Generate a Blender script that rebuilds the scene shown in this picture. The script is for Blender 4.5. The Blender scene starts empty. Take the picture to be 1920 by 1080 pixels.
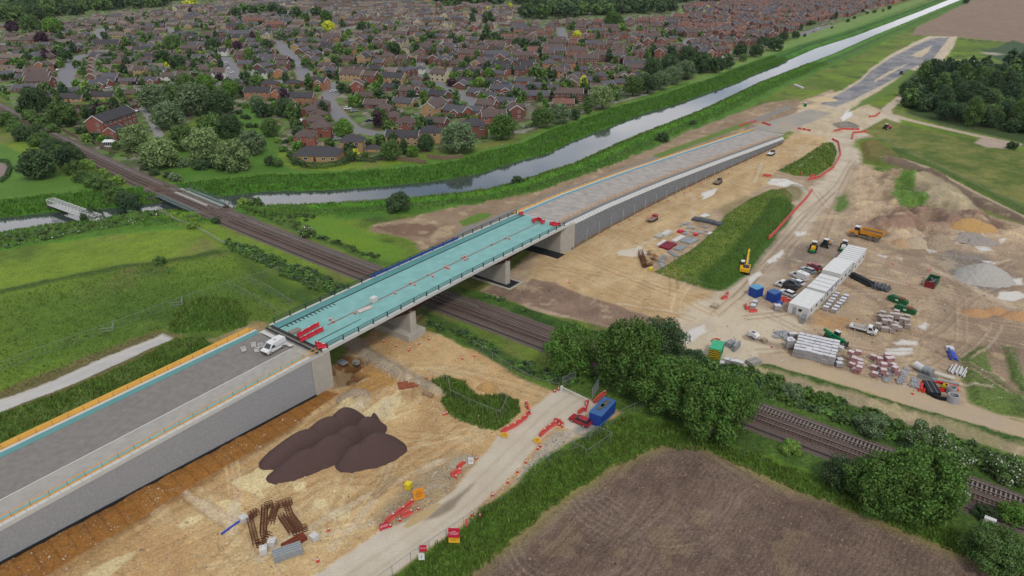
import bpy,bmesh,math,random
import numpy as np
from mathutils import Vector,Matrix
R=math.radians
random.seed(7);rng=np.random.default_rng(7)
SC=bpy.context.scene
COL=SC.collection
# ---------------------------------------------------------------- camera
CH,CF,CYH=82.0,1310.0,-95.0
CP=math.atan((540-CYH)/CF)
cam_d=bpy.data.cameras.new('camera');cam=bpy.data.objects.new('camera',cam_d);COL.objects.link(cam)
cam.location=(0,0,CH);cam.rotation_euler=(math.pi/2-CP,0,0)
cam_d.sensor_width=36;cam_d.lens=36*CF/1920;cam_d.clip_start=1;cam_d.clip_end=9000
SC.camera=cam
# ---------------------------------------------------------------- world and sun (bright overcast)
SUN_EL,SUN_AZ=R(50),R(162)
w=bpy.data.worlds.new("World");SC.world=w;w.use_nodes=True
nt=w.node_tree;nt.nodes.clear()
out=nt.nodes.new('ShaderNodeOutputWorld');bg=nt.nodes.new('ShaderNodeBackground')
sky=nt.nodes.new('ShaderNodeTexSky');sky.sky_type='NISHITA';sky.sun_disc=False
sky.sun_elevation=SUN_EL;sky.sun_rotation=SUN_AZ;sky.air_density=1.0;sky.dust_density=2.0
tc=nt.nodes.new('ShaderNodeTexCoord');mp=nt.nodes.new('ShaderNodeMapping');mp.inputs['Scale'].default_value=(1,1,3.2)
cn=nt.nodes.new('ShaderNodeTexNoise');cn.inputs['Scale'].default_value=2.6;cn.inputs['Detail'].default_value=6
cr=nt.nodes.new('ShaderNodeValToRGB');cr.color_ramp.elements[0].position=.36;cr.color_ramp.elements[1].position=.56
cl=nt.nodes.new('ShaderNodeTexNoise');cl.inputs['Scale'].default_value=5;cl.inputs['Detail'].default_value=5
clr=nt.nodes.new('ShaderNodeMapRange');clr.inputs[3].default_value=5.0;clr.inputs[4].default_value=13.0
cmb=nt.nodes.new('ShaderNodeCombineColor');mx=nt.nodes.new('ShaderNodeMix');mx.data_type='RGBA'
L=nt.links.new
L(tc.outputs['Generated'],mp.inputs[0]);L(mp.outputs[0],cn.inputs[0]);L(mp.outputs[0],cl.inputs[0])
L(cn.outputs[0],cr.inputs[0]);L(cl.outputs[0],clr.inputs[0])
bl=nt.nodes.new('ShaderNodeMath');bl.operation='MULTIPLY';bl.inputs[1].default_value=1.05
L(clr.outputs[0],bl.inputs[0]);L(clr.outputs[0],cmb.inputs[0]);L(clr.outputs[0],cmb.inputs[1]);L(bl.outputs[0],cmb.inputs[2])
L(cr.outputs[0],mx.inputs[0]);L(sky.outputs[0],mx.inputs[6]);L(cmb.outputs[0],mx.inputs[7])
L(mx.outputs[2],bg.inputs[0]);bg.inputs[1].default_value=0.098
L(bg.outputs[0],out.inputs[0])
sd=bpy.data.lights.new('sun','SUN');sd.energy=1.5;sd.angle=R(10.0);sd.color=(1,.97,.92)
sun=bpy.data.objects.new('sun',sd);COL.objects.link(sun)
sun.rotation_euler=Vector((math.sin(SUN_AZ)*math.cos(SUN_EL),math.cos(SUN_AZ)*math.cos(SUN_EL),math.sin(SUN_EL))).to_track_quat('Z','Y').to_euler()
SC.view_settings.view_transform='Standard';SC.view_settings.look='None'
SC.view_settings.gamma=1;SC.view_settings.use_curve_mapping=False
SC.view_settings.exposure=EXPO=0.34
try:
    SC.cycles.max_bounces=6;SC.cycles.diffuse_bounces=3;SC.cycles.transparent_max_bounces=6
    SC.cycles.caustics_reflective=False;SC.cycles.caustics_refractive=False
except Exception: pass

# ---------------------------------------------------------------- helpers
def G(x,y,z=0.0):
    """ground point (at height z) that the photograph shows at pixel x, y"""
    u=(x-960)/CF;v=(540-y)/CF
    dy=math.cos(CP)+v*math.sin(CP);dz=-math.sin(CP)+v*math.cos(CP)
    t=(z-CH)/dz
    return (u*t,dy*t)
def PX(X,Y,Z=0.0):
    zc=Y*math.cos(CP)+(CH-Z)*math.sin(CP);yc=Y*math.sin(CP)-(CH-Z)*math.cos(CP)
    return (960+CF*X/zc,540-CF*yc/zc)
def ang(a,b,z=0):
    A=G(*a,z);B=G(*b,z);return math.atan2(B[1]-A[1],B[0]-A[0])
def lin(c):
    c=c/255.0;return c/12.92 if c <= .04045 else ((c+.055)/1.055)**2.4
AK=0.62
def C(r,g,b,k=1.0): return (lin(r)*AK*k,lin(g)*AK*k,lin(b)*AK*k)
MATS={}
def mat(name,rgb,rough=.8,var=.18,scale=3.0,bump=0.0,metal=0.0,k=1.0,objvar=0.0,coord='Object',transl=0.0,spec=.3):
    if name in MATS: return MATS[name]
    m=bpy.data.materials.new(name);m.use_nodes=True;t=m.node_tree;n=t.nodes;b=n['Principled BSDF'];l=t.links.new
    c=C(*rgb,k)
    b.inputs['Roughness'].default_value=rough;b.inputs['Metallic'].default_value=metal
    b.inputs['Specular IOR Level'].default_value=spec
    co=n.new('ShaderNodeTexCoord');no=n.new('ShaderNodeTexNoise');no.inputs['Scale'].default_value=scale;no.inputs['Detail'].default_value=4
    l(co.outputs[coord],no.inputs[0])
    mr=n.new('ShaderNodeMapRange');mr.inputs[1].default_value=.3;mr.inputs[2].default_value=.7;mr.inputs[3].default_value=1-var;mr.inputs[4].default_value=1+var
    l(no.outputs[0],mr.inputs[0])
    val=mr.outputs[0]
    if objvar:
        oi=n.new('ShaderNodeObjectInfo');m2=n.new('ShaderNodeMapRange');m2.inputs[3].default_value=1-objvar;m2.inputs[4].default_value=1+objvar
        l(oi.outputs['Random'],m2.inputs[0]);mm=n.new('ShaderNodeMath');mm.operation='MULTIPLY';l(val,mm.inputs[0]);l(m2.outputs[0],mm.inputs[1]);val=mm.outputs[0]
    vm=n.new('ShaderNodeVectorMath');vm.operation='SCALE';vm.inputs[0].default_value=c;l(val,vm.inputs['Scale'])
    l(vm.outputs[0],b.inputs['Base Color'])
    if bump:
        bp=n.new('ShaderNodeBump');bp.inputs['Strength'].default_value=bump;bp.inputs['Distance'].default_value=.1
        l(no.outputs[0],bp.inputs['Height']);l(bp.outputs[0],b.inputs['Normal'])
    if transl:
        tr=n.new('ShaderNodeBsdfTranslucent');l(vm.outputs[0],tr.inputs[0]);ms=n.new('ShaderNodeMixShader');ms.inputs[0].default_value=transl
        l(b.outputs[0],ms.inputs[1]);l(tr.outputs[0],ms.inputs[2]);l(ms.outputs[0],n['Material Output'].inputs[0])
    MATS[name]=m;return m
def tag(o,label=None,cat=None,group=None,kind=None):
    if label:
        w_=label.split()
        for drop in ('the','a','one'):
            while len(w_) > 16 and drop in w_: w_.remove(drop)
        if len(w_) > 16: w_=' '.join(w_).replace(' tiled roof',' roof').replace('two-storey ','').replace('very ','').replace('front-gabled','gabled').split()
        label=' '.join(w_[:16])
    if label: o['label']=label
    if cat: o['category']=cat
    if group: o['group']=group
    if kind: o['kind']=kind
    return o
def thing(name,label,cat,loc=(0,0,0),rz=0.0,group=None):
    o=bpy.data.objects.new(name,None);COL.objects.link(o);o.empty_display_size=.5
    o.location=loc;o.rotation_euler=(0,0,rz);return tag(o,label,cat,group)
KIDS={}
def link(name,me,parent=None):
    o=bpy.data.objects.new(name,me);COL.objects.link(o)
    if parent is not None: o.parent=parent;KIDS.setdefault(parent.name,[]).append(o)
    return o
def dup(o,loc=None,rz=None,label=None,group=None,parent=None,scale=None):
    c=o.copy();COL.objects.link(c)
    if parent is not None: c.parent=parent;KIDS.setdefault(parent.name,[]).append(c)
    if loc is not None: c.location=loc
    if rz is not None: c.rotation_euler=(0,0,rz)
    if scale is not None: c.scale=scale
    if label: c['label']=label
    if group: c['group']=group
    for ch in KIDS.get(o.name,[]): dup(ch,parent=c)
    return c
class MB:
    """mesh collector"""
    def __init__(s): s.v=[];s.f=[];s.m=[];s.mi=0
    def add(s,vs,fs,T=None):
        n=len(s.v)
        if T is not None: vs=[tuple(T @ Vector(p)) for p in vs]
        s.v += [tuple(p) for p in vs];s.f += [tuple(i+n for i in f) for f in fs];s.m += [s.mi]*len(fs);return s
    def box(s,c,d,rz=0,rx=0,ry=0,taper=1.0):
        x,y,z=d[0]/2,d[1]/2,d[2]/2;t=taper
        vs=[(-x,-y,-z),(x,-y,-z),(x,y,-z),(-x,y,-z),(-x*t,-y*t,z),(x*t,-y*t,z),(x*t,y*t,z),(-x*t,y*t,z)]
        fs=[(0,3,2,1),(4,5,6,7),(0,1,5,4),(1,2,6,5),(2,3,7,6),(3,0,4,7)]
        T=Matrix.Translation(c) @ Matrix.Rotation(rz,4,'Z') @ Matrix.Rotation(ry,4,'Y') @ Matrix.Rotation(rx,4,'X')
        return s.add(vs,fs,T)
    def beam(s,a,b,w,h=None):
        a=Vector(a);b=Vector(b);d=b-a;L_=d.length
        if L_ < 1e-6: return s
        h=h or w;q=d.to_track_quat('X','Z').to_matrix().to_4x4()
        x,y,z=L_/2,w/2,h/2
        vs=[(-x,-y,-z),(x,-y,-z),(x,y,-z),(-x,y,-z),(-x,-y,z),(x,-y,z),(x,y,z),(-x,y,z)]
        fs=[(0,3,2,1),(4,5,6,7),(0,1,5,4),(1,2,6,5),(2,3,7,6),(3,0,4,7)]
        return s.add(vs,fs,Matrix.Translation((a+b)/2) @ q)
    def tube(s,a,b,r,r2=None,n=8,cap=True):
        a=Vector(a);b=Vector(b);d=b-a;r2=r if r2 is None else r2
        q=d.to_track_quat('Z','Y').to_matrix().to_4x4();L_=d.length;vs=[]
        for k in range(n):
            t=2*math.pi*k/n;vs.append((r*math.cos(t),r*math.sin(t),0))
        for k in range(n):
            t=2*math.pi*k/n;vs.append((r2*math.cos(t),r2*math.sin(t),L_))
        fs=[(k,(k+1) % n,n+(k+1) % n,n+k) for k in range(n)]
        if cap: fs += [tuple(range(n-1,-1,-1)),tuple(range(n,2*n))]
        return s.add(vs,fs,Matrix.Translation(a) @ q)
    def prism(s,pts,z0,z1):
        n=len(pts);vs=[(p[0],p[1],z0) for p in pts]+[(p[0],p[1],z1) for p in pts]
        fs=[(k,(k+1) % n,n+(k+1) % n,n+k) for k in range(n)]+[tuple(range(n-1,-1,-1)),tuple(range(n,2*n))]
        return s.add(vs,fs)
    def side(s,prof,x0,x1,T=None):
        """a profile in (y,z) extruded along x"""
        n=len(prof);vs=[(x0,p[0],p[1]) for p in prof]+[(x1,p[0],p[1]) for p in prof]
        fs=[(k,(k+1) % n,n+(k+1) % n,n+k) for k in range(n)]+[tuple(range(n-1,-1,-1)),tuple(range(n,2*n))]
        return s.add(vs,fs,T)
    def mesh(s,name,mats,smooth=False):
        me=bpy.data.meshes.new(name);me.from_pydata(s.v,[],s.f)
        for m in (mats if isinstance(mats,(list,tuple)) else [mats]): me.materials.append(m)
        me.polygons.foreach_set('material_index',s.m)
        bm_=bmesh.new();bm_.from_mesh(me);bmesh.ops.recalc_face_normals(bm_,faces=bm_.faces);bm_.to_mesh(me);bm_.free()
        if smooth: me.polygons.foreach_set('use_smooth',[True]*len(me.polygons))
        me.update();return me
    def build(s,name,mats,parent=None,smooth=False): return link(name,s.mesh(name,mats,smooth),parent)
def npmesh(name,V,F,mats,smooth=False,mi=None):
    """V (n,3), F (m,k) arrays"""
    me=bpy.data.meshes.new(name);V=np.asarray(V,np.float32);F=np.asarray(F,np.int32);k=F.shape[1]
    me.vertices.add(len(V));me.vertices.foreach_set('co',V.ravel())
    me.loops.add(F.size);me.loops.foreach_set('vertex_index',F.ravel())
    me.polygons.add(len(F));me.polygons.foreach_set('loop_start',np.arange(0,F.size,k,dtype=np.int32))
    for m in (mats if isinstance(mats,(list,tuple)) else [mats]): me.materials.append(m)
    if mi is not None: me.polygons.foreach_set('material_index',np.asarray(mi,np.int32))
    if smooth: me.polygons.foreach_set('use_smooth',np.ones(len(F),bool))
    me.update(calc_edges=True);return me
# value noise in world coordinates
_T=rng.random((256,256)).astype(np.float32)
def vnoise(x,y,s,o=0):
    x=x/s+o*17.3+500;y=y/s+o*9.1+500;xi=np.floor(x).astype(np.int64);yi=np.floor(y).astype(np.int64);fx=x-xi;fy=y-yi
    fx=fx*fx*(3-2*fx);fy=fy*fy*(3-2*fy);a=_T[xi & 255,yi & 255];b=_T[(xi+1) & 255,yi & 255];c=_T[xi & 255,(yi+1) & 255];d=_T[(xi+1) & 255,(yi+1) & 255]
    return (a*(1-fx)+b*fx)*(1-fy)+(c*(1-fx)+d*fx)*fy
def fbm(x,y,s,n=3,o=0):
    r=0;a=.5;t=0
    for k in range(n): r=r+a*vnoise(x,y,s/2**k,o+k);t += a;a *= .6
    return (r/t-.5)*2
# ================================================================ the ground: one terrain sheet, split by what covers it
NR,NC=900,1150
dep=np.concatenate([np.linspace(R(86),R(60),16)[:-1],np.linspace(R(60),R(50),20)[:-1],np.linspace(R(50),R(3.0),NR-60),np.linspace(R(3.0),R(1.1),42)[1:]])
GY=CH/np.tan(dep);NR=len(GY)
NI=NC;NE=26;to=1+np.linspace(.04,1,NE)**2*2.6
tt=np.concatenate([-to[::-1],np.linspace(-1,1,NI),to]);NC=len(tt)
def cidx(u): return np.clip(np.round((u+1)/2*(NI-1)).astype(int),0,NI-1)+NE
GX=tt[None,:]*(32+.80*GY[:,None]);GYY=np.repeat(GY[:,None],NC,1)
X=GX.ravel();Y=GYY.ravel();NV=X.size
n25=fbm(X,Y,40,3,1);n6=fbm(X,Y,9,3,5);n2=fbm(X,Y,2.6,3,9);n1=fbm(X,Y,.9,2,13)
edge=n6*.7+n2*.5
col=np.zeros((NV,3),np.float32);hgt=np.zeros(NV,np.float32);wet=np.zeros(NV,np.float32);cls=np.zeros(NV,np.int8)
CLS=['grass_field','soil','haul_road','ploughed_field','road','puddle','railway_ballast','grass_bank','gardens','path','lawn']
def sdist(poly,px,py):
    """signed distance to polygon, positive inside"""
    P=np.array(poly,np.float64);d=np.full(px.shape,1e18);ins=np.zeros(px.shape,bool)
    for i in range(len(P)):
        a=P[i];b=P[(i+1) % len(P)];e=b-a;l2=max(e@e,1e-9)
        t=np.clip(((px-a[0])*e[0]+(py-a[1])*e[1])/l2,0,1)
        d=np.minimum(d,(px-a[0]-t*e[0])**2+(py-a[1]-t*e[1])**2)
        c=(a[1] > py) != (b[1] > py)
        if e[1] != 0: ins ^= c & (px < a[0]+(py-a[1])*e[0]/e[1])
    d=np.sqrt(d);return np.where(ins,d,-d)
def ldist(line,px,py):
    P=np.array(line,np.float64);d=np.full(px.shape,1e18)
    for i in range(len(P)-1):
        a=P[i];e=P[i+1]-a;l2=max(e@e,1e-9);t=np.clip(((px-a[0])*e[0]+(py-a[1])*e[1])/l2,0,1)
        d=np.minimum(d,(px-a[0]-t*e[0])**2+(py-a[1]-t*e[1])**2)
    return np.sqrt(d)
def sub(pts,m):
    P=np.array(pts);a=P.min(0)-m;b=P.max(0)+m
    return np.nonzero((X > a[0]) & (X < b[0]) & (Y > a[1]) & (Y < b[1]))[0]
def paint(idx,s,c,f,var,alpha=1.0,k=None,c2=None,wt=None):
    w_=np.clip(s/f+.5,0,1)*alpha;c=np.array(C(*c),np.float32)[None,:]*np.ones((len(idx),1),np.float32)
    if c2 is not None:
        m=np.clip(n6[idx]*1.3+n2[idx]*.5+.5,0,1)[:,None];c=c*(1-m)+np.array(C(*c2),np.float32)[None,:]*m
    c=c*(1+var*(n2[idx]*.7+n6[idx]*.5+n1[idx]*.5))[:,None]
    col[idx]=col[idx]*(1-w_[:,None])+c*w_[:,None]
    if wt is not None: wet[idx]=wet[idx]*(1-w_)+wt*w_
    elif alpha >= 1: wet[idx] *= (1-w_)
    if k is not None: cls[idx[w_ > .5]]=CLS.index(k)
def zone(px,c,k=None,f=.6,n=.8,var=.1,alpha=1.0,c2=None,h=None,z=0.0,slope=.5,wt=None,hn=0.0,world=False):
    P=px if world else [G(a,b,z) for a,b in px]
    idx=sub(P,12);
    if not len(idx): return
    s0=sdist(P,X[idx],Y[idx]);s=s0+edge[idx]*n
    if c is not None: paint(idx,s,c,f,var,alpha,k,c2,wt)
    if h is not None:
        q=np.clip(s0*slope/max(abs(h),.01),0,1);q=q*q*(3-2*q);hgt[idx] += q*(h*(1+.12*n6[idx])+hn*(n6[idx]+n2[idx]*.6))
def strip(px,wd,c,k=None,f=.5,n=.4,var=.1,alpha=1.0,c2=None,h=None,z=0.0,wt=None,world=False):
    P=px if world else [G(a,b,z) for a,b in px]
    idx=sub(P,wd+8)
    if not len(idx): return
    s0=wd/2-ldist(P,X[idx],Y[idx]);s=s0+edge[idx]*n
    if c is not None: paint(idx,s,c,f,var,alpha,k,c2,wt)
    if h is not None:
        q=np.clip(s0/(wd/2),0,1);q=q*q*(3-2*q);hgt[idx] += q*h*(1+.25*n2[idx])
def offs(P,o):
    P=[Vector(p) for p in P];r=[]
    for i in range(len(P)):
        d=(P[min(i+1,len(P)-1)]-P[max(i-1,0)]).normalized();r.append((P[i].x+d.y*o,P[i].y-d.x*o))
    return r
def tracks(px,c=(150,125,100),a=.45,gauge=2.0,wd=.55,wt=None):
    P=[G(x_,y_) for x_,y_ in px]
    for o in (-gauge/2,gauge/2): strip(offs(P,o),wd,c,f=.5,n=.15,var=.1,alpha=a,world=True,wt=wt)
# base: meadow grass everywhere
m=np.clip(n25*1.1+n6*.6+.5,0,1)[:,None]
col[:]=np.array(C(94,116,44))*(1-m)+np.array(C(120,144,48))*m
dk=np.clip((fbm(X,Y,14,3,21)-.12)*2.2,0,.8)[:,None]
col[:]=col*(1-dk)+np.array(C(66,92,38))*dk
bn=np.clip((fbm(X*1.0,Y*.6,22,4,31)-.15)*2.0,0,.55)[:,None]
col[:]=col*(1-bn)+np.array(C(128,122,74))*bn
col *= (1+.2*n2+.16*n1)[:,None]
# ---- canal geometry
NB=[(1779,0),(1729,20),(1640,54),(1600,69),(1530,91),(1480,113),(1413,140),(1387,153),(1347,167),(1280,192),(1207,213),(1140,240),(1080,263),(1033,287),(970,303),(907,325),(840,337),(800,342),(740,348),(673,353),(600,358),(493,360),(440,366),(380,372),(300,380),(210,391),(137,396),(90,400),(0,410),(-90,420)]
SB=[(1797,0),(1760,15),(1692,43),(1640,64),(1563,98),(1513,117),(1447,143),(1423,152),(1383,171),(1330,196),(1280,217),(1200,247),(1140,273),(1073,303),(987,330),(957,340),(913,350),(867,357),(800,364),(720,370),(640,376),(560,379),(490,381),(400,388),(300,394),(210,402),(147,412),(106,416),(62,422),(0,432),(-90,446)]
WZ=-1.3
NBw=[G(a,b,WZ) for a,b in NB];SBw=[G(a,b,-.35) for a,b in SB]
def ext(P,d=900):
    a=Vector(P[0]);e=(a-Vector(P[1])).normalized();return [tuple(a+e*d)]+P
NBw=ext(NBw);SBw=ext(SBw)
# ---- town, park and gardens (north side)
TOWN=[(-300,100),(0,180),(100,250),(200,300),(280,330),(340,325),(300,290),(310,250),(380,215),(470,230),(540,290),(560,305),(640,305),(720,300),(860,275),(940,262),(1020,240),(1100,212),(1200,180),(1290,150),(1400,108),(1500,62),(1600,32),(1700,0),(1760,-30),(1700,-60),(-300,-60)]
zone(TOWN,(86,100,62),'gardens',c2=(104,122,66),var=.25,f=2,n=2)
TOWNw=[G(a,b) for a,b in TOWN]
it=sub(TOWNw,5);st=sdist(TOWNw,X[it],Y[it]) > 0;it=it[st]
for sc_,th,cc,o_ in ((7,.25,(126,118,108),41),(5,.3,(60,84,46),43),(4,.36,(150,144,132),45),(9,.3,(104,136,62),47),(3.5,.4,(96,78,62),49)):
    q=np.clip((vnoise(X[it],Y[it],sc_,o_)*2-1-th)*6,0,1)[:,None]*.85;col[it]=col[it]*(1-q)+np.array(C(*cc))*q
# parkland lawns
LAWN=(92,132,50)
zone([(310,322),(330,290),(400,250),(440,215),(470,195),(490,215),(500,250),(520,262),(520,300),(545,318),(640,322),(720,312),(800,300),(870,288),(960,268),(1030,248),(1110,217),(1210,180),(1290,152),(1300,160),(1220,196),(1120,232),(1040,262),(960,285),(880,305),(760,322),(640,335),(560,338),(470,345),(390,348),(340,338)],LAWN,'lawn',c2=(78,118,40),f=1.5,n=1.0,var=.08)
zone([(1290,152),(1400,112),(1460,88),(1500,66),(1570,44),(1640,22),(1720,-2),(1745,-2),(1640,36),(1560,66),(1480,96),(1400,124),(1320,158),(1300,160)],(128,152,84),'lawn',c2=(112,142,70),f=3,n=1.5,var=.05)
zone([(0,268),(60,300),(120,330),(190,352),(200,358),(120,368),(0,378),(-200,390),(-200,250)],(98,138,56),'lawn',c2=(88,126,48),f=2,n=1,var=.06)
zone([(0,305),(20,312),(12,325),(0,332),(-60,330),(-60,300)],(150,132,128),'path',f=.6,n=.3)
zone([(1280,8),(1292,18),(1285,26),(1270,22)],(122,150,86),'lawn',f=3,n=1)
zone([(300,112),(355,125),(350,150),(300,140)],(92,112,66),'lawn',f=2,n=1)
for P_ in ([(905,258),(990,243),(1050,225),(1120,200),(1210,178),(1265,152)],): strip(P_,2.2,(150,146,140),'path',f=.8,n=.2)
strip([(250,205),(262,200),(280,218),(292,240),(300,255)],4,(150,148,144),'road',f=.5,n=.2)
# ---- town roads
RD=[([(118,168),(122,145),(132,122),(142,108),(158,104)],9),([(118,168),(150,172),(210,166),(300,170)],7),([(180,78),(186,60),(192,54)],10),
      ([(20,88),(0,82)],9),([(20,88),(110,92)],6),([(300,162),(345,160),(372,158),(440,155)],8),([(446,155),(432,125),(420,108)],8),
      ([(446,157),(520,152),(565,150),(575,146)],6),([(576,148),(560,120),(540,100),(520,78),(500,76)],9),([(576,148),(620,158),(625,168),(610,190),(640,225),(655,240)],8),
      ([(655,240),(700,250),(760,252)],6),([(820,158),(845,170),(870,182),(890,196)],9),([(820,158),(800,145),(790,128),(780,122)],8),([(870,182),(905,186)],7),
      ([(1270,90),(1290,84),(1300,72)],12),([(1500,66),(1540,52),(1560,48)],7),([(540,26),(560,14)],10),([(700,96),(730,92),(760,100),(790,122)],6),
      ([(960,120),(1040,132),(1120,130)],6),([(880,62),(960,52),(1040,52)],7),([(400,60),(480,52),(560,58),(640,48)],7),([(100,48),(220,50),(300,46)],7),([(700,40),(800,34),(900,20)],7),([(1100,100),(1200,92),(1270,90)],6),([(1300,72),(1400,66),(1500,40)],7),([(1320,44),(1420,34),(1560,22)],7),([(640,96),(655,78),(680,68),(720,64)],7),([(850,128),(870,110),(905,104),(950,108)],7),([(905,186),(930,170),(960,166),(1000,150),(1050,150)],7),([(300,46),(330,62),(420,64)],7),([(320,90),(400,92),(440,98),(500,76)],7),([(1050,52),(1060,78),(1150,84),(1200,92)],7),([(0,122),(60,118),(100,108)],7),([(620,62),(700,40)],7),([(1180,112),(1210,120),(1270,112)],7)]
for P_,wd in RD:
    strip(P_,wd+3,(140,134,124),'path',f=.8,n=.3,var=.06);strip(P_,wd,(132,132,135),'road',f=.4,n=.1,var=.06)
# ---- far fields on the right
zone([(1708,66),(1745,66),(1800,70),(1920,82),(2600,130),(2600,-78),(1900,-78),(1815,0),(1800,8),(1760,32),(1720,50)],(152,131,112),'ploughed_field',c2=(142,120,102),f=2,n=1,var=.05)
strip([(1700,66),(1745,69),(1800,73),(1920,83),(2200,105)],5,(92,98,62),'grass_bank',f=2,n=1.5,h=.8)
zone([(1900,76),(1920,82),(2300,110),(2300,150),(1920,128),(1870,112),(1840,96),(1870,88)],(74,96,66),'grass_field',c2=(66,90,60),f=3,n=2,var=.08)
zone([(1838,97),(1870,99),(1885,102),(1868,104),(1845,101)],(168,160,140),'soil',f=3,n=2)
# ---- canal banks
def bank(P,side,bands):
    for d0,d1,c,c2,h in bands:
        Q=offs(P,side*(d0+d1)/2);strip(Q,d1-d0,c,'grass_bank',f=2.0,n=1.2,var=.16,c2=c2,world=True,h=h)
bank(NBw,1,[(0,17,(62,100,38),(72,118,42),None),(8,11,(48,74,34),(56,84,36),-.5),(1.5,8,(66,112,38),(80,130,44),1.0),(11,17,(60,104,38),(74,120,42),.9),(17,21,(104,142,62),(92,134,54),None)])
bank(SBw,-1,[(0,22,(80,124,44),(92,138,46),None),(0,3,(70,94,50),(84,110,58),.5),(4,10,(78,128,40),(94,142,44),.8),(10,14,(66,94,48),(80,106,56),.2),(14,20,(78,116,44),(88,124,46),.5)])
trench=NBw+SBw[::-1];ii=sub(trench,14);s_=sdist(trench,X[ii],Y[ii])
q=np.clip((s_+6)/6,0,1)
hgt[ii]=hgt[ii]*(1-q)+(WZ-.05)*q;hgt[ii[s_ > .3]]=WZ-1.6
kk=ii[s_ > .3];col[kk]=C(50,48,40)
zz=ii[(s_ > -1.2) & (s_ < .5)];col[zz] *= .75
# railway embankment corridor
RL=[(-120,148),(0,201),(50,226),(166.7,288.3),(290,345),(413.3,397.6),(643.3,487.2),(903.3,584.6),(980,611.4),(1200,692),(1483.3,794.8),(1843.3,925.3),(2100,1018)]
RZ=.55
RLw=[G(a,b,RZ) for a,b in RL]
def smooth_line(P,n=8):
    P=[Vector(p).to_2d() for p in P];r=[]
    for i in range(len(P)-1):
        p0,p1,p2,p3=P[max(i-1,0)],P[i],P[i+1],P[min(i+2,len(P)-1)]
        for k in range(n):
            t=k/n;r.append(tuple(.5*((2*p1)+(-p0+p2)*t+(2*p0-5*p1+4*p2-p3)*t*t+(-p0+3*p1-3*p2+p3)*t**3)))
    return r+[tuple(P[-1])]
# least squares straightening of the line keeps the rails from wobbling
_A=np.array(RLw);_t=np.linspace(0,1,len(_A));_d=np.r_[0,np.cumsum(np.hypot(*np.diff(_A,axis=0).T))];_d /= _d[-1]
_cx=np.polyfit(_d,_A[:,0],4);_cy=np.polyfit(_d,_A[:,1],4)
RAIL=[(float(np.polyval(_cx,t)),float(np.polyval(_cy,t))) for t in np.linspace(-.04,1.04,110)]
BA=R(53);BU=(math.cos(BA),math.sin(BA));BN=(BU[1],-BU[0])
# ---- site soils
SAND=(194,158,110);SAND2=(202,172,124);COMP=(168,146,122);PALE=(206,194,172)
zone([(-60,1110),(-60,1040),(0,1020),(150,940),(300,860),(450,780),(590,700),(625,690),(700,615),(790,590),(777,612),(817,625),(847,638),(867,653),(888,655),(920,673),(960,700),(1000,722),(1045,738),(1060,722),(1115,700),(1150,745),(1180,770),(1170,790),(1120,812),(1050,848),(960,915),(880,985),(800,1030),(720,1090),(560,1200),(300,1500),(-500,1500),(-500,1320)],SAND,'soil',c2=SAND2,f=1,n=1,var=.09)
zone([(880,560),(930,530),(1000,470),(1068,462),(1200,390),(1300,340),(1400,296),(1480,258),(1500,240),(1440,226),(1470,208),(1500,190),(1560,168),(1600,200),(1650,215),(1665,235),(1650,255),(1600,262),(1600,300),(1640,330),(1700,322),(1760,345),(1840,400),(1930,425),(2100,460),(2100,830),(1920,790),(1800,760),(1640,712),(1430,668),(1400,690),(1340,690),(1270,665),(1265,640),(1180,615),(1080,600),(1000,585),(960,560)],COMP,'soil',c2=(184,162,134),f=1.2,n=1.2,var=.12)
zone([(990,520),(1010,478),(1068,462),(1200,390),(1300,340),(1400,296),(1480,258),(1500,235),(1560,245),(1570,262),(1540,275),(1460,318),(1440,345),(1330,400),(1240,480),(1220,510),(1300,545),(1360,540),(1340,590),(1270,610),(1150,575),(1060,545)],(192,162,118),'soil',c2=(200,174,132),f=3,n=2.5,var=.1)
# brown strip between rail scrub and sand
zone([(905,548),(940,532),(985,538),(1000,524),(1040,530),(1080,548),(1150,570),(1200,588),(1270,615),(1262,650),(1180,625),(1110,605),(1060,590),(1000,575),(950,562)],(136,113,96),'soil',c2=(148,124,106),f=.8,n=1.2,var=.16)
# dirt north of the ramps and round the far roundabout
zone([(690,432),(700,420),(790,402),(880,385),(980,368),(1080,335),(1200,288),(1300,243),(1380,213),(1440,192),(1500,186),(1490,215),(1440,235),(1400,245),(1300,283),(1200,320),(1100,356),(1000,402),(930,420),(860,448),(790,470),(770,448)],(164,142,116),'soil',c2=(146,124,100),f=1.5,n=2,var=.12)
zone([(700,425),(800,412),(830,430),(800,445),(740,440)],(128,102,84),'soil',f=2,n=2,var=.12,alpha=.9)
zone([(860,415),(900,400),(925,402),(895,418),(868,426)],(100,130,52),'grass_field',f=1,n=1)
strip([(868,440),(880,428),(930,412),(1050,362),(1200,308),(1330,258),(1420,225),(1480,200)],4.5,(142,138,132),'haul_road',f=1.5,n=.8,var=.1)
strip([(1235,292),(1300,268),(1400,232)],5,(108,132,60),'grass_field',f=1.5,n=1)
zone([(1440,238),(1520,196),(1545,178),(1575,170),(1610,190),(1650,205),(1668,222),(1640,250),(1560,256),(1500,250)],(196,178,148),'soil',c2=(206,190,160),f=2,n=2,var=.08)
zone([(1400,243),(1440,228),(1520,205),(1560,212),(1500,238),(1470,250)],(178,168,150),'haul_road',f=1.5,n=.8,var=.06,c2=(160,156,148))
zone([(1560,232),(1590,228),(1612,236),(1606,243),(1575,243)],(118,112,100),'soil',f=1,n=1.5,var=.3,c2=(140,134,122),h=.8)
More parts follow.
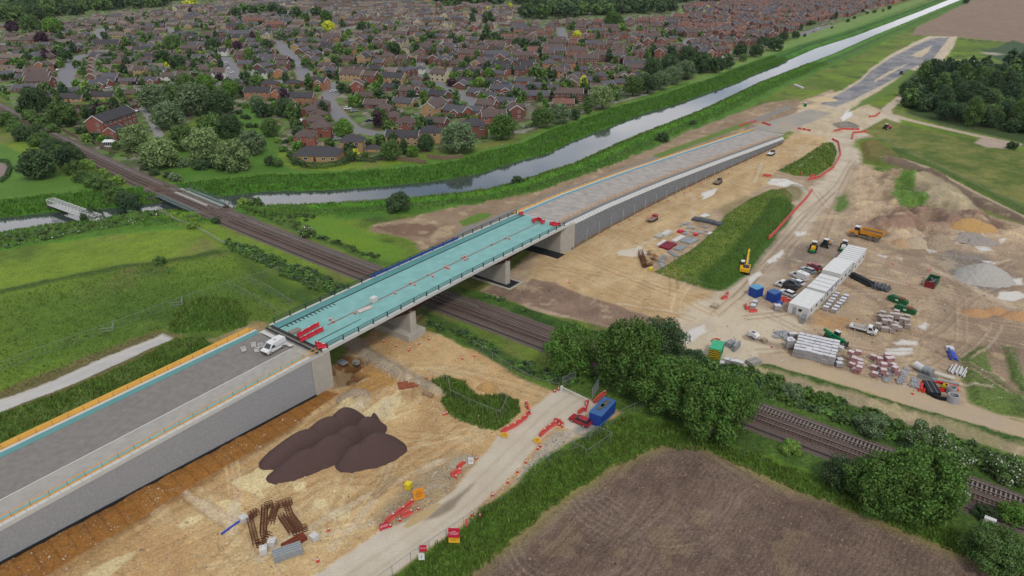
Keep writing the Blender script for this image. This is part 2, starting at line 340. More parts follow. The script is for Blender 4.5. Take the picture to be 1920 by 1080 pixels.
# new far road
zone([(1532,200),(1580,168),(1613,148),(1633,128),(1667,104),(1713,80),(1740,68),(1795,68),(1790,84),(1780,100),(1768,112),(1830,113),(1895,122),(1890,132),(1800,132),(1747,128),(1725,130),(1690,152),(1650,172),(1600,196),(1570,208)],(200,184,156),'soil',c2=(206,192,166),f=1.5,n=1,var=.06)
zone([(1537,195),(1580,173),(1613,153),(1633,133),(1667,110),(1713,87),(1747,72),(1780,70),(1760,97),(1750,110),(1800,115),(1892,125),(1880,129),(1747,122),(1720,123),(1680,147),(1647,163),(1600,187),(1567,200)],(118,120,126),'road',c2=(152,150,148),f=1,n=.3,var=.14)
zone([(1707,105),(1725,95),(1748,85),(1740,98),(1727,108)],(202,188,160),'soil',f=.6,n=.2,var=.05)
zone([(1637,152),(1665,135),(1710,115),(1693,125),(1643,153)],(202,188,160),'soil',f=.6,n=.2,var=.05)
# haul road corridor round the grass mound and down through the compound
HR=[(1668,218),(1655,232),(1640,245),(1600,252),(1575,262),(1590,290),(1580,330),(1545,362),(1505,395),(1470,440),(1425,500),(1385,550),(1330,590),(1280,640)]
strip(HR,11,(198,182,158),'haul_road',f=3,n=2,var=.1,c2=(208,196,174))
zone([(1270,660),(1262,620),(1290,590),(1360,560),(1400,555),(1440,580),(1500,600),(1520,612),(1470,640),(1440,665),(1400,690),(1340,692)],(204,188,160),'haul_road',c2=(208,194,168),f=3,n=2.5,var=.07)
zone([(1262,610),(1330,598),(1340,612),(1330,625),(1270,650)],(196,180,156),'haul_road',f=2,n=1.5,wt=.4)
# dark / wet / pale variation in the right compound
for P_,c_,a_ in (([(1420,430),(1500,440),(1490,520),(1400,540),(1440,480)],(148,130,112),.5),([(1460,460),(1560,450),(1600,480),(1520,500),(1460,500)],(140,128,116),.7),
        ([(1760,560),(1920,600),(1920,700),(1840,640),(1780,600)],(138,116,96),.6),([(1600,520),(1720,520),(1760,600),(1700,680),(1600,640)],(180,156,126),.6),([(1640,460),(1800,470),(1920,500),(1920,560),(1800,560),(1700,500)],(146,126,106),.7),
        ([(1780,470),(1840,478),(1890,520),(1870,545),(1800,530),(1760,490)],(128,124,120),.9),([(1540,590),(1600,600),(1580,620),(1520,612)],(188,142,88),.7),([(1780,640),(1920,640),(1920,760),(1850,740),(1790,690)],(138,118,98),.7),
        ([(1820,680),(1870,670),(1880,740),(1850,742)],(170,148,122),.9)):
    zone(P_,c_,f=4,n=3,alpha=a_,var=.14)
# tracks, many
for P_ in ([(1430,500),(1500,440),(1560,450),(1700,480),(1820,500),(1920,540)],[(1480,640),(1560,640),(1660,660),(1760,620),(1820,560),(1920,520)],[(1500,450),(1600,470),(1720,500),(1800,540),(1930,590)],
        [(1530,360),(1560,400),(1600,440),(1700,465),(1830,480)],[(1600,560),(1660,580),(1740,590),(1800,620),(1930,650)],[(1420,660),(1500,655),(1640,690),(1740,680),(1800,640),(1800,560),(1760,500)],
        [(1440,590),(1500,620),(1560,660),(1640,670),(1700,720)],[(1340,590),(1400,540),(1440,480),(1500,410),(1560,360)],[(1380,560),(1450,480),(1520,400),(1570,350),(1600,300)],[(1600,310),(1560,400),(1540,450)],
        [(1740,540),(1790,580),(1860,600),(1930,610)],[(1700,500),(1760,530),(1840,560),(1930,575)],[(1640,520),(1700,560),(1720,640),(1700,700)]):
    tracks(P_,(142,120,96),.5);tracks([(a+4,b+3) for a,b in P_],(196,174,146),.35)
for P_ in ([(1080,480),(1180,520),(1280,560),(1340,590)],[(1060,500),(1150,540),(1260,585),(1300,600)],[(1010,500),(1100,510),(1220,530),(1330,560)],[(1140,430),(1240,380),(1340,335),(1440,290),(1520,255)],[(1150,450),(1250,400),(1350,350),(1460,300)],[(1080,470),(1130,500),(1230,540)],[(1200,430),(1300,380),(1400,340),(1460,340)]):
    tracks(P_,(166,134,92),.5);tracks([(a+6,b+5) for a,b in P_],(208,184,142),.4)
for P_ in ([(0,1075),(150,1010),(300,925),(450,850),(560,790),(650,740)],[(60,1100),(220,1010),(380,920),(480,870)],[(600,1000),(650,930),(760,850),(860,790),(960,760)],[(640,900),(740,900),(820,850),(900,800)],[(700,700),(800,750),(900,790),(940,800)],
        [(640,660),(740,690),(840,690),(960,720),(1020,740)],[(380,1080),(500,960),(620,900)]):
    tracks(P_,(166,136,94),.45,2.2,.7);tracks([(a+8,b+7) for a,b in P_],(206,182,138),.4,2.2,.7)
# brown foot of the near wall and excavation under the abutment
NW_=[(s_,-103.2) for s_ in range(-45,76,8)]
def W_(s_,n_): return (s_*BU[0]+n_*BN[0],s_*BU[1]+n_*BN[1])
def Wn(P): return [(s_*BU[0]+n_*BN[0],s_*BU[1]+n_*BN[1]) for s_,n_ in P]
zone(Wn([(-50,-103.9),(73,-103.9),(74,-100.5),(60,-98.6),(30,-98.2),(0,-97.5),(-50,-97.3)]),(156,112,62),'soil',c2=(140,98,54),f=.5,n=.35,var=.12,world=True)
zone(Wn([(-50,-98),(10,-98.3),(40,-98.6),(66,-99),(60,-97.4),(30,-96.6),(0,-95.6),(-50,-95)]),(134,98,60),'soil',f=1,n=.7,var=.14,world=True,alpha=.75)
zone(Wn([(-50,-96),(10,-96.5),(45,-97),(40,-94.6),(0,-93),(-50,-92)]),(172,138,92),'soil',f=2,n=1,var=.1,world=True,alpha=.6)
zone([(622,705),(700,665),(770,700),(815,740),(790,735),(740,720),(700,735),(660,745)],(178,138,84),'soil',c2=(186,142,80),f=1.5,n=1,var=.1)
zone([(622,700),(640,670),(700,672),(668,700),(690,705),(665,722),(625,728)],(120,84,50),'soil',f=1.5,n=1,var=.2,h=-1.2,slope=.7)
strip([(660,640),(700,668),(760,705),(815,728),(860,740)],4,(168,152,128),f=1.2,n=1,var=.3,h=.5)
zone([(628,760),(660,725),(700,740),(690,765),(650,775)],(178,158,126),f=1.2,n=1,var=.35,h=1.0,hn=.4)
zone([(885,722),(895,715),(925,720),(928,732),(905,738)],(206,176,128),'soil',f=.8,n=.5,var=.1)
# dried pale slurry patches in the lower yard
PP=(222,202,152)
for P_ in ([(430,905),(470,885),(500,865),(525,880),(520,905),(490,920),(495,935),(475,925),(445,915)],[(330,985),(355,970),(380,965),(370,978),(340,993)],[(405,945),(430,935),(450,945),(440,958)],[(160,1080),(210,1045),(260,1030),(250,1045),(200,1085)],
        [(545,905),(570,902),(575,920),(555,922)],[(585,940),(610,935),(612,948),(590,955)],[(620,960),(655,958),(655,972),(625,975)],[(425,955),(455,962),(440,970)],
        [(680,775),(720,745),(755,740),(760,755),(735,770),(740,785),(700,790)],[(690,770),(740,735),(755,722),(745,745)],[(630,765),(665,745),(650,770)],[(430,800),(440,795),(400,890)]):
    zone(P_,PP,f=.5,n=.5,var=.05,wt=.3)
zone([(760,905),(850,840),(870,850),(800,930),(740,975),(720,970)],(170,150,120),f=2,n=1.5,alpha=.6,var=.25)
zone([(690,975),(790,890),(880,850),(900,860),(830,940),(760,985),(720,990)],(146,132,104),f=1.5,n=1,alpha=.55,var=.3)
# pale haul road, lower
zone([(560,1100),(640,1047),(700,1005),(722,990),(770,975),(830,935),(853,915),(907,853),(930,823),(975,787),(993,770),(1033,738),(1053,726),(1085,712),(1118,700),(1160,690),(1200,680),(1260,660),(1275,690),(1180,720),(1150,738),(1140,752),(1128,775),(1122,796),(1095,808),(1070,806),(1048,795),(1013,825),(993,853),(947,907),(900,947),(867,983),(787,1040),(720,1090),(590,1180),(380,1400),(180,1400),(440,1170)],(200,188,166),'haul_road',c2=(208,197,178),f=.6,n=.4,var=.06)
tracks([(640,1100),(760,1020),(880,930),(960,850),(1040,770),(1110,720)],(184,170,146),.4,2.4,.7)
zone([(830,945),(860,925),(890,905),(875,925),(850,955),(820,970),(795,975)],(150,136,118),f=.8,n=.6,var=.12)
zone([(755,988),(775,965),(820,942),(828,945),(800,972),(765,990)],(190,166,118),'puddle',f=.3,n=.2,wt=.6,var=.03)
zone([(1000,850),(1040,808),(1070,808),(1080,815),(1020,860),(960,915)],(176,166,148),f=1,n=.8,var=.35,alpha=.9)
strip([(1095,808),(1112,803),(1121,796)],3.5,(150,148,144),f=1,n=.3)
zone([(1085,738),(1100,733),(1108,738),(1095,746)],(160,140,100),'puddle',f=.6,n=.4,wt=.7)
# puddles, milky
MILK=(214,208,196)
for P_ in ([(1660,654),(1690,650),(1712,652),(1712,662),(1690,668),(1665,664)],[(1690,635),(1720,640),(1722,648),(1680,648),(1672,642)],[(1718,612),(1735,602),(1745,610),(1735,620)],[(1875,548),(1910,546),(1925,555),(1900,565),(1870,560)],
        [(1826,462),(1850,463),(1864,470),(1840,471)],[(1736,466),(1752,464),(1758,472),(1742,474)],[(1890,525),(1915,522),(1918,535),(1898,533)],[(1872,452),(1882,454),(1876,458)],
        [(1436,490),(1450,478),(1468,468),(1470,475),(1455,490),(1440,497)],[(1490,435),(1512,434),(1508,442),(1492,443)],[(1400,520),(1425,508),(1430,514),(1405,535)],[(1445,335),(1475,335),(1505,348),(1510,360),(1480,352),(1440,345)],
        [(1315,362),(1345,352),(1340,365),(1318,375)],[(1170,470),(1200,462),(1205,470),(1180,480)],[(1268,630),(1320,608),(1325,622),(1290,645)],[(1645,478),(1665,480),(1660,484)],[(1680,482),(1695,484),(1690,488)],[(1540,452),(1562,458),(1555,462)],[(1838,487),(1866,491),(1868,496),(1845,492)],[(1576,222),(1590,205),(1600,215),(1580,228)]):
    zone(P_,MILK,'puddle',f=.7,n=.7,wt=.75,var=.03)
# spoil country, right middle
zone([(1640,345),(1660,325),(1700,325),(1720,340),(1715,380),(1690,395),(1660,390)],(150,130,104),'soil',f=2,n=1.5,h=1.5,hn=.5)
zone([(1690,335),(1720,322),(1760,330),(1810,362),(1840,395),(1800,400),(1730,400),(1700,380)],(168,154,124),'soil',f=2,n=1.5,h=2.2,hn=.5)
zone([(1675,345),(1700,325),(1712,335),(1715,360),(1740,385),(1720,396),(1680,390),(1670,375)],(92,122,50),'grass_bank',f=1.5,n=1.5)
zone([(1680,395),(1760,396),(1850,405),(1900,430),(1850,440),(1740,430),(1640,440),(1610,425)],(142,116,98),'soil',f=3,n=2.5,h=2.0,hn=.7,var=.2)
zone([(1600,310),(1640,310),(1640,400),(1590,430),(1560,400)],(178,156,128),f=4,n=3,alpha=.8,var=.15)
zone([(1612,268),(1640,262),(1680,285),(1690,300),(1650,310),(1620,300)],(98,110,52),'grass_bank',c2=(124,112,62),f=1.2,n=1,h=1.5)
zone([(1570,370),(1590,360),(1590,385),(1575,400),(1565,395)],(96,122,56),'grass_field',f=2,n=2)
zone([(1616,245),(1660,222),(1700,236),(1760,250),(1840,268),(1915,283),(2100,320),(2100,450),(1920,385),(1840,350),(1760,312),(1700,285),(1650,262)],(92,112,46),'grass_field',c2=(124,126,66),f=1.5,n=1,var=.26)
zone([(1640,300),(1700,318),(1760,345),(1840,392),(1930,425),(1930,410),(1840,365),(1750,318),(1690,298)],(122,106,88),'soil',f=1.5,n=1.5,var=.2,h=1.2)
strip([(1690,298),(1760,330),(1840,372),(1930,415)],3,(176,158,130),f=1,n=.6)
strip([(1700,290),(1770,320),(1850,360),(1930,397)],4,(88,112,50),'grass_bank',f=1,n=.6,h=.6)
# track beside the wood and its verges
zone([(1590,210),(1640,190),(1700,160),(1740,135),(1700,130),(1680,150),(1610,195)],(104,130,56),'grass_bank',f=2,n=1)
zone([(1690,158),(1730,122),(1850,118),(1930,122),(2300,140),(2300,330),(1930,272),(1850,252),(1760,232),(1700,212)],(66,84,44),'grass_bank',f=3,n=2)
strip([(1705,170),(1680,190),(1662,205),(1665,215),(1700,224),(1760,238),(1840,256),(1905,270)],5,(196,180,156),'haul_road',f=1,n=.4)
zone([(1840,258),(1880,262),(1915,272),(1900,280),(1850,276),(1825,268)],(182,164,146),'haul_road',f=1.5,n=.8)
# lower right: haul track, verge, bare strip
zone([(1425,662),(1500,672),(1600,700),(1700,728),(1800,757),(1930,795),(2100,845),(2100,880),(1930,826),(1800,788),(1700,762),(1600,728),(1500,700),(1420,684)],(198,176,142),'haul_road',c2=(186,168,142),f=1,n=.6,var=.08)
strip([(1440,690),(1500,705),(1600,735),(1700,766),(1800,795),(1930,832),(2100,885)],2.6,(70,98,44),'grass_bank',f=.8,n=.8,h=.4)
zone([(1400,690),(1440,694),(1500,708),(1600,738),(1700,768),(1800,798),(1930,838),(2100,890),(2100,915),(1930,862),(1800,824),(1700,800),(1600,762),(1500,728),(1400,700)],(168,152,124),'soil',c2=(150,142,104),f=1.2,n=1.5,var=.16)
zone([(1830,650),(1850,648),(1860,700),(1920,745),(1960,790),(1930,788),(1870,775),(1820,755),(1806,715),(1800,672)],(88,110,54),'grass_bank',c2=(104,124,62),f=1,n=1,h=1.0)
zone([(1880,650),(1900,652),(1925,720),(1925,745),(1895,715)],(92,112,56),'grass_bank',f=1,n=1,h=.6)
# grass mound beside the stores, and the smaller one north of it
zone([(1228,510),(1262,490),(1305,462),(1340,430),(1362,402),(1405,374),(1440,358),(1470,360),(1486,374),(1478,402),(1450,440),(1410,490),(1385,520),(1350,545),(1300,535)],(92,116,44),'grass_bank',c2=(112,128,54),f=.8,n=.8,h=1.4,slope=.6,var=.2,hn=.3)
strip([(1340,532),(1385,498),(1420,452),(1450,415),(1466,385)],9,(66,98,34),'grass_bank',f=1.5,n=1,h=1.7,var=.2)
zone([(1345,392),(1400,368),(1420,372),(1390,392),(1360,405)],(130,122,76),f=2,n=2,alpha=.6)
zone([(1455,362),(1485,345),(1510,352),(1500,375),(1475,380)],(130,122,84),f=1.5,n=1.5,alpha=.8,h=1.2)
zone([(1458,320),(1500,298),(1545,268),(1562,268),(1570,285),(1560,312),(1530,330),(1490,330)],(92,118,46),'grass_bank',c2=(112,122,56),f=.8,n=.6,h=2.6,slope=.45,var=.16)
# brushed meadow, left: field boundary hedges, ditch water, mounds
strip([(-60,458),(0,450),(80,435),(160,428),(240,412),(300,396),(330,388)],9,(62,84,40),'grass_bank',f=3,n=2,var=.25,c2=(88,112,58),h=1.0)
strip([(-60,558),(0,548),(120,522),(220,502),(300,492),(360,482),(420,470)],3,(70,92,40),'grass_bank',f=2,n=1.2,h=.3)
zone([(420,388),(480,388),(560,384),(600,400),(590,420),(700,470),(760,495),(700,500),(640,470),(560,440),(490,410)],(74,98,44),'grass_bank',c2=(86,114,46),f=2.5,n=2.5,var=.2)
zone([(560,405),(640,410),(690,440),(760,470),(740,492),(690,480),(620,450),(570,430)],(112,144,42),'grass_field',c2=(100,136,44),f=3,n=2,var=.1)
zone([(290,400),(330,395),(450,440),(560,500),(560,520),(430,470),(360,430)],(112,140,46),'grass_field',f=4,n=3,var=.15)
zone([(430,470),(450,475),(560,545),(600,580),(540,560),(470,520)],(66,92,38),f=3,n=2,alpha=.8)
zone([(0,560),(200,520),(400,490),(500,540),(420,600),(200,660),(0,730)],(72,108,38),f=14,n=6,alpha=.55,var=.2)
zone([(320,625),(318,600),(340,575),(390,558),(440,562),(468,590),(462,612),(420,622),(370,622)],(66,98,36),'grass_bank',c2=(80,112,44),f=.8,n=.8,h=3.4,slope=.5,var=.18,hn=.3)
zone([(400,635),(440,618),(480,600),(505,605),(500,625),(440,655),(400,648),(330,632)],(168,148,110),'soil',c2=(120,118,66),f=1,n=1.2,var=.2)
DW=[(303,625),(323,632),(280,650),(233,672),(167,702),(123,722),(60,745),(0,768),(-60,792),(-60,765),(0,745),(67,722),(140,690),(210,660)]
zone([(295,620),(340,628),(300,655),(200,705),(100,745),(0,785),(-60,810),(-60,750),(0,732),(130,680),(210,648)],(110,104,66),'grass_bank',f=1,n=1,h=-.5,slope=.3)
zone(DW,(192,188,180),'puddle',f=.5,n=.3,wt=1.0,var=.02,h=-.4,slope=.6)
zone([(330,636),(388,633),(395,650),(330,690),(200,740),(100,785),(0,830),(-60,858),(-60,800),(0,778),(120,735),(240,685)],(78,106,44),'grass_bank',c2=(104,118,64),f=.8,n=.8,h=1.6,slope=.5,var=.2)
strip([(390,650),(320,690),(200,748),(100,795),(0,838),(-60,865)],3.2,(56,88,34),'grass_bank',f=1,n=.8,h=.7,var=.25)
# fenced grass patch by the lower gate
zone([(806,714),(835,708),(870,716),(888,738),(900,748),(925,742),(945,740),(972,752),(975,772),(952,795),(928,808),(880,795),(840,776),(826,752),(836,742)],(62,94,34),'grass_bank',c2=(76,108,42),f=.4,n=.25,h=.35,var=.2)
# rail side scrub ground
zone([(790,580),(860,610),(900,632),(940,655),(1000,690),(1060,716),(1120,700),(1270,650),(1400,690),(1500,725),(1700,795),(1930,862),(2100,920),(2100,1100),(1850,1000),(1700,960),(1560,900),(1420,850),(1280,800),(1160,770),(1060,728),(960,695),(880,650),(820,622)],(64,90,38),'grass_bank',c2=(80,106,44),f=1.2,n=1,var=.22)
zone([(860,540),(900,548),(1000,582),(1080,610),(1180,635),(1265,655),(1200,690),(1100,660),(1000,620),(900,585)],(58,86,34),'grass_bank',c2=(80,112,44),f=1,n=1,var=.25,h=.5)
# near field and the grass edge along it
FLD=[(870,1095),(880,1080),(940,1033),(993,987),(1040,947),(1107,907),(1140,880),(1190,856),(1240,838),(1290,834),(1330,846),(1403,880),(1467,908),(1513,927),(1613,962),(1700,997),(1780,1030),(1847,1052),(1913,1080),(2000,1120),(2300,1240),(2300,1700),(600,1700),(700,1250)]
zone([(720,1100),(790,1040),(870,985),(905,950),(960,915),(1010,862),(1070,830),(1120,800),(1180,772),(1280,800),(1420,850),(1560,900),(1700,960),(1850,1010),(2100,1100),(2100,1300),(1913,1080),(1780,1030),(1613,962),(1513,927),(1403,880),(1330,846),(1240,838),(1140,880),(1040,947),(940,1033),(860,1110)],(72,104,34),'grass_bank',c2=(88,118,40),f=.8,n=.8,var=.2)
zone(FLD,(110,91,79),'ploughed_field',c2=(123,104,90),f=1,n=.8,var=.14)
FW=[G(a,b) for a,b in FLD];fi=sub(FW,2);fs=sdist(FW,X[fi],Y[fi])
edgew=np.clip(1-(fs-.3)/2.5,0,1)*(fs > -.5)*np.clip(.6+n6[fi]*1.2,0,1)
col[fi]=col[fi]*(1-.7*edgew[:,None])+np.array(C(150,140,84))*.7*edgew[:,None]
fm=fs > .8;fj=fi[fm];ca,sa=math.cos(R(52)),math.sin(R(52))
u_=-X[fj]*sa+Y[fj]*ca+1.3*n6[fj];v_=X[fj]*ca+Y[fj]*sa
rid=np.sin(u_*2*np.pi/.8)*.055;hgt[fj] += rid*np.clip((fs[fm]-1)/3,0,1)+.05*n1[fj]
col[fj] *= (1+.10*np.sin(u_*2*np.pi/3.1+n6[fj]*2)*np.clip(n25[fj]+.6,0,1)+.10*n1[fj])[:,None]
for cx_,cy_,r0,r1 in ((1230,905,8,19),(1080,1010,7,14)):
    g=G(cx_,cy_);rr=np.hypot((X[fj]-g[0]),(Y[fj]-g[1])*1.1)+n6[fj];a_=np.clip((rr-r0)/3,0,1)*np.clip((r1-rr)/3,0,1)*np.clip(np.sin(rr*2*np.pi/1.25)*1.2+.1,0,1)*np.clip(.55+n25[fj]+.5*n2[fj],0,1)
    col[fj]=col[fj]*(1-.42*a_[:,None])+np.array(C(160,144,128))*.42*a_[:,None]
pa=np.clip((fbm(X[fj],Y[fj],7,4,77)-.3)*3,0,.28)[:,None];col[fj]=col[fj]*(1-pa)+np.array(C(156,138,104))*pa
for P_ in ([(1000,1100),(1200,1000),(1300,900),(1290,850)],[(1040,1100),(1150,1020),(1210,940),(1215,880)],[(1340,860),(1500,960),(1750,1080),(1800,1110)],[(960,1090),(1060,1000),(1150,910),(1180,870)]): tracks(P_,(104,86,72),.55,1.8,.45)
# ballast
strip(offs(RAIL,.8),10.6,(118,104,97),'railway_ballast',f=.6,n=.35,var=.12,c2=(108,96,90),h=.42,world=True)
strip([tuple(p) for p in RAIL],8.0,(104,88,80),'railway_ballast',f=1.2,n=.2,var=.14,h=None,world=True)
for o_ in (-1.7,1.7): strip(offs(RAIL,o_),1.5,(92,76,68),f=.6,n=.1,var=.16,alpha=.7,world=True)
# the ground heaped against the foot of the near ramp
BA=R(53);BU=(math.cos(BA),math.sin(BA));BN=(BU[1],-BU[0])
sS=X*BU[0]+Y*BU[1];sN=X*BN[0]+Y*BN[1]
rm=(sS < 76) & (sS > -60) & (sN > -128) & (sN < -92);fz=np.clip(2.1-(sS-15)*.036,0,3)
hgt[rm] += (fz*np.clip(1-(sN+101.5)/5.5,0,1)*np.clip((sN+128)/6,0,1))[rm]*(1+.12*n2[rm])
# ruts and streaks in the site soils
def inpoly(px):
    P=[G(a,b) for a,b in px];return P
SOILP=[inpoly([(1080,470),(1480,262),(1560,245),(1560,300),(1460,345),(1340,400),(1230,500),(1340,550),(1270,610),(1080,560)]),inpoly([(1400,540),(1480,440),(1540,360),(1640,420),(1900,430),(1930,760),(1500,670),(1360,640)]),inpoly([(20,1080),(600,760),(760,690),(980,760),(860,850),(720,980),(560,1110)])]
rr_=random.Random(5)
for P_,dm,n_,cs_ in ((SOILP[0],40,26,((160,126,84),(214,190,150))),(SOILP[1],-25,46,((136,114,92),(196,176,150),(150,126,100))),(SOILP[2],45,24,((160,128,86),(212,190,144)))):
    A_=np.array(P_);lo,hi=A_.min(0),A_.max(0)
    for k in range(n_):
        for _ in range(30):
            x0=rr_.uniform(lo[0],hi[0]);y0=rr_.uniform(lo[1],hi[1])
            if sdist(P_,np.array([x0]),np.array([y0]))[0] > 2: break
        a=math.radians(dm+rr_.gauss(0,38));cv=rr_.gauss(0,.035);L_=[]
        for j in range(rr_.randint(8,18)):
            L_.append((x0,y0));x0 += 2.6*math.cos(a);y0 += 2.6*math.sin(a);a += cv
        L_=[p for p in L_ if sdist(P_,np.array([p[0]]),np.array([p[1]]))[0] > .5]
        if len(L_) > 3:
            c_=rr_.choice(cs_);a_=rr_.uniform(.25,.6)
            for o_ in (-1.0,1.0): strip(offs(L_,o_),rr_.uniform(.4,.8),c_,f=.35,n=.12,var=.12,alpha=a_,world=True,h=-.1)
        if k % 3 == 0 and len(L_) > 3: strip(L_,rr_.uniform(.6,1.6),(206,190,164) if k % 2 or dm > 0 else (128,108,88),f=.6,n=.9,var=.1,alpha=.6,world=True)
sm=np.nonzero(cls == 1)[0];st1=fbm(X[sm]*.8+Y[sm]*.6,(Y[sm]*.8-X[sm]*.6)*.22,.9,3,61);st2=fbm(X[sm]*.9-Y[sm]*.45,(Y[sm]*.9+X[sm]*.45)*.2,2.2,3,65)
col[sm] *= (1+.12*st1+.16*st2)[:,None];hgt[sm] += .05*st1
ps=np.clip((fbm(X[sm],Y[sm],5,4,71)-.24)*3,0,.34)[:,None];col[sm]=col[sm]*(1-ps)+np.array(C(214,194,152))*ps
SPB=[G(a,b) for a,b in [(1590,300),(1660,315),(1720,330),(1840,400),(1935,428),(1935,470),(1760,455),(1640,450),(1570,420)]];si=sub(SPB,3);ss=np.clip(sdist(SPB,X[si],Y[si])/5,0,1)
rg1=np.abs(fbm(X[si],Y[si],11,4,81));hgt[si] += ss*(1.6*(1-3*rg1)*.9+.25*n2[si]);col[si] *= (1+ss*.35*np.clip(1-4*rg1,-.6,.6))[:,None]  # spoil relief, with shading painted into the colour: crests lighter, hollows darker
BRN=[(-50,-103.9),(73,-103.9),(74,-100.2),(60,-98.4),(30,-97.8),(0,-97.2),(-50,-97)];zone(Wn(BRN),(158,108,52),'soil',c2=(144,98,50),f=.4,n=.25,var=.1,world=True,alpha=.9)
for sq_ in np.arange(-30,72,2.4): strip([W_(sq_,-103.3),W_(sq_-.3,-98.6)],.22,(112,76,40),f=.3,n=.1,alpha=.7,world=True)
def flat(px,z0,m=1.0,world=False):
    P=px if world else [G(a,b) for a,b in px];i_=sub(P,m+2);s=sdist(P,X[i_],Y[i_]);q=np.clip(s/m+1,0,1);hgt[i_]=hgt[i_]*(1-q)+z0*q
# small scale relief everywhere except hard surfaces and water
rough=np.array([.10,.085,.02,.05,0,0,.03,.16,.05,0,.04],np.float32)[cls]
fade=np.clip(1.2-Y/700,.15,1)
hgt += rough*(n2*.9+n1*.5)*fade*2
# keep the canal open under the rail bridge
hgt[ii[s_ > .3]]=WZ-1.6
def HGT(x,y):
    """terrain height at a world point"""
    if y < GY[0] or y > GY[-1]: return 0.0
    r=int(np.clip(np.searchsorted(GY,y),1,NR-1));r=r if abs(GY[r]-y) < abs(GY[r-1]-y) else r-1
    c=int(cidx(np.float64(x/(32+.80*GY[r]))));return float(hgt[r*NC+c])
def CLSAT(x,y):
    r=int(np.clip(np.searchsorted(GY,y),1,NR-1));c=int(cidx(np.float64(x/(32+.80*GY[r]))));return int(cls[r*NC+c])
# ---- ground material
def ground_mat(name,fine,amp,bump,rbase=.9):
    m=bpy.data.materials.new(name);m.use_nodes=True;t=m.node_tree;n=t.nodes;l=t.links.new;b=n['Principled BSDF']
    a=n.new('ShaderNodeAttribute');a.attribute_name='cover';ge=n.new('ShaderNodeNewGeometry')
    v1=n.new('ShaderNodeTexNoise');v1.inputs['Scale'].default_value=fine;v1.inputs['Detail'].default_value=3;l(ge.outputs['Position'],v1.inputs[0])
    mr=n.new('ShaderNodeMapRange');mr.inputs[1].default_value=.32;mr.inputs[2].default_value=.68;mr.inputs[3].default_value=1-amp;mr.inputs[4].default_value=1+amp;l(v1.outputs[0],mr.inputs[0])
    vm=n.new('ShaderNodeVectorMath');vm.operation='SCALE';l(a.outputs['Color'],vm.inputs[0]);l(mr.outputs[0],vm.inputs['Scale']);l(vm.outputs[0],b.inputs['Base Color'])
    r=n.new('ShaderNodeMapRange');r.inputs[3].default_value=rbase;r.inputs[4].default_value=.12;l(a.outputs['Alpha'],r.inputs[0]);l(r.outputs[0],b.inputs['Roughness'])
    s=n.new('ShaderNodeMapRange');s.inputs[3].default_value=.15;s.inputs[4].default_value=.6;l(a.outputs['Alpha'],s.inputs[0]);l(s.outputs[0],b.inputs['Specular IOR Level'])
    if bump:
        inv=n.new('ShaderNodeMath');inv.operation='SUBTRACT';inv.inputs[0].default_value=1;l(a.outputs['Alpha'],inv.inputs[1])
        ml=n.new('ShaderNodeMath');ml.operation='MULTIPLY';ml.inputs[1].default_value=bump;l(inv.outputs[0],ml.inputs[0])
        bp=n.new('ShaderNodeBump');bp.inputs['Distance'].default_value=.15;l(ml.outputs[0],bp.inputs['Strength']);l(v1.outputs[0],bp.inputs['Height']);l(bp.outputs[0],b.inputs['Normal'])
    return m
GM={'grass_field': ground_mat('grass',2.2,.28,.6),'soil': ground_mat('soil',2.6,.2,.9),'haul_road': ground_mat('crushed_stone',3,.07,.25),'ploughed_field': ground_mat('ploughed_soil',3.2,.3,.8),
      'road': ground_mat('asphalt',5,.05,.1,.75),'puddle': ground_mat('puddle_water',1,.02,0,.5),'railway_ballast': ground_mat('ballast_stone',4.5,.22,.6),'grass_bank': ground_mat('rough_grass',1.9,.34,.9),
      'gardens': ground_mat('garden_ground',.9,.2,.3),'path': ground_mat('path_surface',3,.08,.1),'lawn': ground_mat('mown_grass',1.2,.12,.3)}
IDX=np.arange(NV,dtype=np.int32).reshape(NR,NC)
F_=np.stack([IDX[:-1,:-1],IDX[:-1,1:],IDX[1:,1:],IDX[1:,:-1]],-1).reshape(-1,4)
fc=cls[F_[:,0]]
VV=np.stack([X,Y,hgt],-1)
for ci,nm in enumerate(CLS):
    f=F_[fc == ci]
    if not len(f): continue
    u,inv=np.unique(f,return_inverse=True);me=npmesh(nm,VV[u],inv.reshape(-1,4),GM[nm],smooth=True)
    at=me.color_attributes.new('cover','FLOAT_COLOR','POINT');at.data.foreach_set('color',np.concatenate([col[u],wet[u][:,None]],1).astype(np.float32).ravel())
    o=link(nm,me);o['kind']='structure'
# ---- canal water
def water_mat():
    m=bpy.data.materials.new('canal_water');m.use_nodes=True;t=m.node_tree;n=t.nodes;l=t.links.new;b=n['Principled BSDF']
    b.inputs['Base Color'].default_value=(*C(70,78,78),1);b.inputs['Roughness'].default_value=.04;b.inputs['IOR'].default_value=1.75;b.inputs['Specular IOR Level'].default_value=.6
    ge=n.new('ShaderNodeNewGeometry');v=n.new('ShaderNodeTexNoise');v.inputs['Scale'].default_value=.8;v.inputs['Detail'].default_value=2;l(ge.outputs['Position'],v.inputs[0])
    bp=n.new('ShaderNodeBump');bp.inputs['Strength'].default_value=.03;bp.inputs['Distance'].default_value=.1;l(v.outputs[0],bp.inputs['Height']);l(bp.outputs[0],b.inputs['Normal']);return m
NBo=offs(NBw,2.2);SBo=offs(SBw,-2.2);nq=min(len(NBo),len(SBo))
def resamp(P,n):
    A=np.array(P);d=np.r_[0,np.cumsum(np.hypot(*np.diff(A,axis=0).T))];t=np.linspace(0,d[-1],n);return np.stack([np.interp(t,d,A[:,0]),np.interp(t,d,A[:,1])],1)
a_=resamp(NBo,120);b_=resamp(SBo,120)
